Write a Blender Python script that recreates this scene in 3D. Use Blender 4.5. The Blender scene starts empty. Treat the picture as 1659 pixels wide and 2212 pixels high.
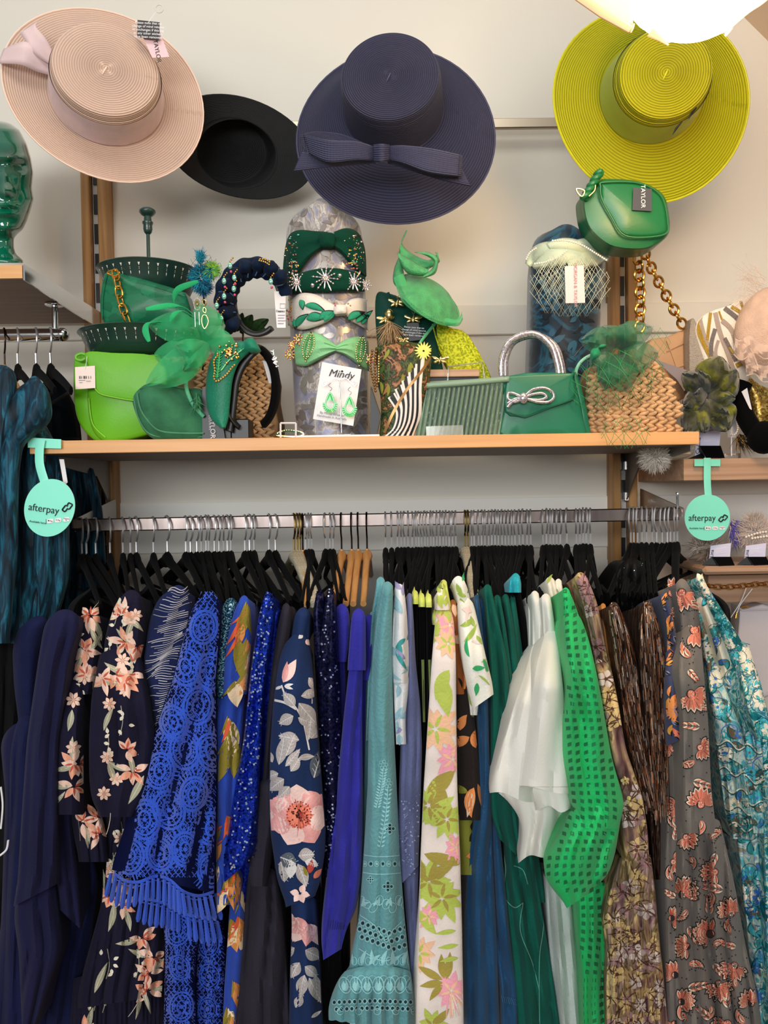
import bpy, math, random
import numpy as np
from mathutils import Vector, Matrix, Euler, noise as mnoise
PI = math.pi
SC = bpy.context.scene
COL = SC.collection
# ---------------------------------------------------------------- camera, world, lights, exposure
F, CX, CY = 1660.0, 829.5, 1106.0
CAMZ = 1.5
R3 = (Matrix.Rotation(math.radians(-0.35), 3, 'Z') @ Matrix.Rotation(math.radians(90 - 1.8), 3, 'X') @ Matrix.Rotation(math.radians(-0.85), 3, 'Z'))
cd = bpy.data.cameras.new('camera'); cam = bpy.data.objects.new('camera', cd); COL.objects.link(cam)
cam.location = (0, 0, CAMZ); cam.rotation_euler = R3.to_euler()
cd.sensor_fit = 'VERTICAL'; cd.sensor_height = 24; cd.lens = 24 * F / 2212; cd.clip_start = .05
SC.camera = cam
SC.view_settings.view_transform = 'Standard'; SC.view_settings.look = 'None'
SC.view_settings.gamma = 1; SC.view_settings.exposure = 0.0
SC.view_settings.use_curve_mapping = False
SC.cycles.max_bounces = 8; SC.cycles.transparent_max_bounces = 16
wd = bpy.data.worlds.new('world'); SC.world = wd; wd.use_nodes = True
nt = wd.node_tree; bg = nt.nodes['Background']
tc = nt.nodes.new('ShaderNodeTexCoord'); sp = nt.nodes.new('ShaderNodeSeparateXYZ'); rp = nt.nodes.new('ShaderNodeValToRGB')
mr = nt.nodes.new('ShaderNodeMapRange'); mr.inputs[1].default_value = -1; mr.inputs[2].default_value = 1
nt.links.new(tc.outputs['Generated'], sp.inputs[0]); nt.links.new(sp.outputs[2], mr.inputs[0]); nt.links.new(mr.outputs[0], rp.inputs[0])
nt.links.new(rp.outputs[0], bg.inputs[0])
e = rp.color_ramp.elements
e[0].position = 0.0; e[0].color = (.20, .18, .17, 1); e[1].position = 1.0; e[1].color = (1.0, .97, .92, 1)
q = e.new(.42); q.color = (.42, .40, .39, 1); q = e.new(.6); q.color = (.75, .74, .73, 1)
bg.inputs[1].default_value = 0.5

def area(name, loc, tgt, sx, sy, power, col):
    l = bpy.data.lights.new(name, 'AREA'); l.shape = 'RECTANGLE'; l.size = sx; l.size_y = sy; l.energy = power; l.color = col
    o = bpy.data.objects.new(name, l); COL.objects.link(o); o.location = loc
    o.rotation_euler = (Vector(tgt) - Vector(loc)).to_track_quat('-Z', 'Y').to_euler()
    return o
area('ceiling_panel_light', (-.2, .55, 3.0), (0, 1.7, 1.6), 1.5, .4, 8, (1, .97, .92))
area('shop_window_light', (-.7, -1.8, 1.95), (0, 1.6, 1.1), 2.2, .8, 66, (.97, .985, 1))
pl = bpy.data.lights.new('warm_lamp_light', 'POINT'); pl.energy = 10; pl.color = (1, .58, .24); pl.shadow_soft_size = .09
po = bpy.data.objects.new('warm_lamp_light', pl); COL.objects.link(po); po.location = (.50, .92, 2.02)

# ---------------------------------------------------------------- pixel ray -> point at a distance, mesh helpers
RM = np.array(R3)
def Pn(px, py, Y):
    px = np.asarray(px, float); py = np.asarray(py, float); Y = np.asarray(Y, float) + 0 * px
    d = np.stack([(px - CX) / F, -(py - CY) / F, -np.ones_like(px)], -1) @ RM.T
    t = Y / d[..., 1]
    o = d * t[..., None]; o[..., 2] += CAMZ
    return o
def P(px, py, Y): return Vector(Pn(px, py, Y))
S_ = lambda px, Y: px * Y / F            # length of a pixel span at distance Y
def lin(h):
    if isinstance(h, str): h = [int(h[i:i + 2], 16) for i in (0, 2, 4)]
    c = [x / 255 for x in h]
    return tuple(x / 12.92 if x <= .04045 else ((x + .055) / 1.055) ** 2.4 for x in c) + (1,)
MC = {}
def M(key, col='888888', rough=.6, metal=0, bump=None, var=None, sheen=0, alpha=1, trans=0, coat=0, emit=0, spec=.5, sss=0, tcol=None):
    if key in MC: return MC[key]
    m = bpy.data.materials.new(key); m.use_nodes = True; t = m.node_tree; b = t.nodes['Principled BSDF']
    c = lin(col); b.inputs['Base Color'].default_value = c; b.inputs['Roughness'].default_value = rough
    b.inputs['Metallic'].default_value = metal; b.inputs['Alpha'].default_value = alpha
    b.inputs['Transmission Weight'].default_value = trans; b.inputs['Coat Weight'].default_value = coat
    b.inputs['Sheen Weight'].default_value = sheen; b.inputs['Specular IOR Level'].default_value = spec
    if emit: b.inputs['Emission Color'].default_value = c; b.inputs['Emission Strength'].default_value = emit
    if sss: b.inputs['Subsurface Weight'].default_value = sss; b.inputs['Subsurface Scale'].default_value = .01
    tx = t.nodes.new('ShaderNodeTexCoord')
    if var:                                        # (scale, amount, stretch)
        n = t.nodes.new('ShaderNodeTexNoise'); n.inputs['Scale'].default_value = var[0]; n.inputs['Detail'].default_value = 4
        mp = t.nodes.new('ShaderNodeMapping'); mp.inputs['Scale'].default_value = var[2] if len(var) > 2 else (1, 1, 1)
        t.links.new(tx.outputs['Object'], mp.inputs[0]); t.links.new(mp.outputs[0], n.inputs[0])
        r = t.nodes.new('ShaderNodeValToRGB'); r.color_ramp.elements[0].position = .35; r.color_ramp.elements[1].position = .65
        a = var[1]; c2 = lin(tcol) if tcol else tuple(min(1, x * (1 + a)) for x in c[:3]) + (1,)
        r.color_ramp.elements[0].color = tuple(x * (1 - a) for x in c[:3]) + (1,) if not tcol else c
        r.color_ramp.elements[1].color = c2
        t.links.new(n.outputs[0], r.inputs[0]); t.links.new(r.outputs[0], b.inputs['Base Color'])
    if bump:                                       # (scale, strength, stretch)
        n = t.nodes.new('ShaderNodeTexNoise'); n.inputs['Scale'].default_value = bump[0]; n.inputs['Detail'].default_value = 3
        mp = t.nodes.new('ShaderNodeMapping'); mp.inputs['Scale'].default_value = bump[2] if len(bump) > 2 else (1, 1, 1)
        t.links.new(tx.outputs['Object'], mp.inputs[0]); t.links.new(mp.outputs[0], n.inputs[0])
        bn = t.nodes.new('ShaderNodeBump'); bn.inputs['Strength'].default_value = bump[1]; bn.inputs['Distance'].default_value = .004
        t.links.new(n.outputs[0], bn.inputs['Height']); t.links.new(bn.outputs[0], b.inputs['Normal'])
    MC[key] = m
    return m
def cloth(key, col, sheen=.15, rough=.8, **k):
    k.setdefault('bump', (260, .25)); k.setdefault('var', (14, .12))
    lum = sum(lin(col)[:3]) / 3
    if lum < .06: sheen = min(sheen, .03); k.setdefault('spec', .12)
    elif lum < .2: sheen = min(sheen, .1); k.setdefault('spec', .25)
    return M(key, col, rough=rough, sheen=sheen, **k)
def straw(key, col, dark, pitch=.0042, rough=.5, stitch=900, bs=.7):
    m = M(key, col, rough=rough); t = m.node_tree; b = t.nodes['Principled BSDF']
    uv = t.nodes.new('ShaderNodeUVMap'); s = t.nodes.new('ShaderNodeSeparateXYZ'); t.links.new(uv.outputs[0], s.inputs[0])
    def sine(sock, k):
        a = t.nodes.new('ShaderNodeMath'); a.operation = 'MULTIPLY'; a.inputs[1].default_value = k; t.links.new(sock, a.inputs[0])
        c = t.nodes.new('ShaderNodeMath'); c.operation = 'SINE'; t.links.new(a.outputs[0], c.inputs[0]); return c.outputs[0]
    w = sine(s.outputs[1], 2 * PI / pitch); x = sine(s.outputs[0], stitch)
    ad = t.nodes.new('ShaderNodeMath'); ad.operation = 'MULTIPLY_ADD'; ad.inputs[1].default_value = .22
    t.links.new(x, ad.inputs[0]); t.links.new(w, ad.inputs[2])
    mr = t.nodes.new('ShaderNodeMapRange'); mr.inputs[1].default_value = -1.1; mr.inputs[2].default_value = .2; t.links.new(ad.outputs[0], mr.inputs[0])
    mx = t.nodes.new('ShaderNodeMix'); mx.data_type = 'RGBA'; mx.inputs['A'].default_value = lin(dark); mx.inputs['B'].default_value = lin(col)
    t.links.new(mr.outputs[0], mx.inputs['Factor']); t.links.new(mx.outputs['Result'], b.inputs['Base Color'])
    bn = t.nodes.new('ShaderNodeBump'); bn.inputs['Strength'].default_value = bs; bn.inputs['Distance'].default_value = .0015
    t.links.new(ad.outputs[0], bn.inputs['Height']); t.links.new(bn.outputs[0], b.inputs['Normal'])
    return m
def wood(key, c1, c2, stretch=(1.2, 30, 30), rough=.45, scale=3):
    m = M(key, c1, rough=rough); t = m.node_tree; b = t.nodes['Principled BSDF']
    tx = t.nodes.new('ShaderNodeTexCoord'); mp = t.nodes.new('ShaderNodeMapping'); mp.inputs['Scale'].default_value = stretch
    n = t.nodes.new('ShaderNodeTexNoise'); n.inputs['Scale'].default_value = scale; n.inputs['Detail'].default_value = 8; n.inputs['Distortion'].default_value = .6
    r = t.nodes.new('ShaderNodeValToRGB'); r.color_ramp.elements[0].position = .34; r.color_ramp.elements[1].position = .66
    r.color_ramp.elements[0].color = lin(c2); r.color_ramp.elements[1].color = lin(c1)
    t.links.new(tx.outputs['Object'], mp.inputs[0]); t.links.new(mp.outputs[0], n.inputs[0]); t.links.new(n.outputs[0], r.inputs[0])
    t.links.new(r.outputs[0], b.inputs['Base Color'])
    return m
def ramp_mat(key, stops, scale=20, stretch=(1, 1, 1), rough=.6, metal=0, detail=4, dist=0, sheen=0, bump=0, kind='noise', constant=False, coat=0, spec=.25):
    """noise or voronoi driven colours: stops = [(pos, hex), ...]"""
    if key in MC: return MC[key]
    m = M(key, 'ffffff', rough=rough, metal=metal, sheen=sheen, coat=coat, spec=spec); t = m.node_tree; b = t.nodes['Principled BSDF']
    tx = t.nodes.new('ShaderNodeTexCoord'); mp = t.nodes.new('ShaderNodeMapping'); mp.inputs['Scale'].default_value = stretch
    t.links.new(tx.outputs['Object'], mp.inputs[0])
    if kind == 'noise':
        n = t.nodes.new('ShaderNodeTexNoise'); n.inputs['Detail'].default_value = detail; n.inputs['Distortion'].default_value = dist; out = n.outputs[0]
    else:
        n = t.nodes.new('ShaderNodeTexVoronoi'); sx = t.nodes.new('ShaderNodeSeparateXYZ'); t.links.new(n.outputs['Color'], sx.inputs[0]); out = sx.outputs[0]
    n.inputs['Scale'].default_value = scale; t.links.new(mp.outputs[0], n.inputs[0])
    r = t.nodes.new('ShaderNodeValToRGB'); e = r.color_ramp.elements
    if constant: r.color_ramp.interpolation = 'CONSTANT'
    e[0].position = stops[0][0]; e[0].color = lin(stops[0][1]); e[1].position = stops[-1][0]; e[1].color = lin(stops[-1][1])
    for p, c in stops[1:-1]: x = e.new(p); x.color = lin(c)
    t.links.new(out, r.inputs[0]); t.links.new(r.outputs[0], b.inputs['Base Color'])
    if bump:
        bn = t.nodes.new('ShaderNodeBump'); bn.inputs['Strength'].default_value = bump; bn.inputs['Distance'].default_value = .003
        t.links.new(out, bn.inputs['Height']); t.links.new(bn.outputs[0], b.inputs['Normal'])
    return m

class MB:
    def __init__(s): s.v = []; s.f = []; s.m = []; s.uv = []; s.mats = []
    def mi(s, m):
        if m not in s.mats: s.mats.append(m)
        return s.mats.index(m)
    def grid(s, A, m, cu=False, cv=False, uv=None):
        """A: (nv, nu, 3) points; cu closes around, cv closes along"""
        A = np.asarray(A, float); nv, nu = A.shape[:2]; b = len(s.v); k = s.mi(m)
        s.v.extend(map(tuple, A.reshape(-1, 3)))
        s.uv.extend(map(tuple, (np.zeros((nv * nu, 2)) if uv is None else np.asarray(uv).reshape(-1, 2))))
        for i in range(nv if cv else nv - 1):
            r0 = b + i * nu; r1 = b + ((i + 1) % nv) * nu
            for j in range(nu if cu else nu - 1):
                j2 = (j + 1) % nu
                s.f.append((r0 + j, r0 + j2, r1 + j2, r1 + j)); s.m.append(k)
    def fan(s, ring, c, m):
        b = len(s.v); k = s.mi(m); n = len(ring)
        s.v.extend(map(tuple, ring)); s.v.append(tuple(c)); s.uv.extend([(0, 0)] * (n + 1))
        for i in range(n): s.f.append((b + i, b + (i + 1) % n, b + n)); s.m.append(k)
    def poly(s, ring, m):
        b = len(s.v); s.v.extend(map(tuple, ring)); s.uv.extend([(0, 0)] * len(ring)); s.f.append(tuple(range(b, b + len(ring)))); s.m.append(s.mi(m))
    def box(s, c, d, m, rot=None, r=0):
        """box with centre c, size d, chamfer r"""
        hx, hy, hz = [x / 2 for x in d]; r = min(r, hx * .9, hy * .9, hz * .9)
        rot = rot or Matrix.Identity(3); c = Vector(c)
        def ring(z, k): return [c + rot @ Vector((x, y, z)) for x, y in
            [(-hx + k, -hy), (hx - k, -hy), (hx, -hy + k), (hx, hy - k), (hx - k, hy), (-hx + k, hy), (-hx, hy - k), (-hx, -hy + k)]]
        def ring2(z): return [c + rot @ Vector((x, y, z)) for x, y in
            [(-hx + r, -hy + r), (hx - r, -hy + r), (hx - r, -hy + r), (hx - r, hy - r), (hx - r, hy - r), (-hx + r, hy - r), (-hx + r, hy - r), (-hx + r, -hy + r)]]
        if r <= 0:
            a = [c + rot @ Vector((x, y, -hz)) for x, y in ((-hx, -hy), (hx, -hy), (hx, hy), (-hx, hy))]
            b = [p + rot @ Vector((0, 0, 2 * hz)) for p in a]
            for q in ([a[0], a[1], b[1], b[0]], [a[1], a[2], b[2], b[1]], [a[2], a[3], b[3], b[2]], [a[3], a[0], b[0], b[3]], b, a[::-1]): s.poly(q, m)
            return
        rs = [ring2(-hz), ring(-hz + r, r), ring(hz - r, r), ring2(hz)]
        s.grid([[tuple(p) for p in q] for q in rs], m, cu=True)
        t = rs[3]; s.poly([t[0], t[1], t[3], t[5]], m); t = rs[0]; s.poly([t[5], t[3], t[1], t[0]], m)
    def tube(s, pts, r, m, n=8, closed=False, cap=True, flat=1.0, up=None):
        pts = [Vector(p) for p in pts]; N = len(pts)
        rr = r if isinstance(r, (list, tuple, np.ndarray)) else [r] * N
        rows = []; pn = None
        for i, p in enumerate(pts):
            a = pts[(i - 1) % N] if (i or closed) else p; b = pts[(i + 1) % N] if (i < N - 1 or closed) else p
            t = (b - a).normalized() if (b - a).length > 1e-9 else Vector((0, 0, 1))
            if pn is None:
                u = Vector(up) if up else (Vector((0, 0, 1)) if abs(t.z) < .9 else Vector((0, 1, 0)))
                pn = (u - t * u.dot(t)).normalized()
            else:
                if up: pn = Vector(up)
                q = pn - t * pn.dot(t); pn = q.normalized() if q.length > 1e-9 else pn
            bn = t.cross(pn)
            rows.append([tuple(p + pn * (math.cos(2 * PI * k / n) * rr[i]) + bn * (math.sin(2 * PI * k / n) * rr[i] * flat)) for k in range(n)])
        s.grid(rows, m, cu=True, cv=closed)
        if cap and not closed:
            s.fan(rows[0], pts[0], m); s.fan(rows[-1], pts[-1], m)
    def lathe(s, prof, m, n=24, mat=None, c=(0, 0, 0)):
        """prof = [(r, z)...] round local z"""
        mat = mat or Matrix.Identity(3); c = Vector(c)
        s.grid([[tuple(c + mat @ Vector((r * math.cos(2 * PI * k / n), r * math.sin(2 * PI * k / n), z))) for k in range(n)] for r, z in prof], m, cu=True)
    def ball(s, c, r, m, n=8, k=5, rot=None):
        r = (r, r, r) if not isinstance(r, (tuple, list)) else r; c = Vector(c); rot = rot or Matrix.Identity(3)
        s.grid([[tuple(c + rot @ Vector((r[0] * math.sin(PI * i / k) * math.cos(2 * PI * j / n), r[1] * math.sin(PI * i / k) * math.sin(2 * PI * j / n), r[2] * math.cos(PI * i / k)))) for j in range(n)] for i in range(k + 1)], m, cu=True)
    def prism(s, ring, dvec, m, m2=None):
        d = Vector(dvec); a = [Vector(p) for p in ring]; b = [p + d for p in a]
        s.poly(a, m); s.poly(b[::-1], m2 or m)
        s.grid([[tuple(p) for p in a + a[:1]], [tuple(p) for p in b + b[:1]]], m2 or m)
    def build(s, name, parent=None, smooth=True, loc=None, solid=0, sub=0):
        if not s.v: s.v = [(0, 0, 0)]
        V = np.array(s.v, float); parent = subof(name, parent)
        base = wl(parent) if parent else Vector((0, 0, 0))
        if parent: off = base; oloc = (0, 0, 0)
        else:
            c = loc or ((V[:, 0].min() + V[:, 0].max()) / 2, (V[:, 1].min() + V[:, 1].max()) / 2, V[:, 2].min())
            off = Vector(c); oloc = c
        V = V - np.array(off)
        me = bpy.data.meshes.new(name); me.from_pydata(V.tolist(), [], s.f)
        for m in s.mats: me.materials.append(m)
        me.polygons.foreach_set('material_index', s.m)
        me.polygons.foreach_set('use_smooth', [smooth] * len(s.f))
        U = np.array(s.uv, float)
        if U.any():
            ul = me.uv_layers.new(name='UVMap'); li = np.zeros(len(me.loops), int); me.loops.foreach_get('vertex_index', li)
            ul.data.foreach_set('uv', U[li].ravel())
        me.update(); me.validate()
        o = bpy.data.objects.new(name, me); COL.objects.link(o); o.location = oloc
        if parent: o.parent = parent
        if smooth and len(me.polygons) < 60000:
            try: me.set_sharp_from_angle(angle=math.radians(50))
            except Exception: pass
        if solid: md = o.modifiers.new('thick', 'SOLIDIFY'); md.thickness = solid; md.offset = 0
        if sub: md = o.modifiers.new('sub', 'SUBSURF'); md.levels = sub; md.render_levels = sub
        return o
SUB = {'beadwork': ('satin_cover', 'left_wing'), 'piping': ('flap', 'front_panel', 'body'), 'barcode': ('card',), 'print': ('card',), 'stones': ('velvet_cover',), 'loop_logo': ('disc',), 'pill': ('disc',), 'divider': ('disc',),
    'lettering': ('card', 'disc', 'black_card'), 'flap_edge': ('flap',), 'care_label': ('band',), 'chain_ring': ('body',), 'tassel': ('body',), 'bee_charms': ('body',), 'quilting': ('body',), 'edging': ('body',), 'elastic_cord': ('ribbon_band',), 'crystal_stud': ('band',), 'starburst': ('band',)}
def subof(name, parent):
    if parent is not None and name in SUB:
        for k in SUB[name]:
            for c in parent.children:
                if c.name.split('.')[0] == k: return c
    return parent
def wl(o):
    v = Vector((0, 0, 0))
    while o is not None: v += o.location; o = o.parent
    return v
def tag(o, label, cat, group=None):
    o['label'] = label; o['category'] = cat
    if group: o['group'] = group
    return o
def thing(name, label, cat, loc, group=None):
    o = bpy.data.objects.new(name, None); o.empty_display_size = .02; COL.objects.link(o); o.location = loc
    return tag(o, label, cat, group)
def struct(o): o['kind'] = 'structure'; return o
def dup(root, loc, rz=0, label=None, group=None):
    r = root.copy(); COL.objects.link(r); r.location = loc; r.rotation_euler = (0, 0, rz)
    if label: r['label'] = label
    if group: r['group'] = group
    for ch in list(root.children):
        c = ch.copy(); COL.objects.link(c); c.parent = r
        for g in ch.children: d = g.copy(); COL.objects.link(d); d.parent = c
    return r
def cr(pts, n=8, closed=False):
    """Catmull-Rom through pts (any dimension)"""
    A = np.array(pts, float); N = len(A); out = []
    rng = range(N if closed else N - 1)
    for i in rng:
        if closed: p0, p1, p2, p3 = A[(i - 1) % N], A[i], A[(i + 1) % N], A[(i + 2) % N]
        else: p0, p1, p2, p3 = A[max(i - 1, 0)], A[i], A[i + 1], A[min(i + 2, N - 1)]
        for k in range(n):
            t = k / n
            out.append(.5 * ((2 * p1) + (-p0 + p2) * t + (2 * p0 - 5 * p1 + 4 * p2 - p3) * t * t + (-p0 + 3 * p1 - 3 * p2 + p3) * t ** 3))
    if not closed: out.append(A[-1])
    return np.array(out)
def pxs(pts, Y): return [tuple(x) for x in Pn(np.array(pts)[:, 0], np.array(pts)[:, 1], Y)]
def pillow(mb, out, Y, thick, m, bulge=.012, edge=.006, zmin=None, n=5, back=.3, mside=None, sm=True, cen=None, wave=None):
    """a stuffed, rounded solid whose front outline is drawn by picture points at distance Y and which reaches `thick` metres back"""
    O = cr(out, n, True) if sm else np.array(out, float)
    c = np.array(cen if cen else O.mean(0)); W = Pn(O[:, 0], O[:, 1], Y + edge); rows = []; C = Pn(c[0], c[1], Y)
    def lim(A):
        if zmin is not None: A[:, 2] = np.maximum(A[:, 2], zmin)
        return A
    D = np.array([0, 1, 0.])
    Wc = W.mean(0)
    for k, dy in ((.9, thick), (1, thick - edge), (1, edge), (1, 0.)): rows.append(lim((W - Wc) * k + Wc + D * dy))
    for k in (.985, .95, .88, .76, .6, .42, .22, .02):
        q = c + (O - c) * k; yy = Y - bulge * (1 - k ** 2.2) + (edge * .3 if k > .97 else 0)
        if wave is not None: yy = yy + wave(q)
        rows.append(lim(Pn(q[:, 0], q[:, 1], yy)))
    mb.grid(rows, m, cu=True)
    b = rows[0]; mb.fan(b, b.mean(0), mside or m); mb.fan(rows[-1], rows[-1].mean(0), m)
def ribbon(mb, A, B, m, nseg=1):
    """sheet between two 3-D lines A and B"""
    A = np.array(A, float); B = np.array(B, float)
    mb.grid([A * (1 - t) + B * t for t in np.linspace(0, 1, nseg + 1)], m)
def pline(mb, pts, Y, w, m, th=.0012, n=1):
    """a soft tape following picture points, w pixels wide, at distance Y (number or list)"""
    A = np.array(pts, float); Y = np.asarray(Y, float) + np.zeros(len(A)); T = np.gradient(A, axis=0); T /= np.linalg.norm(T, axis=1)[:, None] + 1e-9
    N = np.stack([-T[:, 1], T[:, 0]], 1); w = (np.asarray(w, float) + np.zeros(len(A)))[:, None] / 2
    L = A + N * w; Rr = A - N * w; th2 = th
    front = [Pn(*(L * (1 - t) + Rr * t).T, Y - th2 * math.sin(PI * t) ** .5) for t in (0, .12, .3, .5, .7, .88, 1)]
    back = [Pn(*(L * (1 - t) + Rr * t).T, Y + th2) for t in (1, .5, 0)]
    mb.grid(np.transpose(np.array(front + back), (1, 0, 2)), m, cu=True)
def text(name, s, c, size, m, parent, rz=0, ext=.0002, align='CENTER', tilt=0, ry=0, sx=1, shear=0):
    """raised lettering facing the shop, centred at c"""
    cu = bpy.data.curves.new(name, 'FONT'); cu.body = s; cu.size = size; cu.extrude = ext; cu.align_x = align; cu.align_y = 'CENTER'; cu.shear = shear
    t = bpy.data.objects.new('tmp', cu); COL.objects.link(t)
    dg = bpy.context.evaluated_depsgraph_get(); me = bpy.data.meshes.new_from_object(t.evaluated_get(dg)); bpy.data.objects.remove(t)
    R = Matrix.Rotation(ry, 4, 'Z') @ Matrix.Rotation(tilt, 4, 'X') @ Matrix.Rotation(rz, 4, 'Y') @ Matrix.Rotation(PI / 2, 4, 'X') @ Matrix.Diagonal((sx, 1, 1, 1))
    me.transform(R); me.materials.clear(); me.materials.append(m)
    parent = subof(name, parent); o = bpy.data.objects.new(name, me); COL.objects.link(o); o.location = Vector(c) - (wl(parent) if parent else Vector())
    o.parent = parent
    return o
rnd = random.Random(7)
# ---------------------------------------------------------------- shared materials
m_wall = M('wall_paint', 'ded8cb', rough=.75, var=(1.5, .03))
m_chrome = M('chrome', 'd8d8da', rough=.12, metal=1)
m_hook = M('hook_steel', 'f2f2f4', rough=.28, metal=.85)
m_steel = M('brushed_rail_steel', '9a8d88', rough=.25, metal=1, var=(3, .35, (6, 1, 1)))
m_gold = M('gold', 'e0a54a', rough=.2, metal=1)
m_palegold = M('pale_gold', 'e0c684', rough=.25, metal=1)
m_bar = M('satin_chrome', 'b5a894', rough=.3, metal=.9)
m_silver = M('silver', 'e6e2e0', rough=.2, metal=1)
m_oak = wood('oak_edge', 'e2ab70', 'd39a5e', (1.0, 25, 25))
m_oakpost = wood('oak_post', 'b98a52', '8f6433', (18, 18, .9))
m_oakshelf = wood('pale_oak', 'c7a184', 'a98467', (1.0, 30, 30))
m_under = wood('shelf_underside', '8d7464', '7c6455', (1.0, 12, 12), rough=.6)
m_black = M('black_plastic', '0c0c0d', rough=.4)
m_white = M('white_card', 'f2eeee', rough=.6)
m_ink = M('black_ink', '101418', rough=.6)
m_pinkcard = M('pink_card', 'e9c3c5', rough=.6)
m_aqua = M('aqua_card', '86ecd0', rough=.45)
m_vel = M('black_velvet', '050506', rough=.9, sheen=.02, spec=.08)
m_acr = M('clear_acrylic', 'f4f6f6', rough=.03, trans=.95, alpha=1)
m_pearl = M('pearl', 'efe6d6', rough=.2, coat=.6)
m_crystal = ramp_mat('crystal_stones', [(0, 'c8b8b0'), (.4, 'f6f2ee'), (.7, 'b8a8c8'), (1, 'ffffff')], scale=420, rough=.15, metal=.8, kind='voronoi', bump=.8)
ZS = Pn(829, 942, 1.376)[2]          # top of the long shelf
YW = 1.79
# ---------------------------------------------------------------- the room
mb = MB(); mb.box((0, YW + .05, 1.5), (5.2, .1, 3.8), m_wall); struct(mb.build('wall_back', smooth=False))
mb = MB(); mb.box((0, 0, -.45), (5.2, 4.4, .1), wood('floor_boards', '9a7a58', '7d5f41', (1, 8, 8))); struct(mb.build('floor', smooth=False))
# raked ceiling that cuts the top right corner of the wall
a = P(1545, -25, YW); b = P(1700, 130, YW)
mb = MB(); u = (b - a).normalized(); a2 = a - u * .5; b2 = b + u * .8
m_ceil = M('ceiling_paint', 'cdb59b', rough=.8)
ring = [a2 + Vector((0, -.02, 0)), b2 + Vector((0, -.02, 0)), b2 + Vector((0, -1.6, .0)), a2 + Vector((0, -1.6, 0))]
n_ = Vector((u.z, 0, -u.x)).normalized(); n_ = n_ if n_.z > 0 else -n_
mb.box((a2 + b2) / 2 + n_ * .06 + Vector((0, -.16, 0)), ((b2 - a2).length, .34, .12), m_ceil, Matrix((u, (0, 1, 0), Vector(u).cross(Vector((0, 1, 0))))).transposed())
struct(mb.build('ceiling', smooth=False))
# batten along the wall and faint board joints
def wallbar(py0, py1, d, name, m=m_wall, x0=-200, x1=1860):
    z0 = (P(500, py1, YW).z + P(1200, py1, YW).z) / 2; z1 = (P(500, py0, YW).z + P(1200, py0, YW).z) / 2
    mb = MB(); mb.box((0, YW - d / 2, (z0 + z1) / 2), (5.0, d, z1 - z0), m, r=.002); return struct(mb.build(name, smooth=False))
wallbar(664, 728, .014, 'trim_1')
wallbar(1078, 1188, .006, 'trim_2', M('wall_paint_lower', 'e9e6dd', rough=.7))
wallbar(1215, 1750, .006, 'trim_3', MC['wall_paint_lower'])
# chrome bar across the bay
r = thing('chrome_crossbar', 'flat chrome bar high on the wall behind the navy and lime hats', 'rail', P(1100, 268, YW - .045))
mb = MB(); zc = P(1100, 268, YW - .045).z
mb.box((P(940, 268, YW - .045).x, YW - .045, zc), (S_(830, YW), .012, .022), m_bar, r=.002); mb.build('bar', r, smooth=False)
for px in (540, 1330):
    mb = MB(); mb.box((P(px, 268, YW - .02).x, YW - .022, zc), (.02, .05, .02), m_chrome, r=.002); mb.build('bracket', r, smooth=False)

# ---------------------------------------------------------------- slotted oak posts
def post(px_slot, label):
    x = P(px_slot, 800, 1.755).x
    r = thing('slotted_post', label, 'post', (x, 1.76, .2), 'oak posts holding the shelf')
    for s in (-1, 1):
        mb = MB(); mb.box((x + s * .0185, 1.765, 1.12), (.019, .05, 2.44), m_oakpost, r=.002); mb.build('wooden_strip', r, smooth=False)
    mb = MB(); mb.box((x, 1.775, 1.12), (.016, .03, 2.44), M('slot_channel', 'b8b4ae', rough=.5, metal=.3)); mb.build('channel', r, smooth=False)
    mb = MB(); z = .3
    while z < 2.28:
        mb.box((x, 1.7585, z), (.0105, .004, .044), m_black); z += .066
    s = mb.build('slot_grooves', r, smooth=False)
    return r, x
pl_, XL = post(216, 'slotted oak post left of the bay, behind the two-tier stand')
pr_, XR = post(1345, 'slotted oak post right of the bay, under the green crossbody bag')

# ---------------------------------------------------------------- the long shelf
X0, X1 = P(64, 950, 1.376).x, P(1510, 935, 1.376).x
r = thing('wall_shelf', 'long oak-edged shelf across the bay holding the green bags', 'shelf', ((X0 + X1) / 2, 1.56, ZS - .023))
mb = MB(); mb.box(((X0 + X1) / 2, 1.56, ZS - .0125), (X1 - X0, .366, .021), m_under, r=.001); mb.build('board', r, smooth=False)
mb = MB(); mb.box(((X0 + X1) / 2, 1.377, ZS - .0115), (X1 - X0, .006, .023), m_oak, r=.001); mb.build('front_edge', r, smooth=False)
mb = MB(); mb.box(((X0 + X1) / 2, 1.562, ZS - .001), (X1 - X0 - .002, .362, .002), m_oak); mb.build('top_veneer', r, smooth=False)
def bracket(x, name, label, tipz):
    r = thing(name, label, 'bracket', (x, 1.745, ZS - .09), 'steel brackets under the shelf')
    mb = MB(); ring = [(x, 1.38, ZS - .024), (x, 1.38, ZS - .034), (x, 1.66, ZS - .058), (x, 1.70, ZS - .09), (x, 1.745, ZS - .13), (x, 1.745, ZS - .024)]
    mb.prism([Vector(p) - Vector((.002, 0, 0)) for p in ring], (.004, 0, 0), M('bracket_steel', '8d8782', rough=.35, metal=.8)); mb.build('arm', r, smooth=False)
    for z in (ZS - .05, ZS - .12):
        mb = MB(); mb.box((x, 1.752, z), (.012, .02, .022), m_chrome, r=.002); mb.build('hook', r, smooth=False)
bracket(X0 + .012, 'shelf_bracket', 'grey steel bracket under the left end of the long shelf', 0)
bracket(X1 - .012, 'shelf_bracket', 'grey steel bracket under the right end of the long shelf', 0)

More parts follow.
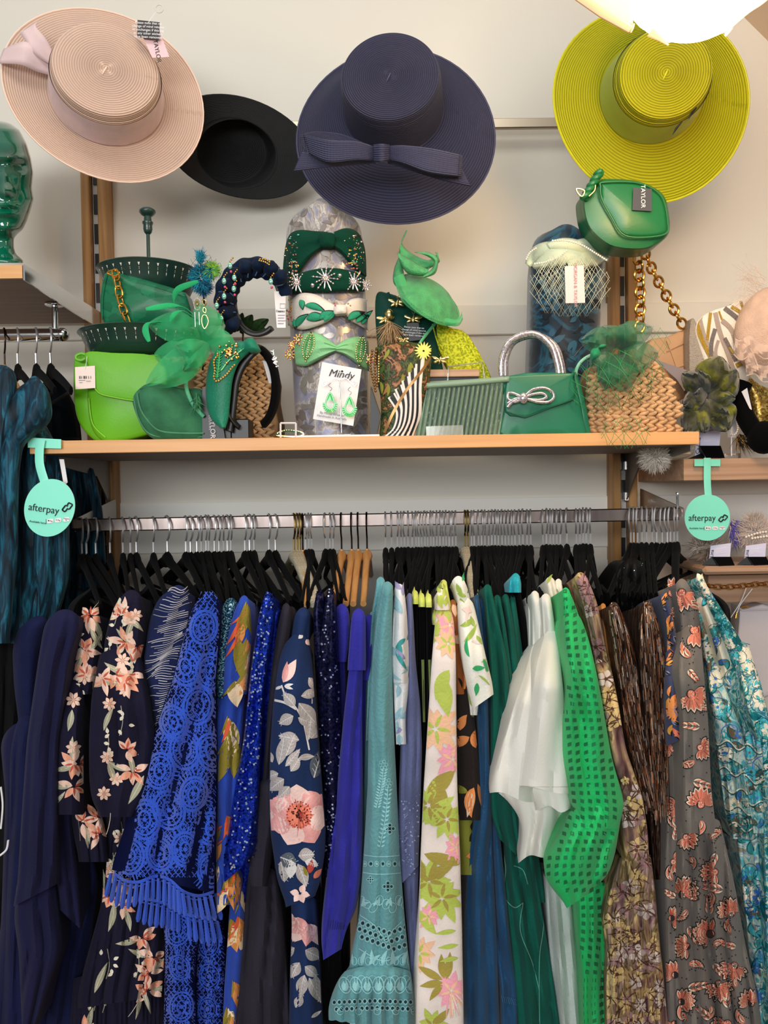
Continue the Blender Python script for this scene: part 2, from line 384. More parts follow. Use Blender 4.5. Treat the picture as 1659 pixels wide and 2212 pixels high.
# ---------------------------------------------------------------- hanging rail
YR = 1.53
RA, RB = P(163, 1135, YR), P(1466, 1110, YR)
def rail_pt(px):                        # top centre of the rail above a picture column
    ax = P(px, 1120, YR).x; t = (ax - RA.x) / (RB.x - RA.x); return Vector((ax, YR, RA.z + (RB.z - RA.z) * t + .0125))
r = thing('clothes_rail', 'flat steel clothes rail under the long shelf carrying all the black hangers', 'rail', (0, YR, RA.z))
mb = MB(); d = RB - RA; ang = math.atan2(d.z, d.x)
mb.box((RA + RB) / 2, (d.length, .012, .0255), m_steel, Matrix.Rotation(-ang, 3, 'Y'), r=.002); mb.build('bar', r, smooth=False)
for x, z in ((RA.x + .005, RA.z), (RB.x - .004, RB.z)):
    mb = MB(); ring = [(x, 1.50, z + .012), (x, 1.745, z + .05), (x, 1.745, z - .02), (x, 1.50, z - .004)]
    mb.prism([Vector(p) for p in ring], (.003, 0, 0), M('arm_steel', 'a9a39c', rough=.3, metal=.9)); mb.build('support_arm', r, smooth=False)
mb = MB(); mb.lathe([(0, .03), (.004, .03), (.005, .026), (.003, .02), (.003, .0), (0, 0)], m_chrome, 10, c=(RB.x - .006, 1.52, RB.z + .013)); mb.build('end_pin', r)

# ---------------------------------------------------------------- pendant lamp, top right
lc = P(1500, -95, 1.02)
r = thing('pendant_lamp', 'glowing white petal-shade pendant lamp cut by the top edge above the lime hat', 'lamp', lc)
m_glow = M('lamp_glow', 'fff6e0', emit=9); m_shade = M('lamp_shade', 'ffe2b0', rough=.5, emit=.75); m_rimsh = M('lamp_rim', 'efb98e', rough=.5, emit=.25)
mb = MB(); bc = P(1500, -45, 1.02); mb.ball(bc, (.088, .07, .072), m_glow, 24, 14); mb.build('globe', r)
def shade_panel(pts, Y0, Y1, m):
    O = cr(pts, 5); A = Pn(O[:, 0], O[:, 1], Y0); top = Pn(np.linspace(pts[0][0], pts[-1][0], len(O)), np.full(len(O), -330), Y1)
    mb = MB(); ribbon(mb, A, top, m, 6); return mb.build('shade_panel', r, solid=.003)
shade_panel([(1368, 40), (1390, 62), (1420, 70), (1443, 88), (1448, 90), (1480, 80), (1520, 70), (1562, 68), (1568, 72)], .985, 1.0, m_glow)
shade_panel([(1568, 72), (1590, 50), (1620, 25), (1650, 5), (1690, -30)], .985, 1.05, m_shade)
shade_panel([(1228, -50), (1260, -15), (1300, 15), (1366, 57)], .975, 1.02, m_shade)
mb = MB(); pline(mb, [(1190, -55), (1240, -14), (1300, 28), (1362, 64)], .97, [22, 22, 22, 18], m_rimsh, .003); mb.build('shade_rim', r)
for pts in ([(1405, 68), (1425, 82), (1444, 98)], [(1366, 50), (1364, 62), (1362, 70)], [(1578, 58), (1572, 68), (1566, 78)]):
    mb = MB(); pline(mb, pts, .975, [26, 16, 4] if pts[0][0] == 1405 else [12, 9, 4], m_rimsh, .002); mb.build('petal_tip', r)
mb = MB(); mb.tube([lc + Vector((0, 0, .09)), lc + Vector((0, 0, .7))], .004, m_white, 8); mb.build('cord', r)

# ---------------------------------------------------------------- wide-brimmed hats
def hat(name, label, base, top, Y, ra, rb, h, brimpx, mstraw, band, droop=.02, wav=(.01, 0), crn=(.0, .0), inv=1, round_=.35, bc=None, squash=1.0, hook=True, base_out=1.10):
    """base/top: picture centres of the crown's foot and tip; ra: crown radius px (a, b); rb: brim radius px (a, b, turn in degrees)"""
    B = P(*base, Y); T = None; best = 9
    for i in range(240):
        yy = Y + (.16 - i * .0013) * (1 if inv > 0 else -1); q = P(*top, yy)
        dd = abs((q - B).length - h)
        if dd < best and ((yy < Y) if inv > 0 else (yy > Y)): best = dd; T = q
    n = (T - B).normalized()
    ex = Vector((1, 0, 0)); ex = (ex - n * ex.dot(n)).normalized(); ey = ex.cross(n) * -1
    if ey.z < 0: ey = -ey
    sgn = 1 if inv > 0 else 1
    pxm = Y / F; r = thing(name, label, 'hat', B)
    NA = 120; th = np.linspace(0, 2 * PI, NA, endpoint=False)
    c0 = np.array(bc if bc else base, float); cbx, cby = (c0[0] - base[0]) * pxm, -(c0[1] - base[1]) * pxm
    rot = math.radians(rb[2]); rows = []; uvs = []
    def ringp(a, b, z, ox=0, oy=0, tw=0, zz=None):
        ca, sa = np.cos(th - tw), np.sin(th - tw); x = a * ca; y = b * sa
        X = x * math.cos(tw) - y * math.sin(tw) + ox; Yv = x * math.sin(tw) + y * math.cos(tw) + oy
        Z = z + (0 if zz is None else zz)
        return np.array(B)[None] + np.outer(X, ex) + np.outer(Yv, ey) + np.outer(Z * np.ones(NA), n)
    ka, kb = ra[0] * pxm, ra[1] * pxm; arc = 0
    prof = []                                     # (scale of crown radius, height)
    for t in np.linspace(.001, 1 - round_ * .3, 16): prof.append((t, h * (1 - .03 * t * t)))
    for a in np.linspace(15, 90, 6): a = math.radians(a); prof.append((1 - .21 * round_ / .7 * .5 * (1 - math.sin(a)), h * .97 - h * .16 * (1 - math.cos(a))))
    for t in np.linspace(.78, .0, 12): prof.append((1 + (base_out - 1) * (1 - t), h * t))
    lr, lz = 0, h
    for s, z in prof:
        arc += math.hypot((s - lr) * ka, z - lz); lr, lz = s, z
        rows.append(ringp(s * ka, s * kb, z)); uvs.append([(k / NA * 6.28, arc) for k in range(NA)])
    mb = MB(); mb.grid(rows, mstraw, cu=True, uv=uvs)
    if inv > 0: mb.tube([np.array(B) + np.array(n) * (h + .0006) + np.array(ex) * ka * .0 + np.array(ey) * kb * t + np.array(ex) * ka * t * .45 for t in (-.16, -.08, 0, .04)], [.0006, .0016, .0018, .0006], mstraw, 6)
    mb.build('crown', r)
    ba, bb = rb[0] * pxm, rb[1] * pxm; s0a, s0b = prof[-1][0] * ka, prof[-1][0] * kb
    rows = []; uvs = []; W = ba - s0a; NB = 26
    for i in range(NB + 1):
        t = i / NB; a = s0a + (ba - s0a) * t; b = s0b + (bb - s0b) * t; e = t * t * (3 - 2 * t)
        zz = wav[0] * t * t * np.cos(2 * (th - math.radians(wav[1]))) + (wav[2] * t * t * np.cos(th - math.radians(wav[3])) if len(wav) > 2 else 0)
        rows.append(ringp(a, b, -droop * t ** 1.8, cbx * e, cby * e, rot * (1 if ra[0] == rb[0] else 1) if t > 0 else 0, zz)); arc += W / NB; uvs.append([(k / NA * 6.28 * 2, arc) for k in range(NA)])
    rows.append(rows[-1] * 1.0); rows[-1][:, 1] += .0015; uvs.append(uvs[-1])
    for i in range(NB, -1, -3): rows.append(rows[i] + np.array(n)[None] * -.0018); uvs.append(uvs[i])
    mb = MB(); mb.grid(rows, mstraw, cu=True, uv=uvs)
    mb.tube(rows[NB][::2].tolist(), .0016, mstraw, 6, closed=True); mb.build('brim', r)
    if band:
        m, t0, t1 = band; mb = MB(); bandrows = []
        for t in np.linspace(t0, t1, 6): s = 1 + (base_out - 1) * (1 - t) + .018; bandrows.append(ringp(s * ka, s * kb, h * t))
        mb.grid(bandrows, m, cu=True); mb.build('ribbon_band', r)
    if hook:
        mb = MB(); hk = B + Vector((0, .02, .0)); mb.tube([B + n * -.0, Vector((B.x, YW - .03, B.z + .05)), Vector((B.x, YW, B.z + .05))], .002, m_chrome, 6); mb.build('hat_peg', r)
    return r, n, ex, ey
m_pinkst = straw('pink_straw', 'fbdac4', 'dcae96'); m_navyst = straw('navy_straw', '3d3d58', '23233a', .0036); m_limest = straw('lime_straw', 'b8ba0c', '7f8204')
m_blackst = straw('black_straw', '0a0a0c', '040405', bs=.4, rough=.7)
m_pinkrib = cloth('pink_ribbon', 'd8bdbb', rough=.7, bump=(300, .1))
hp, *_ = hat('straw_hat', 'blush pink wide-brim straw hat with flat crown and mauve ribbon', (232, 206), (229, 147), 1.50, (104, 99), (203, 183, -22), .085, 0, m_pinkst, (m_pinkrib, .03, .74), droop=-.004, wav=(.006, 30), bc=(230, 206))
mb = MB()
for pts, w, y in (([(125, 155), (95, 120), (60, 118), (28, 142), (-8, 122)], [40, 46, 50, 52, 56], [1.465, 1.44, 1.43, 1.44, 1.46]), ([(128, 135), (105, 100), (80, 78), (55, 52)], [40, 52, 54, 50], [1.44, 1.42, 1.42, 1.44])):
    pass
def tail(mb, edge1, edge2, Ys, m, n=6):
    a = cr(edge1, n); b = cr(edge2, n); yy = cr([(v, v) for v in Ys], n)[:, 0]
    ribbon(mb, Pn(a[:, 0], a[:, 1], yy), Pn(b[:, 0], b[:, 1], yy + .003), m, 4)
tail(mb, [(118, 120), (100, 85), (78, 58), (82, 46)], [(118, 145), (75, 118), (58, 92), (43, 72)], [1.44, 1.425, 1.42, 1.425], m_pinkrib)
mb.build('ribbon_tail', hp, solid=.0012)
mb = MB(); tail(mb, [(120, 128), (92, 118), (55, 90), (8, 106)], [(116, 164), (80, 155), (45, 140), (-4, 137)], [1.45, 1.435, 1.42, 1.43], m_pinkrib); mb.build('ribbon_tail', hp, solid=.0012)
ht = thing('swing_tag', 'black price tag over a pink card hanging on the pink hat brim', 'tag', P(332, 80, 1.43))
mb = MB(); mb.prism(pxs([(305, 72), (344, 66), (366, 123), (329, 125)], 1.432), (0, .0008, 0), m_pinkcard); pc_ = mb.build('pink_card', ht, smooth=False)
mb = MB(); mb.prism(pxs([(297, 43), (345, 48), (343, 86), (296, 80)], 1.425), (0, .0008, 0), m_black); bt_ = mb.build('black_card', ht, smooth=False)
mb = MB(); mb.tube([P(320, 50, 1.424), P(332, 32, 1.43), P(338, 26, 1.43)], .0006, m_white, 5); c = P(344, 19, 1.43)
mb.tube([c + Vector((.007 * math.cos(a), 0, .007 * math.sin(a))) for a in np.linspace(0, 2 * PI, 16, endpoint=False)], .0009, M('nylon_tag', 'd9d2c8', rough=.3), 6, closed=True); mb.build('loop', ht)
text('lettering', 'Please note that no\nchange of mind returns\nor exchanges if this tag\nor any other stickers\nhave been removed', P(320, 65, 1.4245), .0062, m_white, ht, rz=math.radians(4))
text('lettering', 'N & TAYLOR', P(337, 98, 1.4315), .011, m_ink, ht, rz=math.radians(80))

hb, *_ = hat('straw_hat', 'black wide straw hat low on the wall, showing its hollow underside', (512, 333), (500, 330), 1.66, (80, 63), (158, 96, -14), .06, 0, m_blackst, None, droop=.012, wav=(.012, 60), inv=-1, bc=(520, 322), hook=False, base_out=1.05)
hn, *_ = hat('straw_hat', 'navy blue straw hat with tall crown and big straw bow', (851, 236), (842, 162), 1.46, (100, 92), (216, 192, -12), .105, 0, m_navyst, None, droop=.02, wav=(.008, 70), bc=(850, 285), base_out=1.06)
m_bow = straw('navy_bow', '3b3b58', '25253c', .004)
def bowsheet(mb, e1, e2, Y1, Y2, m, n=6, k=6):
    a = cr(e1, n); b = cr(e2, n); y1 = cr([(v, v) for v in Y1], n)[:, 0]; y2 = cr([(v, v) for v in Y2], n)[:, 0]
    A = Pn(a[:, 0], a[:, 1], y1); B = Pn(b[:, 0], b[:, 1], y2); L = np.linalg.norm(A - B, axis=1).max()
    mb.grid([A * (1 - t) + B * t for t in np.linspace(0, 1, k + 1)], m, uv=[[(i * .01, t * L) for i in range(len(A))] for t in np.linspace(0, 1, k + 1)])
mb = MB()      # left loop (front, back), right loop, two tails
bowsheet(mb, [(812, 318), (770, 305), (710, 302), (655, 290)], [(808, 348), (770, 345), (710, 350), (668, 332)], [1.34, 1.33, 1.33, 1.35], [1.34, 1.325, 1.325, 1.345], m_bow)
bowsheet(mb, [(655, 290), (649, 292), (680, 284), (740, 290), (800, 315)], [(660, 328), (652, 310), (690, 305), (745, 312), (806, 335)], [1.35, 1.36, 1.37, 1.375, 1.36], [1.345, 1.36, 1.375, 1.375, 1.36], m_bow)
mb.build('bow_loop', hn, solid=.0015)
mb = MB(); bowsheet(mb, [(836, 316), (870, 314), (930, 320), (994, 334)], [(838, 345), (870, 352), (925, 372), (990, 381)], [1.34, 1.33, 1.33, 1.34], [1.34, 1.325, 1.32, 1.33], m_bow)
bowsheet(mb, [(994, 334), (996, 336), (950, 330), (850, 325)], [(990, 381), (992, 382), (945, 372), (850, 340)], [1.34, 1.35, 1.36, 1.36], [1.33, 1.345, 1.36, 1.36], m_bow); mb.build('bow_loop', hn, solid=.0015)
mb = MB(); bowsheet(mb, [(812, 336), (760, 338), (700, 332), (652, 328)], [(812, 352), (770, 356), (700, 362), (634, 370)], [1.35] * 4, [1.345] * 4, m_bow); mb.build('bow_tail', hn, solid=.0015)
mb = MB(); bowsheet(mb, [(836, 340), (900, 350), (960, 348), (992, 352)], [(838, 352), (880, 366), (950, 388), (1017, 403)], [1.352] * 4, [1.347] * 4, m_bow); mb.build('bow_tail', hn, solid=.0015)
mb = MB(); bowsheet(mb, [(808, 313), (824, 311), (840, 313)], [(808, 350), (824, 351), (840, 347)], [1.335, 1.322, 1.335], [1.335, 1.32, 1.335], m_bow); mb.build('bow_knot', hn, solid=.003)
hl, n, ex, ey = hat('straw_hat', 'lime green straw hat at the right with satin band, under the lamp', (1408, 200), (1440, 156), 1.44, (93, 88), (210, 188, -38), .095, 0, m_limest, (cloth('lime_satin', '8f9f18', rough=.4, bump=(300, .05)), .02, .72), droop=-.012, wav=(.016, 20), bc=(1399, 227), base_out=1.16)
mb = MB(); 
for a, b in (((1452, 292), (1474, 262)), ((1487, 258), (1505, 232))): pline(mb, [a, ((a[0] + b[0]) / 2 - 2, (a[1] + b[1]) / 2), b], 1.36, [1, 5, 2], m_black, .001)
mb.build('elastic_cord', hl)
# ---------------------------------------------------------------- hangers
def arc_hook():
    pts = [(0, .0, -.078), (0, 0, -.05), (0, -.002, -.046), (0, -.013, -.038), (0, -.0195, -.026), (0, -.0185, -.012), (0, -.011, .0), (0, 0, .0022), (0, .010, .0), (0, .0165, -.009), (0, .0175, -.02)]
    return cr(pts, 4)
def make_hanger(kind):
    root = thing('clothes_hanger', 'hanger', 'hanger', (0, 0, -5))
    o = Vector((0, 0, -5)); mb = MB()
    mh = {'wood': M('dark_hook', '4a3a34', rough=.25, metal=1), 'padded': m_palegold}.get(kind, m_hook)
    mb.tube([o + Vector(p) for p in arc_hook()], .0019 if kind != 'padded' else .0024, mh, 6); mb.build('hook', root)
    ts = np.linspace(0, 1, 14)
    for s in (-1, 1):
        mb = MB(); pts = []; rr = []
        for t in ts:
            pts.append(o + Vector((0, s * .215 * t, -.082 - .014 * (t ** .5) - .052 * t ** 1.35)))
            rr.append({'wood': .0075, 'padded': .009, 'clear': .0045}.get(kind, .0115) * (1 - .25 * t) * (1.35 if t < .1 else 1))
        m = {'wood': wood('hanger_wood', 'cf9a5e', 'b77f45', (20, 3, 3), rough=.3), 'padded': ramp_mat('padded_satin', [(.3, '6e6757'), (.45, 'c9bfa4'), (.55, '8d8674'), (.7, 'e4dcc6')], scale=90, stretch=(1, 1, 2), dist=3, rough=.45), 'clear': M('clear_plastic', 'c9ccd0', rough=.1, trans=.8)}.get(kind, m_vel)
        mb.tube(pts, rr, m, 8, up=(0, 0, 1), flat={'wood': 1.0, 'padded': .9}.get(kind, .42)); mb.build('arm', root)
    mb = MB(); mb.tube([o + Vector((0, 0, -.07)), o + Vector((0, 0, -.082)), o + Vector((0, 0, -.10))], [.003, .0055, .006], m, 8)
    if kind != 'wood': mb.tube([o + Vector((0, y, -.148)) for y in (-.21, 0, .21)], .003, m, 6)
    mb.build('crossbar' if kind != 'wood' else 'neck', root)
    return root
protos = {}
def hang(px, kind, label, group, rz=None, dz=0):
    if kind not in protos: p = make_hanger(kind); protos[kind] = p; first = True
    else: first = False; p = protos[kind]
    loc = rail_pt(px); loc.z += dz; rz = rnd.uniform(-.3, .3) if rz is None else rz
    if first: p.location = loc; p.rotation_euler = (0, 0, rz); p['label'] = label; p['group'] = group
    else: dup(p, loc, rz, label, group)
HG = [
 ([175, 185, 205, 236], 'hangers above the navy dresses', .55),
 ([264, 280, 293, 330, 360], 'hangers above the lily print blouses', .5),
 ([400, 410, 424, 434, 444, 450], 'hangers above the blue lace', .4),
 ([462, 472, 482, 490, 498], 'hangers above the glitter sleeve', .35),
 ([528, 538, 548], 'hangers above the orange and blue blouse', .35),
 ([580, 594], 'hangers above the blue sequins', .3),
 ([659, 666, 672], 'hangers right of the gold hooks', .1),
 ([702, 712, 719], 'hangers above the navy sequins', .05),
 ([832, 845], 'hangers of the teal embroidered dress', -.05),
 ([858, 866, 873, 881, 890], 'hangers above the white and teal blouse', -.05),
 ([898, 904, 910, 917, 923, 930, 936, 943, 950, 957, 963, 970, 977, 984], 'hangers above the pastel tropical dress', -.08),
 ([1018, 1024, 1033, 1040, 1047, 1055, 1062, 1069, 1076], 'hangers above the blue and green dresses', -.12),
 ([1084, 1091, 1098, 1105, 1112, 1121, 1129, 1138, 1146], 'hangers above the white blouses', -.15),
 ([1172, 1180, 1188, 1195, 1202, 1210, 1224], 'hangers above the emerald blouse', -.2),
 ([1244, 1252, 1259, 1266, 1275], 'hangers above the mauve floral dress', -.25),
 ([1362, 1369, 1377, 1386, 1396, 1408], 'hangers above the bronze tops', -.4),
 ([1418, 1430, 1441, 1448, 1456, 1463], 'hangers above the taupe dress', -.5)]
ORD = 'leftmost,second,third,fourth,fifth,sixth,seventh,eighth,ninth,tenth,eleventh,twelfth,thirteenth,fourteenth'.split(',')
NUM = 'zero,one,two,three,four,five,six,seven,eight,nine,ten,eleven,twelve,thirteen,fourteen'.split(',')
for xs, grp, rz in HG:
    for i, x in enumerate(xs):
        o_ = 'rightmost' if i == len(xs) - 1 else ORD[i] if i == 0 else ORD[i] + ' from left'
        hang(x, 'velvet', '%s of the %s black velvet %s' % (o_, NUM[len(xs)], grp), grp, rz + rnd.uniform(-.14, .14), rnd.uniform(-.001, .0008))
for x, l in ((737, 'leftmost of the four wooden hangers on the rail'), (759, 'wooden hanger second from left in the row of four'), (773, 'darker wooden hanger third from left in the row of four'), (792, 'rightmost of the four wooden hangers, nearest the teal dress')):
    hang(x, 'wood', l, 'wooden hangers of the indigo blouses', -.02)
hang(653, 'wood', 'single wooden hanger holding the navy poppy print blouse', 'single wooden hanger', .12)
for x, l in ((634, 'leftmost patterned padded hanger with gold hook above the charcoal dress'), (641, 'middle patterned padded hanger with gold hook above the charcoal dress'), (647, 'patterned padded hanger with gold hook beside the single wooden hanger')):
    hang(x, 'padded', l, 'padded hangers left', .25)
for x, l in ((1004, 'patterned padded hanger with gold hook above the white leaf-print blouse'), (1010, 'patterned padded hanger tight against another, right of the white leaf-print blouse top')): hang(x, 'padded', l, 'padded hangers right', -.05)

# ---------------------------------------------------------------- hanging garments
class Gar:
    """a garment seen edge-on on its hanger: rows of (y, left, right) picture points give its front outline at distance Y; it runs back towards the wall"""
    def __init__(s, rows, Y=1.31, df=.03, depth=.2, wlen=26, amp=.006, seed=0, hem=None, tip=.008, top=1, sway=.6, back=.35):
        R = np.array(rows, float); s.seed = seed; s.hem = hem
        y = np.linspace(R[0, 0], R[-1, 0], max(12, int((R[-1, 0] - R[0, 0]) / 9)))
        xl = np.interp(y, R[:, 0], R[:, 1]); xr = np.interp(y, R[:, 0], R[:, 2])
        k = np.array([1, 2, 3, 2, 1]) / 9.
        def sm(a): p = np.pad(a, 2, mode='edge'); return np.convolve(p, k, 'valid')
        for _ in range(2): xl, xr = sm(xl), sm(xr)
        s.y, s.xl, s.xr = y, xl, xr
        s.Yf, s.df, s.depth, s.wlen, s.amp, s.tip, s.sway, s.top, s.back = Y, df, depth, wlen, amp * (1.4 if wlen < 90 else 1), tip, sway, top, back
        r = random.Random(seed); s.ph = [r.uniform(0, 6.28) for _ in range(6)]
        s.y0, s.y1 = y[0], y[-1]; s.Y0 = None; s.ramp = min(130, (y[-1] - y[0]) * .7)
    def ex(s, py): return np.interp(py, s.y, s.xl), np.interp(py, s.y, s.xr)
    def fold(s, px, py):
        q = (px - np.interp(py, s.y, (s.xl + s.xr) / 2)) / s.wlen * 2 * PI; p = s.ph
        d = s.sway * np.sin(py / 170 + p[0]) + s.sway * .5 * np.sin(py / 83 + p[1])
        f = .55 * (1 - 2 * np.abs(np.sin(q / 2 + d + p[2]))) + .3 * np.sin(q * .45 + d * .7 + p[3]) + .12 * np.sin(q * 2.1 + p[4] + py / 60)
        return f * s.amp * np.clip((py - s.y0) / 90 + .15, 0, 1)
    def Y(s, px, py):
        xl, xr = s.ex(py); c = (xl + xr) / 2; hw = np.maximum((xr - xl) / 2, 1)
        t = np.clip((px - c) / hw, -1, 1); dfw = np.minimum(s.df, hw * s.Yf / F * 1.2)
        top = np.clip(1 - (py - s.y0) / 22, 0, 1) ** 2 * .018 * s.top
        Yf = s.Yf + (0 if s.Y0 is None else (s.Y0 - s.Yf) * np.clip(1 - (py - s.y0) / s.ramp, 0, 1) ** 1.5)
        return Yf + dfw * (1 - np.sqrt(1 - t * t * .9999)) + s.fold(px, py) * np.sqrt(np.maximum(0, 1 - t ** 4)) + top
    def map(s, px, py, lift=1, clip=.97):
        px = np.asarray(px, float); py = np.asarray(py, float); xl, xr = s.ex(py); c = (xl + xr) / 2; hw = (xr - xl) / 2 * clip
        x = np.clip(px, c - hw, c + hw)
        return Pn(x, py, s.Y(x, py) - .0009 - .00035 * lift)
    def mesh(s, mb, m, mback=None):
        n = max(14, min(64, int(np.max(s.xr - s.xl) / s.wlen * 9))); a = np.sin(np.linspace(-PI / 2, PI / 2, n)); rows = []
        for y, l, r in zip(s.y, s.xl, s.xr):
            c, hw = (l + r) / 2, (r - l) / 2; px = c + hw * a; v = (y - s.y0) / (s.y1 - s.y0)
            py = y + min(13, hw * .8) * a ** 2 * np.clip(1 - (y - s.y0) / 34, 0, 1) ** 2
            Yv = s.Y(px, py)
            if s.hem is not None: py = py + s.hem(a, px) * np.clip((v - .7) / .3, 0, 1)
            front = Pn(px, py, Yv)
            R_, L_ = front[-1], front[0]; cen = (R_ + L_) / 2; tail = []
            dep = s.depth * min(1, .35 + (y - s.y0) / 120)
            for t in (.15, .4, .7, 1): hwt = (R_[0] - L_[0]) / 2 * (1 - t) ** .8 + s.tip * t; tail.append((cen[0] + hwt, cen[1] + dep * t, cen[2] - s.back * .06 * t * (1 - min(1, (y - s.y0) / 160))))
            tl = [(2 * cen[0] - p[0], p[1], p[2]) for p in tail[::-1]]
            rows.append(np.vstack([front, tail, tl]))
        mb.grid(rows, m, cu=True)
        mb.fan(rows[0], rows[0].mean(0), m)
        b = rows[-1]; mb.fan(b, b.mean(0) + np.array([0, 0, .03]), mback or m)
    # ---- pattern pieces, sewn or printed onto the cloth
    def strip(s, mb, pts, w, m, lift=1, n=3, sm=0, clip=.97):
        A = cr(pts, sm) if sm else np.array(pts, float); T = np.gradient(A, axis=0); T /= np.linalg.norm(T, axis=1)[:, None] + 1e-9
        N = np.stack([-T[:, 1], T[:, 0]], 1) * ((np.asarray(w, float) + np.zeros(len(A)))[:, None] / 2)
        G = [A + N * t for t in np.linspace(-1, 1, n)]
        mb.grid([s.map(g[:, 0], g[:, 1], lift, clip) for g in G], m)
    def inside(s, x, y, pad=0):
        l, r = s.ex(y); return s.y0 < y < s.y1 and l - pad < x < r + pad
    def petal(s, mb, x, y, ang, L, W, m, lift=1, bend=0, pw=.8, k=9):
        if not s.inside(x + math.cos(ang) * L / 2, y + math.sin(ang) * L / 2, L * .3): return
        t = np.linspace(0, 1, k); a = ang + bend * t; X = x + np.cumsum(np.cos(a)) * L / k; Yy = y + np.cumsum(np.sin(a)) * L / k
        s.strip(mb, np.stack([X, Yy], 1), np.sin(PI * t ** pw) * W + .6, m, lift, n=5 if W > 8 else 3)
    def leaf(s, mb, x, y, ang, L, W, m, m2, lift=1, bend=.3):
        s.petal(mb, x, y, ang, L, W, m, lift, bend, .9)
        if m2 and s.inside(x, y):
            t = np.linspace(0, .95, 7); a = ang + bend * t; X = x + np.cumsum(np.cos(a)) * L / 7.4; Yy = y + np.cumsum(np.sin(a)) * L / 7.4
            s.strip(mb, np.stack([X, Yy], 1), max(1, W * .07), m2, lift + .6, n=2)
            if W > 16:
                for k in range(1, 6):
                    for sg in (-1, 1):
                        aa = a[k] + sg * .8; s.strip(mb, [(X[k], Yy[k]), (X[k] + math.cos(aa) * W * .36, Yy[k] + math.sin(aa) * W * .36)], .9, m2, lift + .6, n=2)
    def flower(s, mb, x, y, r, n, m, mc, lift=1, w=.75, a0=0, sq=1):
        for k in range(n):
            a = a0 + 2 * PI * k / n; s.petal(mb, x, y, a, r, r * w, m, lift + .15 * (k % 2), 0, 1.25)
        if mc: s.dot(mb, x, y, r * .2, mc, lift + .8)
    def dot(s, mb, x, y, r, m, lift=1, n=7, ry=None):
        if not s.inside(x, y, r): return
        a = np.linspace(0, 2 * PI, n, endpoint=False); ry = ry or r
        mb.poly(s.map(x + r * np.cos(a), y + ry * np.sin(a), lift), m)
    def ring(s, mb, x, y, rx, ry, w, m, lift=1, a0=0, a1=2 * PI, rot=0):
        if not s.inside(x, y, rx): return
        a = np.linspace(a0, a1, max(8, int(rx / 2) + 8)); X = rx * np.cos(a); Yy = ry * np.sin(a)
        s.strip(mb, np.stack([x + X * math.cos(rot) - Yy * math.sin(rot), y + X * math.sin(rot) + Yy * math.cos(rot)], 1), w, m, lift, n=3)
    def rpt(s, r, y0=None, y1=None, k=.92):
        y = r.uniform(y0 or s.y0, y1 or s.y1); l, rr = s.ex(y); return (l + rr) / 2 + (rr - l) / 2 * k * r.uniform(-1, 1), y
def garment(name, label, cat, pieces, group=None):
    """pieces: (part name, Gar, cloth, pattern function or None, extra cloth args)"""
    if len(pieces) == 1:
        pn, g, m, fn = pieces[0]; mb = MB(); g.mesh(mb, m)
        if fn: fn(g, mb)
        return tag(mb.build(name), label, cat, group)
    for i in range(1, len(pieces)):
        a, b = pieces[i - 1][1], pieces[i][1]
        if pieces[i][0] in ('sleeve', 'panel', 'cuff', 'ruffle') and a.Yf > b.Yf: b.Y0 = a.Yf + .004; b.top = 0
    g0 = pieces[0][1]; l, r_ = g0.ex(g0.y0)
    root = thing(name, label, cat, P((l + r_) / 2, g0.y0, g0.Yf + .03), group)
    for pn, g, m, fn in pieces:
        mb = MB(); g.mesh(mb, m)
        if fn: fn(g, mb)
        mb.build(pn, root)
    return root
m_pk = cloth('print_apricot', 'e8a486', sheen=0); m_pk2 = cloth('print_blush', 'f0c9b4', sheen=0); m_lf = cloth('print_sage_grey', 'a7a58c', sheen=0); m_lf2 = cloth('print_cream', 'e6dcc6', sheen=0); m_rust = cloth('print_rust', 'c4583e', sheen=0)
m_navy = cloth('navy_crepe', '1b1c3c', var=(6, .15)); m_navy2 = cloth('navy_crepe_deep', '151a3e')
m_nf = cloth('navy_floral_ground', '19172c')
def lilies(seed, n, y0=None, y1=None):
    def fn(g, mb):
        r = random.Random(seed)
        for i in range(n):
            x, y = g.rpt(r, y0, y1, .8); t = r.random(); a = r.uniform(0, 6.28)
            if t < .33:
                for k in range(5): g.petal(mb, x, y, a + k * 1.0 + r.uniform(-.2, .2), r.uniform(26, 44), r.uniform(11, 17), m_pk if k % 2 else m_pk2, 1 + .2 * k, r.uniform(-.5, .5))
                for k in range(3): g.petal(mb, x, y, a + k * 1.0 + .1, 20, 4, m_rust, 2.5)
                g.leaf(mb, x, y, a + 3.6, 60, 12, m_lf, m_lf2, 1, .4)
            elif t < .6: g.flower(mb, x, y, r.uniform(13, 19), 7, m_pk2, m_pk, 1, .45, a)
            elif t < .85: g.leaf(mb, x, y, r.choice([-1.2, 1.4, 1.9]) + r.uniform(-.3, .3), r.uniform(50, 90), r.uniform(9, 16), m_lf, m_lf2, 1, r.uniform(-.5, .5))
            else:
                for k in range(5): g.petal(mb, x + r.uniform(-16, 16), y + k * 9 - 20, a + k, 14, 7, m_lf2, 1.5)
                g.strip(mb, [(x, y - 35), (x + 4, y), (x - 3, y + 30)], 1.6, m_lf, 1, sm=4)
    return fn
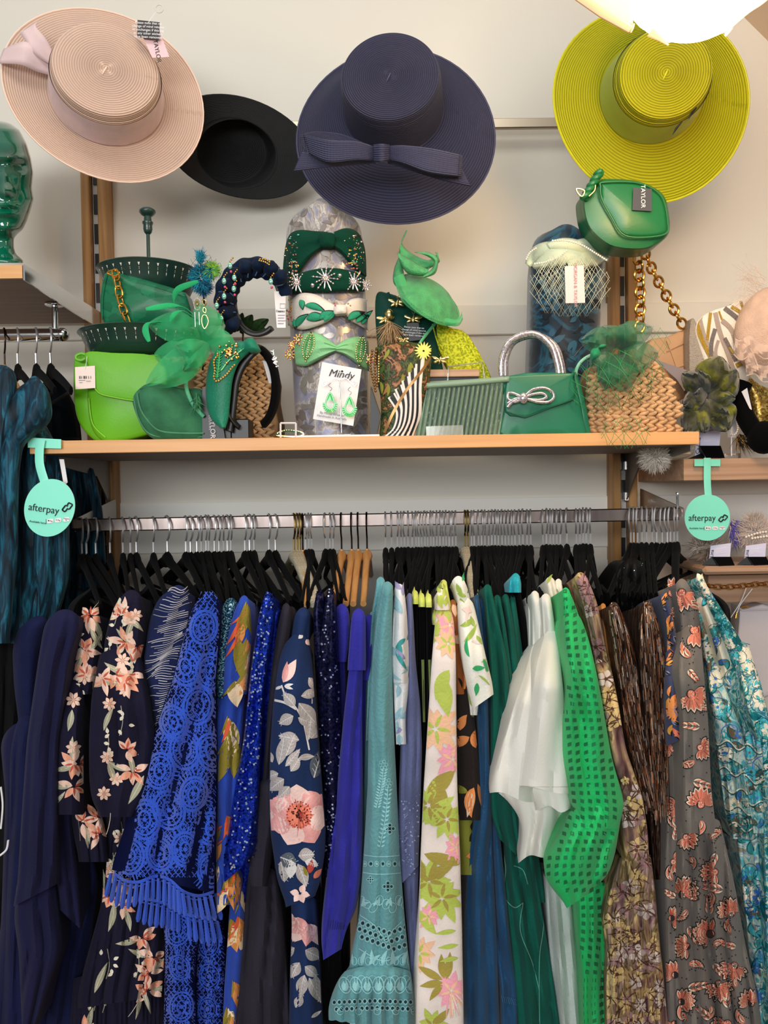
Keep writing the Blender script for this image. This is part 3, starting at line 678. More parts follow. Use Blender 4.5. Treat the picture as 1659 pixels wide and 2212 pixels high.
# -- left end: navy dresses
garment('navy_dress', 'plain navy sleeveless dress at the far left end of the rail', 'dress', [
 ('shoulder', Gar([(1330, 70, 110), (1350, 40, 100), (1400, 26, 90), (1480, 30, 80), (1560, 40, 75), (1640, 50, 74)], 1.36, wlen=60, seed=1), m_navy2, None),
 ('skirt', Gar([(1560, 25, 75), (1600, 0, 70), (1720, 12, 60), (2000, 2, 50), (2230, -30, 60)], 1.33, wlen=40, seed=2, depth=.3), m_navy, None)])
garment('navy_dress', 'navy dress half hidden behind the long-sleeved navy blouse', 'dress', [
 ('body', Gar([(1545, 40, 80), (1620, 22, 72), (1800, 20, 66), (2230, 0, 60)], 1.31, wlen=30, seed=3, depth=.3), m_navy2, None)])
garment('navy_blouse', 'navy chiffon blouse with long cascading hem, left of the lily print blouse', 'blouse', [
 ('sleeve', Gar([(1316, 118, 165), (1345, 96, 178), (1430, 82, 150), (1600, 58, 128), (1800, 44, 125), (1905, 38, 125), (1950, 28, 122)], 1.24, wlen=38, amp=.008, seed=4, hem=lambda a, x: (1 - a) * 24 - 40), m_navy, None),
 ('body', Gar([(1330, 130, 182), (1500, 95, 160), (1700, 100, 150), (1860, 110, 168), (1985, 126, 176)], 1.29, wlen=30, amp=.007, seed=5, hem=lambda a, x: a * 24), m_navy, None),
 ('hem_panel', Gar([(1900, 36, 120), (1990, 30, 130), (2050, 40, 136), (2230, 48, 70)], 1.27, wlen=34, amp=.008, seed=6), m_navy, None),
 ('skirt', Gar([(1700, 100, 160), (1900, 60, 215), (2050, 20, 195), (2230, -10, 172)], 1.36, wlen=34, amp=.008, seed=7, depth=.3), m_navy2, None)])
garment('black_dress', 'long black dress filling the far left edge below the velvet jackets', 'dress', [('b', Gar([(1300, -60, 60), (1500, -80, 70), (2235, -110, 40)], 1.47, wlen=30, seed=199, depth=.15), M('black_crepe', '0b0b0e', rough=.85, sheen=.02, spec=.2, bump=(200, .2)), None)])
# -- lily print blouses
garment('floral_blouse', 'dark navy blouse with apricot lilies and bunched sleeve, left of the two', 'blouse', [
 ('shoulder', Gar([(1316, 180, 212), (1360, 165, 222), (1440, 152, 226), (1500, 150, 200)], 1.29, wlen=30, seed=8), m_nf, lilies(81, 12)),
 ('sleeve', Gar([(1470, 140, 185), (1560, 128, 182), (1660, 122, 181), (1740, 122, 182), (1760, 126, 178)], 1.25, wlen=36, seed=9), m_nf, lilies(82, 9)),
 ('cuff', Gar([(1745, 150, 215), (1800, 158, 232), (1862, 172, 236)], 1.28, wlen=22, seed=10), m_nf, lilies(83, 4))])
garment('floral_dress', 'dark navy dress with apricot lilies and puffed sleeve, beside the silver-striped sleeve', 'dress', [
 ('shoulder', Gar([(1274, 270, 302), (1310, 244, 312), (1380, 226, 316), (1440, 222, 300)], 1.27, wlen=34, seed=11), m_nf, lilies(84, 12)),
 ('sleeve', Gar([(1400, 218, 300), (1500, 198, 318), (1600, 192, 336), (1690, 193, 328), (1740, 200, 300), (1765, 222, 284)], 1.23, wlen=44, amp=.008, seed=12), m_nf, lilies(85, 20)),
 ('bodice', Gar([(1740, 225, 285), (1830, 232, 270), (1930, 225, 262)], 1.30, wlen=18, seed=13), m_nf, lilies(86, 6)),
 ('skirt', Gar([(1900, 222, 275), (1950, 220, 345), (2060, 190, 358), (2150, 165, 352), (2165, 170, 350)], 1.30, wlen=28, amp=.008, seed=14, hem=lambda a, x: -a * 14), m_nf, lilies(87, 15)),
 ('lower_tier', Gar([(2100, 160, 350), (2235, 150, 356)], 1.33, wlen=9, amp=.004, seed=15, depth=.3), m_nf, lilies(88, 4))])
# -- silver striped pleats
def pleats(g, mb):
    r = random.Random(3)
    for k in range(70):
        y = 1272 + k * 4.6; l, rr = g.ex(y)
        t = np.linspace(-.95, .95, 12); x = (l + rr) / 2 + (rr - l) / 2 * t
        yy = y - t * 10 + 3 * np.sin(t * 4 + k * .3) + 6 * np.sin(k * .12 + t * 2)
        a = r.randint(0, 4); b = r.randint(8, 12)
        g.strip(mb, np.stack([x, yy], 1)[a:b], r.choice([.8, 1.3, 1.8]), cloth('silver_stripe', 'bdb8bc', rough=.35), 1, n=2)
garment('pleated_blouse', 'navy puffed sleeve blouse crinkled with thin silver stripes', 'blouse', [('b', Gar([(1264, 372, 402), (1290, 342, 415), (1330, 325, 418), (1390, 314, 412), (1450, 308, 396), (1520, 326, 376), (1580, 336, 356)], 1.27, wlen=70, amp=.006, seed=16, df=.04), cloth('pleat_navy', '1c2754', sheen=.3, bump=(160, .8, (1, 1, 6))), pleats)])
# -- blue crochet lace
m_lace = cloth('crochet_blue', '1c4fc8', sheen=.25, bump=(500, .5)); m_laceb = cloth('lace_lining', '050e38', sheen=0)
def lace(cells, r0=34, seed=0, w=6.0):
    def fn(g, mb):
        r = random.Random(seed)
        for (x, y) in cells:
            rr = r0 * r.uniform(.9, 1.1); ro = r.uniform(-.3, .3)
            g.ring(mb, x, y, rr, rr * 1.25, w, m_lace, 1, rot=ro); g.ring(mb, x, y, rr * .78, rr, w * .7, m_lace, 1.2, rot=ro)
            g.ring(mb, x, y, rr * .38, rr * .55, w * .8, m_lace, 1.2, rot=ro); g.dot(mb, x, y, 5, m_lace, 1.6)
            for k in range(10):
                a = k * .628 + ro; c, s = math.cos(a), math.sin(a)
                g.strip(mb, [(x + c * rr * .38, y + s * rr * .55), (x + c * rr * .78, y + s * rr)], w * .32, m_lace, 1, n=2)
                if k % 2: g.dot(mb, x + c * rr * .58, y + s * rr * .78, 3.6, m_lace, 1.6)
                if k % 2 == 0:
                    for q in (-.12, .12): g.strip(mb, [(x + math.cos(a + q) * rr, y + math.sin(a + q) * rr * 1.25), (x + math.cos(a + q * .6) * rr * 1.45, y + math.sin(a + q * .6) * rr * 1.75)], w * .55, m_lace, 1.1, n=2)
                for j in range(1): g.dot(mb, x + math.cos(a + .3) * rr * 1.22, y + math.sin(a + .3) * rr * 1.5, 3.2, m_lace, 1.4)
                g.strip(mb, [(x + math.cos(a + .3) * rr, y + math.sin(a + .3) * rr * 1.25), (x + math.cos(a + .25) * rr * 1.5, y + math.sin(a + .25) * rr * 1.85)], 1.2, m_lace, 1, n=2)
        for i in range(int((g.y1 - g.y0) / 7)):
            y = g.y0 + i * 7; l, q = g.ex(y); d = r.choice([-1, 1])
            for c in range(int((q - l) / 6)):
                x = l + c * 6 + r.uniform(-2, 2); g.strip(mb, [(x, y), (x + 7 * d, y + 8)], 1.8, m_lace, .4, n=2); d = -d
    return fn
def fringe(fn0, line, L=46, n=None):
    def fn(g, mb):
        fn0(g, mb)
        A = cr(line, 8); g.strip(mb, A, 7, m_lace, 2); g.strip(mb, A + [0, 9], 2.5, m_lace, 2)
        Ln = np.concatenate([[0], np.cumsum(np.linalg.norm(np.diff(A, axis=0), axis=1))]); N = n or int(Ln[-1] / 12)
        for i in range(N + 1):
            t = Ln[-1] * i / N; x = np.interp(t, Ln, A[:, 0]); y = np.interp(t, Ln, A[:, 1]); k = (x - A[:, 0].mean()) / 100
            l2 = L * (1 + .12 * math.sin(i * .7)); T = np.linspace(0, 1, 7); X = x + k * 10 * T; Yy = y + 4 + l2 * T; w = 8 + 4 * T; w[-1] = 5
            Wd = [Pn(X - w / 2, Yy, g.Y(X, np.minimum(Yy, g.y1)) - .003), Pn(X, Yy, g.Y(X, np.minimum(Yy, g.y1)) - .006), Pn(X + w / 2, Yy, g.Y(X, np.minimum(Yy, g.y1)) - .003)]
            mb.grid(Wd, m_lace)
    return fn
g1 = Gar([(1278, 440, 468), (1310, 415, 476), (1380, 395, 474), (1470, 372, 466), (1600, 325, 470), (1700, 295, 470), (1790, 270, 468), (1870, 246, 466), (1895, 240, 466)], 1.22, wlen=85, amp=.014, seed=17, df=.06, hem=lambda a, x: 26 * a + 10)
garment('lace_dress', 'cobalt blue crochet lace dress with ring motifs and fringed sleeve hem', 'dress', [
 ('sleeve', g1, m_laceb, fringe(lace([(440, 1355), (400, 1440), (455, 1450), (428, 1525), (374, 1560), (400, 1620), (458, 1625), (345, 1665), (418, 1715), (365, 1750), (455, 1790), (312, 1770), (400, 1835), (345, 1845), (280, 1850), (456, 1880)], 31, 1), [(240, 1882), (270, 1902), (300, 1905), (335, 1893), (365, 1900), (395, 1925), (430, 1935), (466, 1925)], 52)),
 ('under_sleeve', Gar([(1880, 300, 468), (1955, 305, 470)], 1.27, wlen=40, amp=.01, seed=18), m_laceb, fringe(lambda g, m: None, [(305, 1940), (350, 1950), (400, 1975), (468, 1985)], 48)),
 ('skirt', Gar([(1960, 350, 450), (2050, 356, 425), (2120, 355, 420), (2235, 352, 425)], 1.27, wlen=50, amp=.008, seed=19), m_laceb, lace([(385, 2010), (388, 2090), (392, 2175)], 24, 2, 4))])
garment('lace_dress', 'darker blue lace dress mostly hidden behind the fringed crochet sleeve', 'dress', [
 ('shoulder', Gar([(1300, 468, 486), (1350, 462, 482), (1450, 460, 478), (1600, 455, 474), (1700, 452, 470)], 1.29, wlen=40, seed=20), m_laceb, lace([(468, 1420), (464, 1500), (462, 1580)], 15, 5, 3.5)),
 ('skirt', Gar([(1950, 425, 480), (2050, 418, 490), (2235, 412, 485)], 1.31, wlen=24, seed=21), m_laceb, lace([(450, 2040), (452, 2110), (448, 2180)], 22, 6, 3))])
# -- teal glitter
garment('glitter_dress', 'slim sleeve of teal glitter fabric between blue lace and orange blouse', 'dress', [('b', Gar([(1291, 490, 512), (1310, 476, 515), (1350, 466, 506), (1420, 462, 492), (1480, 468, 486), (1510, 470, 482)], 1.27, wlen=50, seed=22), ramp_mat('teal_glitter', [(0, '08203c'), (.45, '0d3354'), (.6, '2f7590'), (.8, 'a9dbe8'), (1, '0d2c48')], scale=560, kind='voronoi', rough=.3, metal=.4, bump=.5), None)])
# -- orange and blue
m_ob = cloth('royal_print', '2445a4', sheen=.2); m_or = cloth('print_orange', 'd98d4a', sheen=0); m_ol = cloth('print_olive', '8d7e2c', sheen=0); m_cr = cloth('print_cream2', 'ead0a8', sheen=0); m_rd = cloth('print_red', 'd8562e', sheen=0)
def orange(seed, n):
    def fn(g, mb):
        r = random.Random(seed)
        for i in range(n):
            x, y = g.rpt(r); a = r.uniform(.9, 2.2); g.petal(mb, x, y, a, r.uniform(50, 120), r.uniform(18, 34), r.choice([m_or, m_or, m_cr, m_ol]), 1 + .1 * (i % 5), r.uniform(-.5, .5))
            g.petal(mb, x, y, a + .3, r.uniform(40, 70), r.uniform(4, 9), r.choice([m_ol, m_rd, m_ol]), 2.2 + .1 * (i % 3), .4)
    return fn
garment('silk_blouse', 'royal blue silk blouse with big orange and olive flowers', 'blouse', [
 ('shoulder', Gar([(1286, 522, 535), (1320, 505, 542), (1370, 490, 545), (1430, 482, 540), (1500, 478, 532)], 1.26, wlen=40, seed=23), m_ob, orange(1, 9)),
 ('sleeve', Gar([(1480, 476, 530), (1560, 463, 525), (1640, 458, 520), (1720, 466, 512), (1800, 470, 512), (1860, 468, 508)], 1.27, wlen=34, seed=24), m_ob, orange(2, 8)),
 ('ruffle', Gar([(1850, 466, 505), (1900, 468, 525), (1955, 468, 515)], 1.25, wlen=16, amp=.008, seed=25), m_ob, orange(3, 8)),
 ('body', Gar([(1900, 500, 532), (2050, 490, 528), (2140, 484, 520), (2235, 480, 505)], 1.29, wlen=30, seed=26), m_ob, orange(4, 10))])
# -- sequins
def sequins(ms, n, seed, r0=2.2, span=None):
    def fn(g, mb):
        r = random.Random(seed)
        for i in range(n):
            x, y = g.rpt(r, *(span or (None, None)), .95); g.dot(mb, x, y, r.uniform(.7, 1) * r0, r.choice(ms), 1.5 + r.random(), n=6)
    return fn
m_sq1 = M('sequin_blue', '2b57e0', rough=.15, metal=.9); m_sq2 = M('sequin_bright', 'cfe0ff', rough=.1, metal=.6); m_sq3 = M('sequin_deep', '0f2696', rough=.2, metal=.9)
m_bs = ramp_mat('blue_sequin_cloth', [(0, '0a1668'), (.5, '1733b0'), (.8, '2448d8'), (1, '0a1668')], scale=330, kind='voronoi', rough=.3, metal=.5, bump=.7)
garment('sequin_dress', 'royal blue sequin dress with long glittering bell sleeve', 'dress', [
 ('sleeve', Gar([(1279, 574, 588), (1320, 560, 593), (1400, 548, 580), (1500, 536, 568), (1600, 526, 565), (1700, 508, 560), (1800, 490, 558), (1850, 480, 556), (1885, 484, 530)], 1.24, wlen=40, amp=.007, seed=27, hem=lambda a, x: -a * 22), m_bs, lambda g, mb: (sequins([m_sq1, m_sq2, m_sq1, m_sq3], 750, 5, 2.7)(g, mb))),
 ('body', Gar([(1310, 590, 604), (1400, 578, 596), (1500, 568, 582), (1700, 560, 572), (1860, 505, 545), (1950, 500, 530)], 1.29, wlen=24, seed=28), m_bs, None)])
# -- charcoal
m_ch = cloth('charcoal_chiffon', '2c2934')
garment('charcoal_dress', 'charcoal sleeveless dress between the blue sequins and the poppy print', 'dress', [
 ('strap', Gar([(1303, 612, 626), (1360, 598, 628), (1450, 586, 610), (1560, 576, 592), (1700, 566, 584), (1760, 560, 582)], 1.27, wlen=24, seed=29), m_ch, None),
 ('bodice', Gar([(1680, 562, 590), (1800, 550, 590), (1870, 535, 585), (1915, 545, 575)], 1.26, wlen=30, seed=30), m_ch, None),
 ('skirt', Gar([(1870, 532, 596), (1980, 524, 612), (2100, 508, 620), (2235, 500, 630)], 1.28, wlen=44, amp=.012, seed=31, depth=.3), m_ch, None)])
garment('charcoal_dress', 'second charcoal dress, only its dark strap showing beside the poppy blouse', 'dress', [('b', Gar([(1310, 622, 640), (1420, 606, 626), (1600, 596, 612), (1900, 592, 604)], 1.31, wlen=24, seed=32), m_ch, None)])
# -- poppy blouse
m_pn = cloth('poppy_navy', '1c2f57', sheen=.25); m_g1 = cloth('print_grey', 'b3aba8', sheen=0); m_g2 = cloth('print_dark_grey', '57606a', sheen=0); m_g3 = cloth('print_pale_grey', 'dcd8d6', sheen=0)
m_p1 = cloth('poppy_pink', 'f0a6a2', sheen=0, var=(30, .25)); m_p2 = cloth('poppy_pale', 'f7cfc8', sheen=0, var=(30, .15)); m_p3 = cloth('poppy_coral', 'f4876c', sheen=0, var=(40, .2)); m_dk = cloth('poppy_seed', '3a1c1e', sheen=0); m_mr = cloth('poppy_red', 'b5453c', sheen=0)
def poppy(g, mb):
    L = g.leaf; r = random.Random(4)
    g.petal(mb, 660, 1380, .9, 18, 12, m_p2, 1); g.petal(mb, 655, 1370, 2.4, 14, 9, m_g3, 1)
    g.petal(mb, 608, 1480, -1.05, 64, 24, m_p2, 1); g.petal(mb, 612, 1478, -1.4, 50, 12, m_p1, 1.5)
    for a in (-.2, .3, 2.8): g.petal(mb, 612, 1482, a, 22, 6, m_g3, 2)
    g.strip(mb, [(608, 1480), (618, 1505), (640, 1530), (655, 1560), (664, 1600), (668, 1620)], 3.5, m_g3, 1, sm=5)
    g.strip(mb, [(590, 1512), (615, 1518), (640, 1532)], 5, m_g3, 1, sm=5); g.strip(mb, [(676, 1480), (674, 1520)], 2.5, m_g3, 1)
    for x, y, a, l, w in ((640, 1530, -2.2, 44, 24), (645, 1505, -.2, 48, 20), (640, 1512, .9, 74, 34), (638, 1545, 2.75, 40, 26), (640, 1548, .5, 40, 22), (652, 1600, -2.9, 52, 26), (668, 1600, -.9, 50, 22), (664, 1460, .9, 40, 20), (672, 1540, 1.6, 60, 22)):
        L(mb, x, y, a, l, w, m_g1, m_g3, 1.2 + .05 * (x % 7), r.uniform(-.3, .3))
    for x, y, a, l, w in ((600, 1660, -1.3, 72, 24), (615, 1640, -1.2, 60, 24), (612, 1660, -.8, 56, 18), (605, 1670, 2.9, 34, 22), (618, 1680, 2.6, 46, 30), (625, 1670, -.9, 40, 20), (628, 1695, 2.2, 40, 26), (590, 1650, -2, 30, 14)):
        L(mb, x, y, a, l, w, m_g1, m_g3, 1.2 + .05 * (x % 7), r.uniform(-.3, .3))
    L(mb, 676, 1690, -1.35, 78, 34, m_g2, m_g3, 1.4, .2); L(mb, 640, 1640, -.3, 40, 14, m_g1, m_g3, 1.3)
    for k in range(7): g.petal(mb, 646, 1762, -2.6 + k * .9, 68, 56, [m_p1, m_p2][k % 2], 1.6 + .12 * k, .1, 1.25)
    for k in range(5): g.petal(mb, 600, 1760, 1.2 + k * .95, 40, 34, [m_p2, m_p1][k % 2], 1.5 + .1 * k, .1, 1.25)
    for k in range(9): g.petal(mb, 646, 1762, k * .7, 30, 18, m_p3, 2.9 + .08 * k, 0, 1.2)
    for k in range(26): a = k * .2417; g.strip(mb, [(646, 1760), (646 + math.cos(a) * r.uniform(18, 36), 1760 + math.sin(a) * r.uniform(18, 36))], 1.3, m_mr, 4, n=2); g.dot(mb, 646 + math.cos(a) * 26, 1760 + math.sin(a) * 28, 2, m_mr, 4.3)
    for k in range(60): g.dot(mb, 646 + r.gauss(0, 8), 1760 + r.gauss(0, 9), 1.8, m_dk, 4.6)
    for x, y, a, l, w, m in ((600, 1850, .3, 44, 34, m_g2), (605, 1855, 1.3, 52, 34, m_g1), (640, 1850, -.2, 40, 30, m_g1), (640, 1860, 1.1, 60, 26, m_g1), (628, 1852, 1.5, 46, 24, m_g3), (655, 1860, .2, 34, 20, m_g3)): L(mb, x, y, a, l, w, m, m_g3, 1.5 + .05 * (x % 9), .2)
    g.petal(mb, 668, 1890, -1.4, 34, 14, m_mr, 2.2); g.petal(mb, 676, 1900, -.9, 30, 12, m_p3, 2.3); g.petal(mb, 664, 1895, -1.9, 26, 8, m_ol, 2.4)
    for a in (.2, 1.2, 2.2, 3.3, 5.2): g.petal(mb, 648, 1930, a, 22, 14, m_p2, 2)
def poppy2(g, mb):
    r = random.Random(9)
    for k in range(5): g.petal(mb, 640, 1975, 1.2 + k * .5, 60, 30, [m_p1, m_p2][k % 2], 1.2 + .1 * k)
    for k in range(4): g.petal(mb, 668, 1990, 1.2 + k * .5, 55, 30, [m_p2, m_p1][k % 2], 1.2 + .1 * k)
    for x, y, a, l, w in ((640, 2045, 2.6, 40, 24), (655, 2050, .5, 44, 30), (650, 2075, 2.2, 44, 26), (655, 2085, .6, 40, 24), (660, 2100, 1.9, 56, 26), (664, 2105, 1.1, 70, 26), (680, 2100, 1.4, 60, 24), (636, 2180, -1, 36, 20)): g.leaf(mb, x, y, a, l, w, m_g1, m_g3, 1.3, r.uniform(-.3, .3))
    g.petal(mb, 670, 2200, -.6, 30, 8, m_g3)
garment('poppy_blouse', 'navy blouse with a big pink poppy and grey leaves, on the single wooden hanger', 'blouse', [
 ('shoulder', Gar([(1312, 640, 672), (1345, 634, 670), (1385, 628, 668)], 1.27, wlen=30, seed=33), m_pn, None),
 ('sleeve', Gar([(1368, 630, 664), (1385, 614, 670), (1430, 602, 674), (1520, 590, 682), (1620, 583, 690), (1720, 581, 698), (1790, 583, 704), (1850, 592, 702), (1900, 600, 694), (1925, 612, 692), (1948, 620, 676)], 1.2, wlen=75, amp=.005, seed=34, df=.045, hem=lambda a, x: -a * 12), m_pn, poppy),
 ('body', Gar([(1930, 628, 682), (2000, 630, 686), (2100, 626, 692), (2235, 624, 698)], 1.27, wlen=45, amp=.008, seed=35, depth=.25), m_pn, poppy2)])
# -- navy sequins
m_ns = ramp_mat('navy_sequin_cloth', [(0, '07071a'), (.5, '15153a'), (.8, '26264e'), (1, '0b0b20')], scale=260, kind='voronoi', rough=.4, metal=.4, bump=.8)
m_nq = M('sequin_navy', '1d1d48', rough=.2, metal=.8)
for i, (rows, lab) in enumerate((([(1275, 684, 700), (1320, 676, 702), (1400, 678, 706), (1500, 684, 712), (1600, 690, 722), (1700, 696, 720), (1850, 700, 718)], 'navy sequin dress right behind the poppy blouse shoulder'),
        ([(1272, 706, 722), (1320, 700, 724), (1400, 690, 730), (1500, 684, 736), (1600, 690, 738), (1700, 700, 736), (1740, 706, 734), (1800, 700, 724), (1895, 702, 722)], 'navy sequin dress with long sleeve beside the indigo blouses'))):
    garment('navy_sequin_dress', lab, 'dress', [('b', Gar(rows, 1.27 - .02 * i, wlen=34, amp=.005, seed=36 + i), m_ns, sequins([m_nq, m_nq, m_nq, m_sq2] if i else [m_nq], 380, 7 + i, 2.5))])
garment('black_dress', 'long black dress hem hanging below the indigo sleeve', 'dress', [('b', Gar([(1300, 700, 715), (1900, 694, 722), (2000, 690, 735), (2235, 694, 740)], 1.33, wlen=16, seed=38), m_vel, None)])
# -- indigo blouses
m_in = cloth('indigo_crepe', '2b2a96', sheen=.2)
def indigo(i, lab, pcs):
    garment('indigo_blouse', lab, 'blouse', pcs)
indigo(0, 'indigo blouse on the leftmost wooden hanger, cap sleeve folded', [('shoulder', Gar([(1304, 726, 750), (1340, 724, 756), (1400, 728, 754), (1430, 730, 746)], 1.28, wlen=40, seed=39), m_in, None), ('body', Gar([(1400, 730, 744), (1550, 734, 746), (1700, 734, 744)], 1.31, wlen=20, seed=40), m_in, None)])
indigo(1, 'indigo blouse in the middle with long gathered sleeve', [('shoulder', Gar([(1314, 764, 786), (1330, 759, 790), (1400, 754, 790), (1438, 750, 792), (1448, 751, 789)], 1.215, wlen=50, seed=41), m_in, None),
 ('sleeve', Gar([(1425, 756, 784), (1550, 742, 782), (1700, 728, 784), (1800, 712, 784), (1900, 704, 780), (1980, 695, 768), (2010, 694, 748), (2035, 694, 745), (2062, 700, 735)], 1.235, wlen=34, amp=.01, seed=42, hem=lambda a, x: -a * 12), m_in, lambda g, mb: [g.strip(mb, [(715 + k * 5, 1985 + k * 2), (712 + k * 5, 2008)], 1.5, cloth('indigo_gather', '1d1c70'), 1) for k in range(8)])])
indigo(2, 'indigo blouse on the rightmost wooden hanger, beside the dusty teal dress', [('shoulder', Gar([(1327, 788, 808), (1380, 788, 808), (1450, 784, 804), (1470, 780, 800)], 1.27, wlen=40, seed=43), m_in, None), ('body', Gar([(1450, 782, 800), (1560, 778, 790), (1700, 776, 788)], 1.3, wlen=20, seed=44), m_in, None)])
# -- dusty teal embroidered
m_tl = cloth('dusty_teal_linen', '5c979c', bump=(180, .5)); m_te = cloth('teal_thread', '8fc9cc', sheen=.3); m_hole = M('cut_hole', '0e2c34', rough=.9); m_te2 = cloth('teal_shade', '4f868c')
def embroid(g, mb):
    for (x0, y0, x1, y1) in ((812, 1745, 828, 1660), (820, 1830, 838, 1700)):
        g.strip(mb, [(x0, y0), ((x0 + x1) / 2 + 4, (y0 + y1) / 2), (x1, y1)], 1.6, m_te, 1, sm=4, n=2)
        for k in range(14):
            t = k / 14; x = x0 + (x1 - x0) * t + 3; y = y0 + (y1 - y0) * t
            for s in (-1, 1): g.petal(mb, x, y, -PI / 2 + s * 1.0, 10, 3.5, m_te, 1.3)
        for k in range(6): g.ring(mb, x1 + 7 * math.cos(k), y1 - 8 + 7 * math.sin(k), 3.4, 3.4, 1.2, m_te, 1.4)
    def quat(x, y, r=7):
        for k in range(4): a = k * PI / 2; g.ring(mb, x + r * math.cos(a), y + r * math.sin(a), r * .55, r * .55, 1.5, m_te, 1.4); g.dot(mb, x + r * .8 * math.cos(a), y + r * .8 * math.sin(a), r * .4, m_hole, 1)
        g.dot(mb, x, y, r * .45, m_hole, 1)
    quat(842, 1790, 8); quat(838, 1915, 8); quat(800, 1900, 5)
    for y in (1846, 1884): g.strip(mb, [(780, y), (810, y + 4), (840, y + 4), (870, y + 1)], 2, m_te, 1.5, sm=5)
    for k in range(7): x = 788 + k * 13; g.ring(mb, x, 1866, 4.6, 6, 1.6, m_te, 1.4); g.dot(mb, x, 1866, 3, m_hole if k % 2 else m_te, 1.2)
    r = random.Random(2)
    for k in range(9):
        x = 778 + k * 14; g.ring(mb, x, 1945 + (k % 3) * 8, 8, 11, 1.7, m_te, 1.2, rot=r.uniform(-1, 1)); g.petal(mb, x, 1960, -1.6 + r.uniform(-.8, .8), 24, 6, m_te, 1.3, .8)
    for row in range(3):
        for k in range(11):
            x = 772 + k * 11.5 + row * 5; y = 1990 + row * 17 + 26 * (1 - abs(k - 6 - (0)) / 6); g.ring(mb, x, y, 5, 6.2, 2, m_te, 1.6); g.dot(mb, x, y, 3.6, m_hole, 1.2)
    for k in range(2): g.strip(mb, [(775, 1975 + k * 74), (810, 2000 + k * 70), (832, 2030 + k * 45), (850, 2008 + k * 62), (885, 1975 + k * 78)], 2.2, m_te, 1.6, sm=5)
    for k in range(9): x = 765 + k * 15; g.petal(mb, x, 2088, -1.5 + (k % 3 - 1) * .5, 38, 9, m_te, 1.4, .5); g.ring(mb, x, 2076, 6, 9, 1.6, m_te, 1.3)
def flounce(g, mb):
    r = random.Random(5)
    for k in range(7): x = 745 + k * 24; g.ring(mb, x, 2128, 12, 18, 2.4, m_te, 1.3, rot=(k - 3) * .12); g.petal(mb, x, 2144, -1.9, 26, 9, m_te, 1.5, .5); g.petal(mb, x, 2144, -1.2, 26, 9, m_te, 1.6, -.5); g.ring(mb, x + 12, 2120, 10, 13, 1.6, m_te, 1.2)
    for row in range(2):
        for k in range(17): x = 722 + k * 11 + row * 5; y = 2162 + row * 15 + abs(k - 8) * .4; g.ring(mb, x, y, 4.6, 5.2, 2, m_te, 1.6); g.dot(mb, x, y, 3.4, m_hole, 1.2)
    for k in range(5): g.ring(mb, 735 + k * 40, 2185, 7, 7, 2, m_te, 1.6)
garment('teal_dress', 'dusty teal linen dress with cut-out embroidery and scalloped flounce', 'dress', [
 ('strap', Gar([(1246, 814, 830), (1270, 812, 834), (1340, 802, 824), (1430, 796, 812), (1600, 790, 802)], 1.26, wlen=22, seed=45), m_tl, None),
 ('body', Gar([(1256, 826, 849), (1290, 822, 849), (1340, 812, 847), (1420, 804, 847), (1560, 796, 850), (1700, 794, 857), (1850, 785, 864), (1980, 776, 874), (2060, 758, 882), (2110, 752, 888)], 1.215, wlen=42, amp=.006, seed=46, df=.05, depth=.25), m_tl, embroid),
 ('flounce', Gar([(2085, 750, 885), (2130, 722, 892), (2185, 706, 896), (2205, 712, 896)], 1.2, wlen=30, amp=.01, seed=47, df=.05, hem=lambda a, x: 3 * np.abs(np.sin(x / 7.)) + 10 + 14 * a), m_tl, flounce),
 ('underskirt', Gar([(1320, 800, 812), (1500, 790, 800), (1800, 784, 795), (2150, 760, 880), (2235, 770, 890)], 1.29, wlen=22, seed=48, depth=.25), m_te2, None)])
# -- white and teal
m_wh = cloth('offwhite_cotton', 'e2e3e4', var=(8, .05)); m_t1 = cloth('print_teal', '3c9a98', sheen=0); m_t2 = cloth('print_sky', 'a3c9d4', sheen=0); m_li = cloth('print_lilac', '9a96c0', sheen=0)
def swash(ms, n, seed, L=(24, 60), W=(5, 16)):
    def fn(g, mb):
        r = random.Random(seed)
        for i in range(n):
            x, y = g.rpt(r); g.petal(mb, x, y, r.uniform(0, 6.28), r.uniform(*L), r.uniform(*W), r.choice(ms), 1 + .1 * (i % 12), r.uniform(-1, 1))
    return fn
garment('white_teal_blouse', 'white blouse with teal and lilac brush flowers, sleeve rolled', 'blouse', [
 ('shoulder', Gar([(1261, 852, 872), (1285, 855, 874), (1310, 850, 878), (1380, 846, 882), (1440, 846, 884), (1475, 850, 880)], 1.23, wlen=30, amp=.008, seed=49), m_wh, swash([m_t1, m_t2, m_t2, m_li], 16, 1)),
 ('sleeve', Gar([(1450, 848, 884), (1500, 850, 882), (1540, 852, 876), (1570, 854, 876), (1608, 856, 878)], 1.235, wlen=30, seed=50), m_wh, swash([m_t1, m_t2, m_li], 10, 2)),
 ('body', Gar([(1300, 842, 856), (1400, 838, 850), (1500, 846, 856)], 1.29, wlen=16, seed=51), m_wh, swash([m_t1, m_t2], 5, 3))])
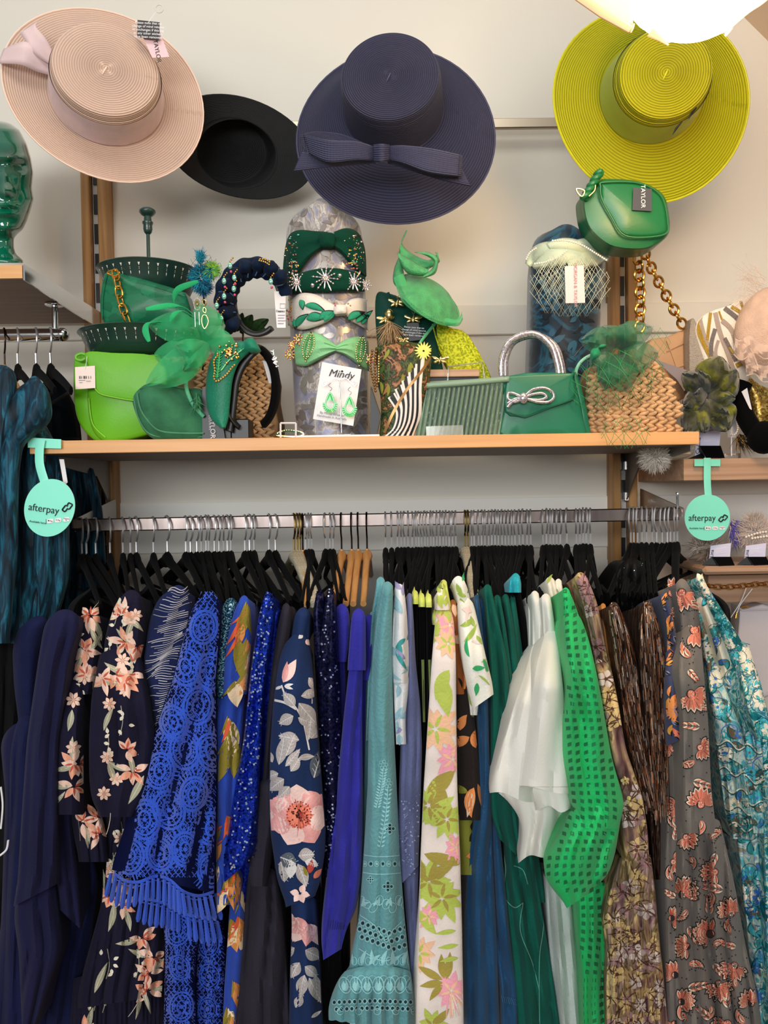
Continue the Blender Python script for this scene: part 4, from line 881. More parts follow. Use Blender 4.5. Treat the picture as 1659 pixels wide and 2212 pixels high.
# -- periwinkle
m_pw = cloth('periwinkle_chiffon', '666d96', bump=(200, .3))
def peri(g, mb):
    md = cloth('periwinkle_band', '868db4')
    for k in range(12): y = 1745 + k * 11; g.strip(mb, [(862, y + 14), (880, y), (900, y - 26)], 1.2, md, 1, n=2)
    for y in (1750, 1800): g.strip(mb, [(858, y + 34), (880, y + 10), (908, y - 34)], 3, md, 1.4, n=2)
    sequins([m_sq2], 60, 12, 2.2, (1730, 1890))(g, mb)
garment('periwinkle_dress', 'periwinkle grey chiffon dress with sequinned tiers', 'dress', [
 ('body', Gar([(1281, 880, 889), (1330, 879, 893), (1430, 874, 898), (1520, 870, 908), (1620, 865, 912), (1750, 860, 908), (1830, 860, 906), (1890, 868, 904)], 1.25, wlen=26, amp=.006, seed=52, hem=lambda a, x: -a * 20), m_pw, peri),
 ('skirt', Gar([(1860, 868, 905), (1950, 874, 902), (2060, 884, 900), (2235, 888, 902)], 1.28, wlen=20, seed=53), m_pw, None)])
# -- lime straps, black
m_lm = cloth('lime_satin_cloth', 'c9d463', rough=.5); m_lg = cloth('olive_stripe', '7f9150')
for i, (x, y) in enumerate(((897, 1275), (911, 1281), (926, 1282), (941, 1320))):
    garment('black_lime_dress', ['black dress with lime shoulder, leftmost of the lime-topped ones', 'black dress with the widest lime shoulder, second of the lime-topped ones', 'black dress with lime shoulder, third of the lime-topped ones', 'black dress with lime shoulder set low beside the pastel tropical dress'][i], 'dress',
      [('strap', Gar([(y, x - 5, x + 5), (y + 12, x - 7, x + 7), (y + 30, x - 7 + i, x + 7)], 1.27, wlen=30, seed=60 + i), m_lm, None),
       ('body', Gar([(y + 22, x - 5, x + 6), (y + 140, x - 4, x + 8), (1560, x - 2, x + 8), (1750, x - 6, x + 4)], 1.285, wlen=18, seed=64 + i), m_vel if i != 9 else m_lg, (lambda g, mb: [g.strip(mb, [(g.ex(1430)[0] + 6, 1425), (g.ex(1560)[0] + 8, 1560)], 6, m_lg, 2)]) if i in (1, 2) else None)])
# -- pastel tropical
m_tb = cloth('tropical_ground', 'ecdfd6', bump=(220, .3, (6, 1, 1)), sheen=.05); m_lm2 = cloth('print_lime', 'b4c455', sheen=0); m_pe = cloth('print_peach', 'efbe98', sheen=0); m_ro = cloth('print_rose', 'efa3b3', sheen=0); m_o2 = cloth('print_khaki', 'a3933f', sheen=0)
def tropical(g, mb):
    r = random.Random(11); L = g.petal
    fl = [(972, 1350, m_ro, 44, -1), (968, 1390, m_pe, 40, 0), (940, 1575, m_pe, 62, 0), (978, 1640, m_ro, 48, 1), (925, 1740, m_lm2, 60, 0), (925, 1905, m_lm2, 64, 0), (955, 1940, m_lm2, 60, 1), (925, 1980, m_ro, 34, 0), (985, 1830, m_ro, 36, 0), (905, 2060, m_pe, 44, 0), (975, 2140, m_ro, 46, 1.4), (935, 2215, m_lm2, 40, 0), (965, 1770, m_lm2, 50, 0), (960, 1310, m_lm2, 40, .5)]
    for x, y, m, s, a0 in fl:
        for k in range(9): L(mb, x, y, a0 + k * .7, s * r.uniform(.7, 1.05), s * .36, m, 1 + .1 * (k % 4), r.uniform(-.3, .3))
        m2 = m_o2 if m is m_lm2 else (m_lm2 if m is m_pe else m_pe)
        for k in range(5): L(mb, x, y, a0 + k * 1.25, s * .55, s * .13, m2, 1.9, .3)
    for x, y, a, l, w, m in ((950, 1450, 1.4, 100, 36, m_lm2), (975, 1440, 2.2, 80, 28, m_lm2), (950, 1330, 1.9, 90, 26, m_lm2), (915, 1720, -.6, 90, 34, m_o2), (960, 1690, 1.9, 90, 36, m_o2), (905, 1840, .4, 110, 26, m_o2), (990, 1860, 2.6, 100, 22, m_o2), (920, 1900, -1.9, 50, 14, m_o2), (930, 1910, -1.4, 54, 14, m_o2), (942, 1905, -1, 50, 14, m_o2), (910, 1790, -.9, 100, 30, m_lm2),
        (962, 2120, -1.9, 60, 16, m_o2), (962, 2120, -2.7, 70, 16, m_o2), (962, 2122, -1.3, 66, 16, m_o2), (962, 2122, 3.0, 56, 16, m_o2), (960, 2124, 2.4, 50, 14, m_o2), (905, 1960, 1.2, 70, 22, m_lm2), (990, 2010, 3.0, 50, 10, m_lm2), (995, 2040, 2.9, 50, 10, m_lm2), (995, 2070, 3.1, 46, 10, m_lm2), (935, 2215, -.7, 50, 16, m_o2), (925, 1500, 1.9, 60, 20, m_lm2)):
        L(mb, x, y, a, l, w, m, 1.5 + .07 * (x % 6), r.uniform(-.4, .4))
    for k in range(14): L(mb, 970 + r.uniform(-8, 8), 2140, 1.2 + r.uniform(-.5, .4), 60, 3, r.choice([m_ro, m_pe, m_lf2]), 2.4, .1)
garment('tropical_dress', 'flat pastel dress panel with lime, peach and pink tropical flowers', 'dress', [
 ('shoulder', Gar([(1272, 944, 962), (1300, 942, 968), (1318, 942, 972)], 1.24, wlen=30, seed=70), m_tb, swash([m_ro, m_lm2, m_lm2], 9, 20, (20, 40), (8, 16))),
 ('yellow_strap', Gar([(1252, 950, 964), (1290, 958, 970), (1330, 962, 980), (1370, 966, 984)], 1.26, wlen=30, seed=71), m_lm, swash([m_ink, m_o2], 10, 21, (8, 18), (2, 5))),
 ('panel', Gar([(1296, 945, 966), (1330, 941, 980), (1420, 933, 985), (1560, 924, 986), (1700, 915, 988), (1850, 908, 994), (2000, 904, 998), (2235, 898, 1002)], 1.19, wlen=110, amp=.003, seed=72, df=.012, depth=.03, sway=.1), m_tb, tropical),
 ('body', Gar([(1400, 945, 980), (1700, 925, 975), (2000, 900, 960), (2100, 892, 950), (2235, 888, 950)], 1.25, wlen=30, seed=73), m_tb, swash([m_lm2, m_o2], 14, 22))])
# -- black and orange tropical
m_bk = cloth('black_print_ground', '2b2523'); m_or2 = cloth('print_tangerine', 'ee9350', sheen=0); m_ol2 = cloth('print_moss', '8d9038', sheen=0)
garment('black_orange_blouse', 'black blouse with orange and moss tropical leaves, between the pastel dress and blue satin', 'blouse', [
 ('shoulder', Gar([(1295, 970, 984), (1340, 974, 990), (1420, 980, 1000), (1500, 984, 1010)], 1.26, wlen=30, seed=74), cloth('rust_cloth', 'a8622e'), swash([m_or2, m_bk, m_pe], 8, 23)),
 ('sleeve', Gar([(1470, 984, 1018), (1560, 986, 1026), (1640, 988, 1034), (1720, 990, 1040), (1772, 994, 1043)], 1.25, wlen=40, seed=75), m_bk, swash([m_or2, m_ol2, m_or2, m_ol2, m_lf2], 15, 24, (40, 80), (12, 24))),
 ('cuff', Gar([(1750, 990, 1020), (1830, 992, 1026), (1890, 994, 1034)], 1.27, wlen=36, seed=76), m_ol2, swash([m_or2, m_bk], 6, 25, (30, 60), (14, 24)))])
garment('green_white_blouse', 'white blouse with green leaf brush strokes and short flared sleeve', 'blouse', [
 ('collar', Gar([(1244, 976, 1002), (1270, 982, 1010), (1305, 990, 1018)], 1.25, wlen=20, seed=77), cloth('ivory_cotton', 'e9e8dc'), swash([cloth('print_leaf_green', '36a566'), cloth('print_spring', '9db84e')], 5, 26, (16, 30), (6, 10))),
 ('sleeve', Gar([(1290, 988, 1020), (1350, 992, 1034), (1420, 998, 1050), (1470, 1006, 1062), (1508, 1024, 1067)], 1.18, wlen=60, amp=.006, seed=78, hem=lambda a, x: -a * 16 + 8), MC['ivory_cotton'], swash([MC['print_leaf_green'], MC['print_spring'], MC['print_spring'], cloth('print_faint_pink', 'e8d0cc')], 14, 27, (24, 60), (4, 12))),
 ('body', Gar([(1400, 1000, 1040), (1480, 1008, 1040), (1545, 1018, 1030)], 1.24, wlen=24, seed=79), MC['ivory_cotton'], swash([MC['print_spring']], 6, 28))])
# -- blue satin
m_sa = cloth('ocean_satin', '1c4a70', rough=.45, sheen=.1)
for i, (rows, lab) in enumerate((([(1284, 1024, 1034), (1330, 1026, 1040), (1450, 1030, 1052), (1700, 1036, 1060), (1850, 1010, 1064), (2000, 1002, 1072), (2235, 1000, 1080)], 'ocean blue satin dress right of the pastel tropical panel'),
     ([(1290, 1037, 1044), (1350, 1040, 1052), (1500, 1046, 1062), (1700, 1052, 1070), (1900, 1062, 1090), (2060, 1070, 1106), (2130, 1080, 1118), (2235, 1082, 1118)], 'ocean blue satin dress tucked against the dark green dresses'))):
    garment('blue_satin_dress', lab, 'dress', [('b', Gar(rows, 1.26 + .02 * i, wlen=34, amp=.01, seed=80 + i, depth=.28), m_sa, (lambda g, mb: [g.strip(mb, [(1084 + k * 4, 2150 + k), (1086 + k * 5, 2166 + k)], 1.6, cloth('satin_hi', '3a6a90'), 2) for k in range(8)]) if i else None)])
# -- dark green
m_gr = cloth('forest_crepe', '10584b'); m_ge = cloth('forest_edge', '4f9a84', sheen=.2)
def frills(g, mb):
    for pts in ([(1066, 1792), (1090, 1800), (1104, 1830), (1130, 1832)], [(1072, 1800), (1092, 1870), (1088, 1930), (1110, 1960), (1130, 1950)], [(1110, 1870), (1130, 1880), (1140, 1910)], [(1130, 1950), (1124, 2010), (1150, 2080), (1165, 2140)], [(1180, 1960), (1172, 2020), (1165, 2080), (1166, 2235)]): g.strip(mb, pts, 2, m_ge, 2, sm=6)
GR = [([(1262, 1044, 1060), (1310, 1050, 1070), (1420, 1056, 1095), (1560, 1060, 1108), (1700, 1058, 1110), (1780, 1060, 1122), (1835, 1078, 1130)], 1.25, 'leftmost forest green dress, its shoulder standing highest'),
      ([(1285, 1066, 1080), (1350, 1072, 1092), (1500, 1080, 1112), (1700, 1090, 1130), (1900, 1088, 1160), (2050, 1104, 1185), (2235, 1118, 1215)], 1.27, 'forest green dress with frilled wrap skirt'),
      ([(1283, 1084, 1098), (1350, 1092, 1110), (1500, 1098, 1126), (1700, 1105, 1140), (1950, 1120, 1180)], 1.29, 'forest green dress, third of the four, mostly covered by white sleeves'),
      ([(1286, 1100, 1112), (1400, 1108, 1128), (1500, 1112, 1136), (1700, 1112, 1140)], 1.3, 'rightmost forest green dress beside the white sleeves')]
for i, (rows, y, lab) in enumerate(GR):
    garment('green_dress', lab, 'dress', [('b', Gar(rows, y, wlen=30, amp=.011, seed=83 + i, depth=.25, hem=(lambda a, x: a * 26) if i == 0 else None), m_gr, frills if i == 1 else None)])
garment('teal_knot_dress', 'black dress with a bright teal knotted shoulder high on its hanger', 'dress', [('knot', Gar([(1238, 1106, 1122), (1255, 1100, 1126), (1280, 1098, 1126)], 1.29, wlen=12, seed=88), cloth('bright_teal_satin', '13a0b0', rough=.4), None), ('body', Gar([(1275, 1104, 1124), (1400, 1116, 1150), (1600, 1120, 1150)], 1.32, wlen=20, seed=89), m_vel, None)])
# -- white bell sleeves
m_be = cloth('white_crepe', 'dddcd3', var=(5, .03), bump=(300, .1), sheen=.1)
def seams(ys):
    def fn(g, mb):
        for y in ys:
            l, r = g.ex(y); x = np.linspace(l + 3, r - 3, 20); g.strip(mb, np.stack([x, y + np.zeros(20)], 1), 1, cloth('seam_thread', 'b9b0a4'), .6, n=2)
    return fn
wave = lambda k, a0: (lambda a, x: 6 * np.sin(a * k) + a0 * a)
garment('white_blouse', 'white crepe blouse with tiered bell sleeve, left and behind its twin', 'blouse', [
 ('shoulder', Gar([(1276, 1146, 1162), (1320, 1150, 1172), (1400, 1150, 1172), (1430, 1148, 1170)], 1.28, wlen=30, seed=90), m_be, None),
 ('sleeve', Gar([(1390, 1150, 1172), (1460, 1132, 1168), (1560, 1098, 1162), (1640, 1074, 1160), (1710, 1056, 1160), (1722, 1058, 1160)], 1.16, wlen=60, amp=.012, seed=91, df=.06, hem=wave(3, 8)), m_be, None),
 ('lower_tier', Gar([(1700, 1070, 1235), (1760, 1122, 1215), (1800, 1128, 1200), (1850, 1118, 1202)], 1.2, wlen=50, amp=.014, seed=92, hem=wave(4, -10)), m_be, None)])
garment('white_blouse', 'white crepe blouse whose wide bell sleeve hangs in front, beside the emerald one', 'blouse', [
 ('shoulder', Gar([(1282, 1168, 1188), (1330, 1172, 1196), (1400, 1176, 1204)], 1.25, wlen=30, seed=93), m_be, seams([1385])),
 ('sleeve', Gar([(1360, 1178, 1204), (1440, 1158, 1212), (1540, 1142, 1222), (1640, 1126, 1230), (1706, 1110, 1236)], 1.13, wlen=80, amp=.012, seed=94, df=.06, hem=wave(2.5, 4)), m_be, seams([1700])),
 ('inner_tier', Gar([(1690, 1130, 1240), (1722, 1150, 1242), (1748, 1158, 1240)], 1.17, wlen=50, amp=.012, seed=95, hem=wave(5, 4)), m_be, None)])
garment('white_blouse', 'white crepe blouse shoulder wedged behind the two bell sleeves, no sleeve showing', 'blouse', [('b', Gar([(1300, 1140, 1152), (1400, 1142, 1156), (1500, 1140, 1158)], 1.31, wlen=30, seed=96), m_be, None)])
garment('pale_skirt', 'pale grey-green long skirt showing below the emerald sleeve', 'skirt', [('b', Gar([(1880, 1176, 1226), (2000, 1182, 1240), (2100, 1190, 1250), (2235, 1204, 1262)], 1.28, wlen=28, amp=.01, seed=97), cloth('pale_sage', 'b3bfba'), None)])
m_wg = cloth('ivory_leaf_ground', 'e2ddcc')
for i, (rows, lab) in enumerate((([(1246, 1176, 1196), (1280, 1184, 1206), (1340, 1196, 1214), (1420, 1208, 1224), (1480, 1222, 1236)], 'ivory dress with beige and green leaf print, gathered neckline, left one'), ([(1250, 1198, 1212), (1300, 1206, 1220), (1400, 1216, 1228)], 'ivory dress with green leaf print squeezed against the emerald shoulder'))):
    garment('ivory_leaf_dress', lab, 'dress', [('b', Gar(rows, 1.29, wlen=16, amp=.008, seed=98 + i), m_wg, swash([MC['print_spring'], MC['print_leaf_green'], cloth('print_beige', 'b09a80'), m_lf], 14, 30 + i, (14, 30), (3, 7)))])
# -- emerald
m_em = cloth('emerald_organza', '1cb562', rough=.6); m_es = M('emerald_cut_square', '0b6d3d', rough=.8)
def checks(g, mb):
    p = 17.5
    for j in range(int((g.y1 - g.y0) / p)):
        y = g.y0 + 8 + j * p; l, r = g.ex(y); c = (l + r) / 2 + 10 * math.sin(y / 60); n = int((r - l) / p) + 1; sk = 3 * math.sin(y / 45)
        for k in range(-n, n):
            x = c + (k + .5) * p
            if l + 3 < x < r - 3: q = 4.0; mb.poly(g.map([x - q, x + q, x + q, x - q], [y - q - sk * .5, y - q + sk * .5, y + q + sk * .5, y + q - sk * .5], 1), m_es)
garment('emerald_blouse', 'emerald green organza blouse with dark square checks and billowing sleeve', 'blouse', [
 ('shoulder', Gar([(1269, 1213, 1228), (1300, 1215, 1240), (1350, 1214, 1258)], 1.2, wlen=40, seed=100), m_em, checks),
 ('sleeve', Gar([(1320, 1216, 1250), (1380, 1215, 1272), (1450, 1222, 1288), (1500, 1222, 1298), (1560, 1213, 1308), (1640, 1210, 1322), (1700, 1222, 1340), (1735, 1232, 1350), (1760, 1245, 1345), (1790, 1250, 1335)], 1.12, wlen=60, amp=.016, seed=101, df=.07), m_em, checks),
 ('cuff', Gar([(1740, 1235, 1345), (1790, 1215, 1338), (1850, 1178, 1328), (1895, 1172, 1312), (1925, 1205, 1290), (1946, 1235, 1262)], 1.1, wlen=54, amp=.014, seed=102, df=.06, hem=lambda a, x: -a * 16), m_em, checks),
 ('skirt', Gar([(1900, 1240, 1312), (2000, 1244, 1310), (2100, 1255, 1308), (2235, 1258, 1310)], 1.24, wlen=30, amp=.009, seed=103), m_em, checks)])
# -- mauve floral
m_mv = ramp_mat('mauve_floral', [(.32, '4c3230'), (.40, '80605e'), (.46, 'a88a68'), (.50, 'cdb482'), (.54, '6a5a32'), (.6, 'b79c92'), (.68, '75505a')], scale=15, detail=5, dist=1.2, rough=.7, stretch=(1, 1, .55), bump=.3)
m_mvl = cloth('mauve_petal', 'd8cbc4', sheen=0); m_mvd = cloth('mauve_dark', '5f4030', sheen=0)
def mauvef(n, seed):
    def fn(g, mb):
        r = random.Random(seed)
        for i in range(n):
            x, y = g.rpt(r); g.flower(mb, x, y, r.uniform(10, 22), 5, r.choice([m_mvl, cloth('mauve_rose', 'a87c80'), cloth('mauve_straw', 'd9bd7c')]), m_mvd, 1, .7, r.random() * 6)
            for k in range(3): g.petal(mb, x, y, r.uniform(0, 6.3), 26, 2.2, m_mvd, 2, .6)
    return fn
m_mvx = 0
garment('mauve_dress', 'mauve and straw floral chiffon dress with crinkled ruffles', 'dress', [
 ('shoulder', Gar([(1236, 1240, 1262), (1265, 1246, 1276), (1300, 1258, 1290), (1380, 1276, 1306), (1460, 1290, 1322)], 1.25, wlen=16, amp=.008, seed=104), m_mv, mauvef(8, 1)),
 ('sleeve', Gar([(1420, 1284, 1316), (1520, 1300, 1336), (1620, 1318, 1352), (1720, 1338, 1388), (1800, 1344, 1400), (1860, 1348, 1402)], 1.17, wlen=36, amp=.009, seed=105), m_mv, mauvef(26, 2)),
 ('skirt', Gar([(1840, 1342, 1405), (1920, 1318, 1415), (1980, 1300, 1420), (2060, 1312, 1428), (2130, 1308, 1436), (2235, 1310, 1446)], 1.2, wlen=20, amp=.013, seed=106, depth=.25, hem=None), m_mv, mauvef(60, 3))])
garment('orange_satin_top', 'thin slip of orange satin between the mauve dress and bronze top', 'top', [('b', Gar([(1303, 1296, 1306), (1330, 1300, 1314), (1400, 1308, 1320), (1450, 1312, 1320)], 1.27, wlen=20, seed=107), cloth('orange_satin', 'b97a34', rough=.3), None)])
m_sheer = M('black_sheer', '08080a', rough=.6, spec=.2, bump=(120, .5))
garment('black_blouse', 'sheer black beaded blouse spread wide behind the bronze tops', 'blouse', [('shoulder', Gar([(1205, 1345, 1385), (1225, 1335, 1395), (1260, 1318, 1405), (1330, 1318, 1420), (1450, 1350, 1400), (1560, 1370, 1400)], 1.38, wlen=22, amp=.010, seed=108, back=0), m_sheer, lambda g, mb: sequins([m_silver, M('bead_dark', '3a3634', metal=.8, rough=.2)], 50, 3, 1.1)(g, mb))])
# -- bronze lurex
m_lx = ramp_mat('bronze_lurex', [(.3, '1a0f0e'), (.45, '2c201c'), (.52, '6a4c3c'), (.56, '241a18'), (.62, '9a8274'), (.68, '2c1b18')], scale=120, stretch=(3, 3, .16), detail=3, rough=.3, metal=.55, bump=.8)
m_lxl = M('lurex_copper', 'cfa484', rough=.35, metal=.6)
def lurex(seed, n):
    def fn(g, mb):
        r = random.Random(seed)
        for i in range(n):
            x, y = g.rpt(r); l, q = g.ex(y); s = (x - (l + q) / 2) / max(q - l, 1); dy = r.uniform(10, 34); l2, q2 = g.ex(min(y + dy, g.y1))
            g.strip(mb, [(x, y), ((l2 + q2) / 2 + s * (q2 - l2), y + dy)], r.choice([.7, .9, 1.2]), r.choice([m_lxl, m_lxl, m_silver, M('lurex_rust', 'b06436', rough=.35, metal=.6), M('lurex_silver', 'd8ccc4', rough=.35, metal=.5)]), 1.2, n=2)
    return fn
garment('bronze_top', 'bronze lurex pleated top, left of the pair', 'top', [('b', Gar([(1300, 1316, 1334), (1320, 1312, 1342), (1380, 1320, 1366), (1450, 1330, 1380), (1560, 1344, 1392), (1680, 1372, 1416), (1752, 1392, 1432)], 1.22, wlen=14, amp=.004, seed=109), m_lx, lurex(1, 330)),
  ('hip', Gar([(1740, 1395, 1440), (1800, 1402, 1440), (1900, 1412, 1438)], 1.26, wlen=14, seed=110), m_lx, None)])
garment('bronze_top', 'bronze lurex pleated top, right of the pair, next to the navy paisley sleeve', 'top', [('b', Gar([(1298, 1390, 1404), (1330, 1382, 1418), (1380, 1376, 1434), (1450, 1382, 1440), (1560, 1392, 1442), (1680, 1405, 1446), (1752, 1412, 1448)], 1.21, wlen=14, amp=.004, seed=111), m_lx, lurex(2, 360))])
# -- navy and orange paisley
m_np = cloth('paisley_navy', '39405e'); m_pc = cloth('print_coral', 'e0785c', sheen=0); m_py = cloth('print_amber', 'e0a040', sheen=0); m_pg = cloth('print_bluegrey', '8a8ca4', sheen=0)
def npais(g, mb):
    r = random.Random(6)
    for i in range(22):
        x, y = g.rpt(r); a = r.uniform(0, 6.3); g.petal(mb, x, y, a, r.uniform(18, 36), r.uniform(6, 12), r.choice([m_pc, m_py, m_pg, m_or2]), 1 + .08 * i % 1, 1.1)
        g.petal(mb, x + 2, y + 2, a, 16, 2.5, m_ink, 2.4, 1)
    for k in range(12): g.petal(mb, 1462, 1532, PI + k * .26 - 1.4, 28, 6, m_or2, 2.6 + .02 * k)
    g.ring(mb, 1464, 1532, 7, 12, 3, m_pg, 3.4)
garment('paisley_blouse', 'navy and orange paisley blouse with one daisy on its short sleeve', 'blouse', [
 ('shoulder', Gar([(1280, 1424, 1438), (1310, 1432, 1448), (1360, 1442, 1460), (1420, 1440, 1462)], 1.23, wlen=30, seed=112), m_np, npais),
 ('sleeve', Gar([(1400, 1438, 1462), (1480, 1437, 1464), (1540, 1438, 1474), (1602, 1442, 1482)], 1.19, wlen=40, seed=113, hem=lambda a, x: -a * 10), m_np, npais)])
# -- taupe with coral
m_ta = cloth('taupe_crepe', '716b65', bump=(300, .15)); m_co = cloth('motif_coral', 'df7f66', sheen=0, var=(60, .2)); m_crm = cloth('motif_cream', 'efd9c0', sheen=0); m_ol3 = M('motif_outline', '241c1c', rough=.8)
def motif_lotus(g, mb, x, y, s, a0):
    for k in range(9):
        a = a0 + (k - 4) * .36; L = s * (1 - .05 * abs(k - 4)); g.petal(mb, x, y, a, L + 3, L * .34 + 3, m_ol3, 1 + .05 * k, 0, 1.3)
    for k in range(9):
        a = a0 + (k - 4) * .36; L = s * (1 - .05 * abs(k - 4)); g.petal(mb, x, y, a, L, L * .32, m_crm, 1.6 + .05 * k, 0, 1.3)
        g.petal(mb, x, y, a, L * .9, L * .26, m_co, 2.2 + .05 * k, 0, 1.3); g.strip(mb, [(x + math.cos(a) * s * .3, y + math.sin(a) * s * .3), (x + math.cos(a) * s * .8, y + math.sin(a) * s * .8)], .8, m_ol3, 3.2, n=2)
    g.dot(mb, x, y, s * .24, m_ol3, 3.2, 10); g.dot(mb, x, y, s * .2, m_co, 3.5, 10)
    for k in range(6): g.dot(mb, x + s * .11 * math.cos(k), y + s * .11 * math.sin(k), 1.4, m_crm, 3.8)
def motif_pais(g, mb, x, y, s, a0, b=1.3):
    g.petal(mb, x, y, a0, s * 1.08, s * .46, m_ol3, 1, b, .75, 12); g.petal(mb, x, y, a0, s, s * .38, m_crm, 1.5, b, .75, 12); g.petal(mb, x, y, a0, s * .96, s * .32, m_co, 1.9, b, .75, 12)
    g.petal(mb, x + math.cos(a0) * s * .1, y + math.sin(a0) * s * .1, a0, s * .6, s * .14, m_ol3, 2.4, b, .75, 10); g.petal(mb, x + math.cos(a0) * s * .12, y + math.sin(a0) * s * .12, a0, s * .5, s * .08, m_crm, 2.8, b, .75, 10)
    for k in range(8): a = a0 + 1.6; t = k / 8; g.dot(mb, x + math.cos(a0 + b * t * .5) * s * t + math.cos(a) * s * .28, y + math.sin(a0 + b * t * .5) * s * t + math.sin(a) * s * .28, 1.5, m_ol3, 1.5)
def motif_feather(g, mb, x, y, s, a0):
    for k in range(6):
        for sg in (-1, 1):
            t = k / 6; px = x + math.cos(a0) * s * t; py = y + math.sin(a0) * s * t; g.petal(mb, px, py, a0 + sg * .8, s * .5 * (1 - t * .5), 5.5, m_ol3, 1 + .03 * k, -sg * .6); g.petal(mb, px, py, a0 + sg * .8, s * .46 * (1 - t * .5), 3.4, m_co if k % 2 else m_crm, 1.8 + .03 * k, -sg * .6)
def taupe(seed, y0, y1, dens=1.0):
    def fn(g, mb):
        r = random.Random(seed); y = y0; i = 0
        while y < y1:
            l, q = g.ex(y); n = max(1, int((q - l) / 50 * dens))
            for k in range(n):
                x = l + (q - l) * (k + r.uniform(.3, .7)) / n; t = (i + k) % 3; s = r.uniform(30, 44)
                (motif_lotus if t == 0 else motif_pais if t == 1 else motif_feather)(g, mb, x, y + r.uniform(-10, 10), s, r.uniform(0, 6.28))
                for _ in range(5): g.dot(mb, x + r.uniform(-30, 30), y + r.uniform(-30, 30), 1.5, m_ol3, 1)
            y += 40; i += 1
    return fn
garment('taupe_dress', 'taupe dress with coral lotus and paisley motifs and long draped sleeve', 'dress', [
 ('shoulder', Gar([(1250, 1462, 1480), (1275, 1456, 1500), (1320, 1468, 1512), (1380, 1470, 1514)], 1.24, wlen=34, seed=114), m_ta, taupe(1, 1275, 1370, 1.4)),
 ('sleeve', Gar([(1350, 1472, 1512), (1450, 1464, 1520), (1560, 1474, 1530), (1700, 1474, 1536), (1800, 1472, 1548)], 1.15, wlen=44, amp=.009, seed=115, df=.05), m_ta, taupe(2, 1370, 1790)),
 ('side_panel', Gar([(1600, 1438, 1480), (1750, 1440, 1484), (1900, 1434, 1480), (2235, 1440, 1500)], 1.22, wlen=30, amp=.008, seed=116), m_ta, taupe(3, 1620, 2230)),
 ('skirt', Gar([(1760, 1465, 1552), (1900, 1455, 1585), (2050, 1450, 1612), (2150, 1456, 1636), (2235, 1460, 1648)], 1.17, wlen=36, amp=.024, seed=117, df=.07, depth=.3), m_ta, taupe(4, 1810, 2230, 1.1))])
garment('taupe_dress', 'second taupe coral-print dress, just its shoulder left of the first', 'dress', [('b', Gar([(1262, 1442, 1456), (1300, 1440, 1466), (1350, 1452, 1470), (1450, 1458, 1472)], 1.28, wlen=30, seed=118), m_ta, taupe(5, 1275, 1440, 1.6))])
# -- teal paisley
m_tp = ramp_mat('teal_paisley_ground', [(.35, '0f6d74'), (.45, '1d8f96'), (.5, 'cfd8b8'), (.54, '58aebc'), (.6, '2a6f9a'), (.66, 'dfe2cc')], scale=26, detail=2, dist=2.5, rough=.6)
m_tq = ramp_mat('pale_paisley_ground', [(.36, '5aa6ac'), (.43, '9ccdd0'), (.5, 'dfdcc6'), (.56, 'a9c4c0'), (.62, '7f9ab8'), (.68, '9a8a6c')], scale=32, detail=2, dist=2.2, rough=.6)
m_cre = cloth('print_ivory', 'ece4cc', sheen=0); m_aq = cloth('print_aqua', '4cbcc8', sheen=0); m_bl = cloth('print_blue', '3d74c0', sheen=0); m_br = cloth('print_brown', '7a6650', sheen=0); m_dt = cloth('print_deep_teal', '0c5f68', sheen=0)
def tpais(seed, n, cols):
    def fn(g, mb):
        r = random.Random(seed)
        for i in range(n):
            x, y = g.rpt(r); a = r.uniform(0, 6.3); s = r.uniform(20, 44); c1, c2 = r.sample(cols, 2); t = r.random()
            if t < .55: g.petal(mb, x, y, a, s * 1.1, s * .5, m_dt, 1 + .07 * (i % 9), 1.2); g.petal(mb, x, y, a, s, s * .38, c1, 1.7 + .07 * (i % 9), 1.2); g.petal(mb, x + 2, y + 2, a, s * .5, s * .14, c2, 2.5 + .05 * (i % 9), 1.2)
            elif t < .8: g.flower(mb, x, y, s * .5, 7, c1, c2, 2, .5, a); g.ring(mb, x, y, s * .6, s * .6, 1.4, m_dt, 2.9)
            else: g.ring(mb, x, y, s * .5, s * .4, 2.2, c1, 2, 0, 4.4, a)
    return fn
def hems(fn0, ys):
    def fn(g, mb):
        fn0(g, mb)
        for i, y in enumerate(ys):
            l, r = g.ex(y); x = np.linspace(l, r, 24); yy = y + 7 * np.sin(x / 7. + i) + (x - l) * .25
            g.strip(mb, np.stack([x, yy], 1), 3.2, m_cre, 5, n=2); g.strip(mb, np.stack([x, yy + 3], 1), 2.4, m_dt, 5.5, n=2)
    return fn
TC = [m_cre, m_aq, m_bl, m_br, m_t1]
garment('paisley_kaftan', 'pale aqua and brown paisley kaftan with blue medallions beside the taupe dress', 'kaftan', [
 ('shoulder', Gar([(1262, 1480, 1496), (1300, 1494, 1516), (1360, 1508, 1534), (1440, 1522, 1548), (1520, 1534, 1556)], 1.26, wlen=24, seed=120), m_tq, tpais(1, 30, TC)),
 ('sleeve', Gar([(1420, 1524, 1552), (1500, 1530, 1572), (1580, 1542, 1606), (1640, 1550, 1616)], 1.2, wlen=40, amp=.008, seed=121, hem=lambda a, x: a * 20), m_tq, hems(tpais(2, 26, TC), (1600,))),
 ('ruffle', Gar([(1600, 1544, 1612), (1680, 1556, 1632), (1760, 1566, 1640), (1812, 1584, 1636)], 1.22, wlen=20, amp=.014, seed=122), m_tq, hems(tpais(3, 24, TC), (1625, 1660, 1700, 1740, 1780))),
 ('skirt', Gar([(1800, 1590, 1640), (1950, 1606, 1650), (2100, 1622, 1668), (2235, 1640, 1680)], 1.24, wlen=24, amp=.01, seed=123), m_tq, tpais(4, 40, TC))])
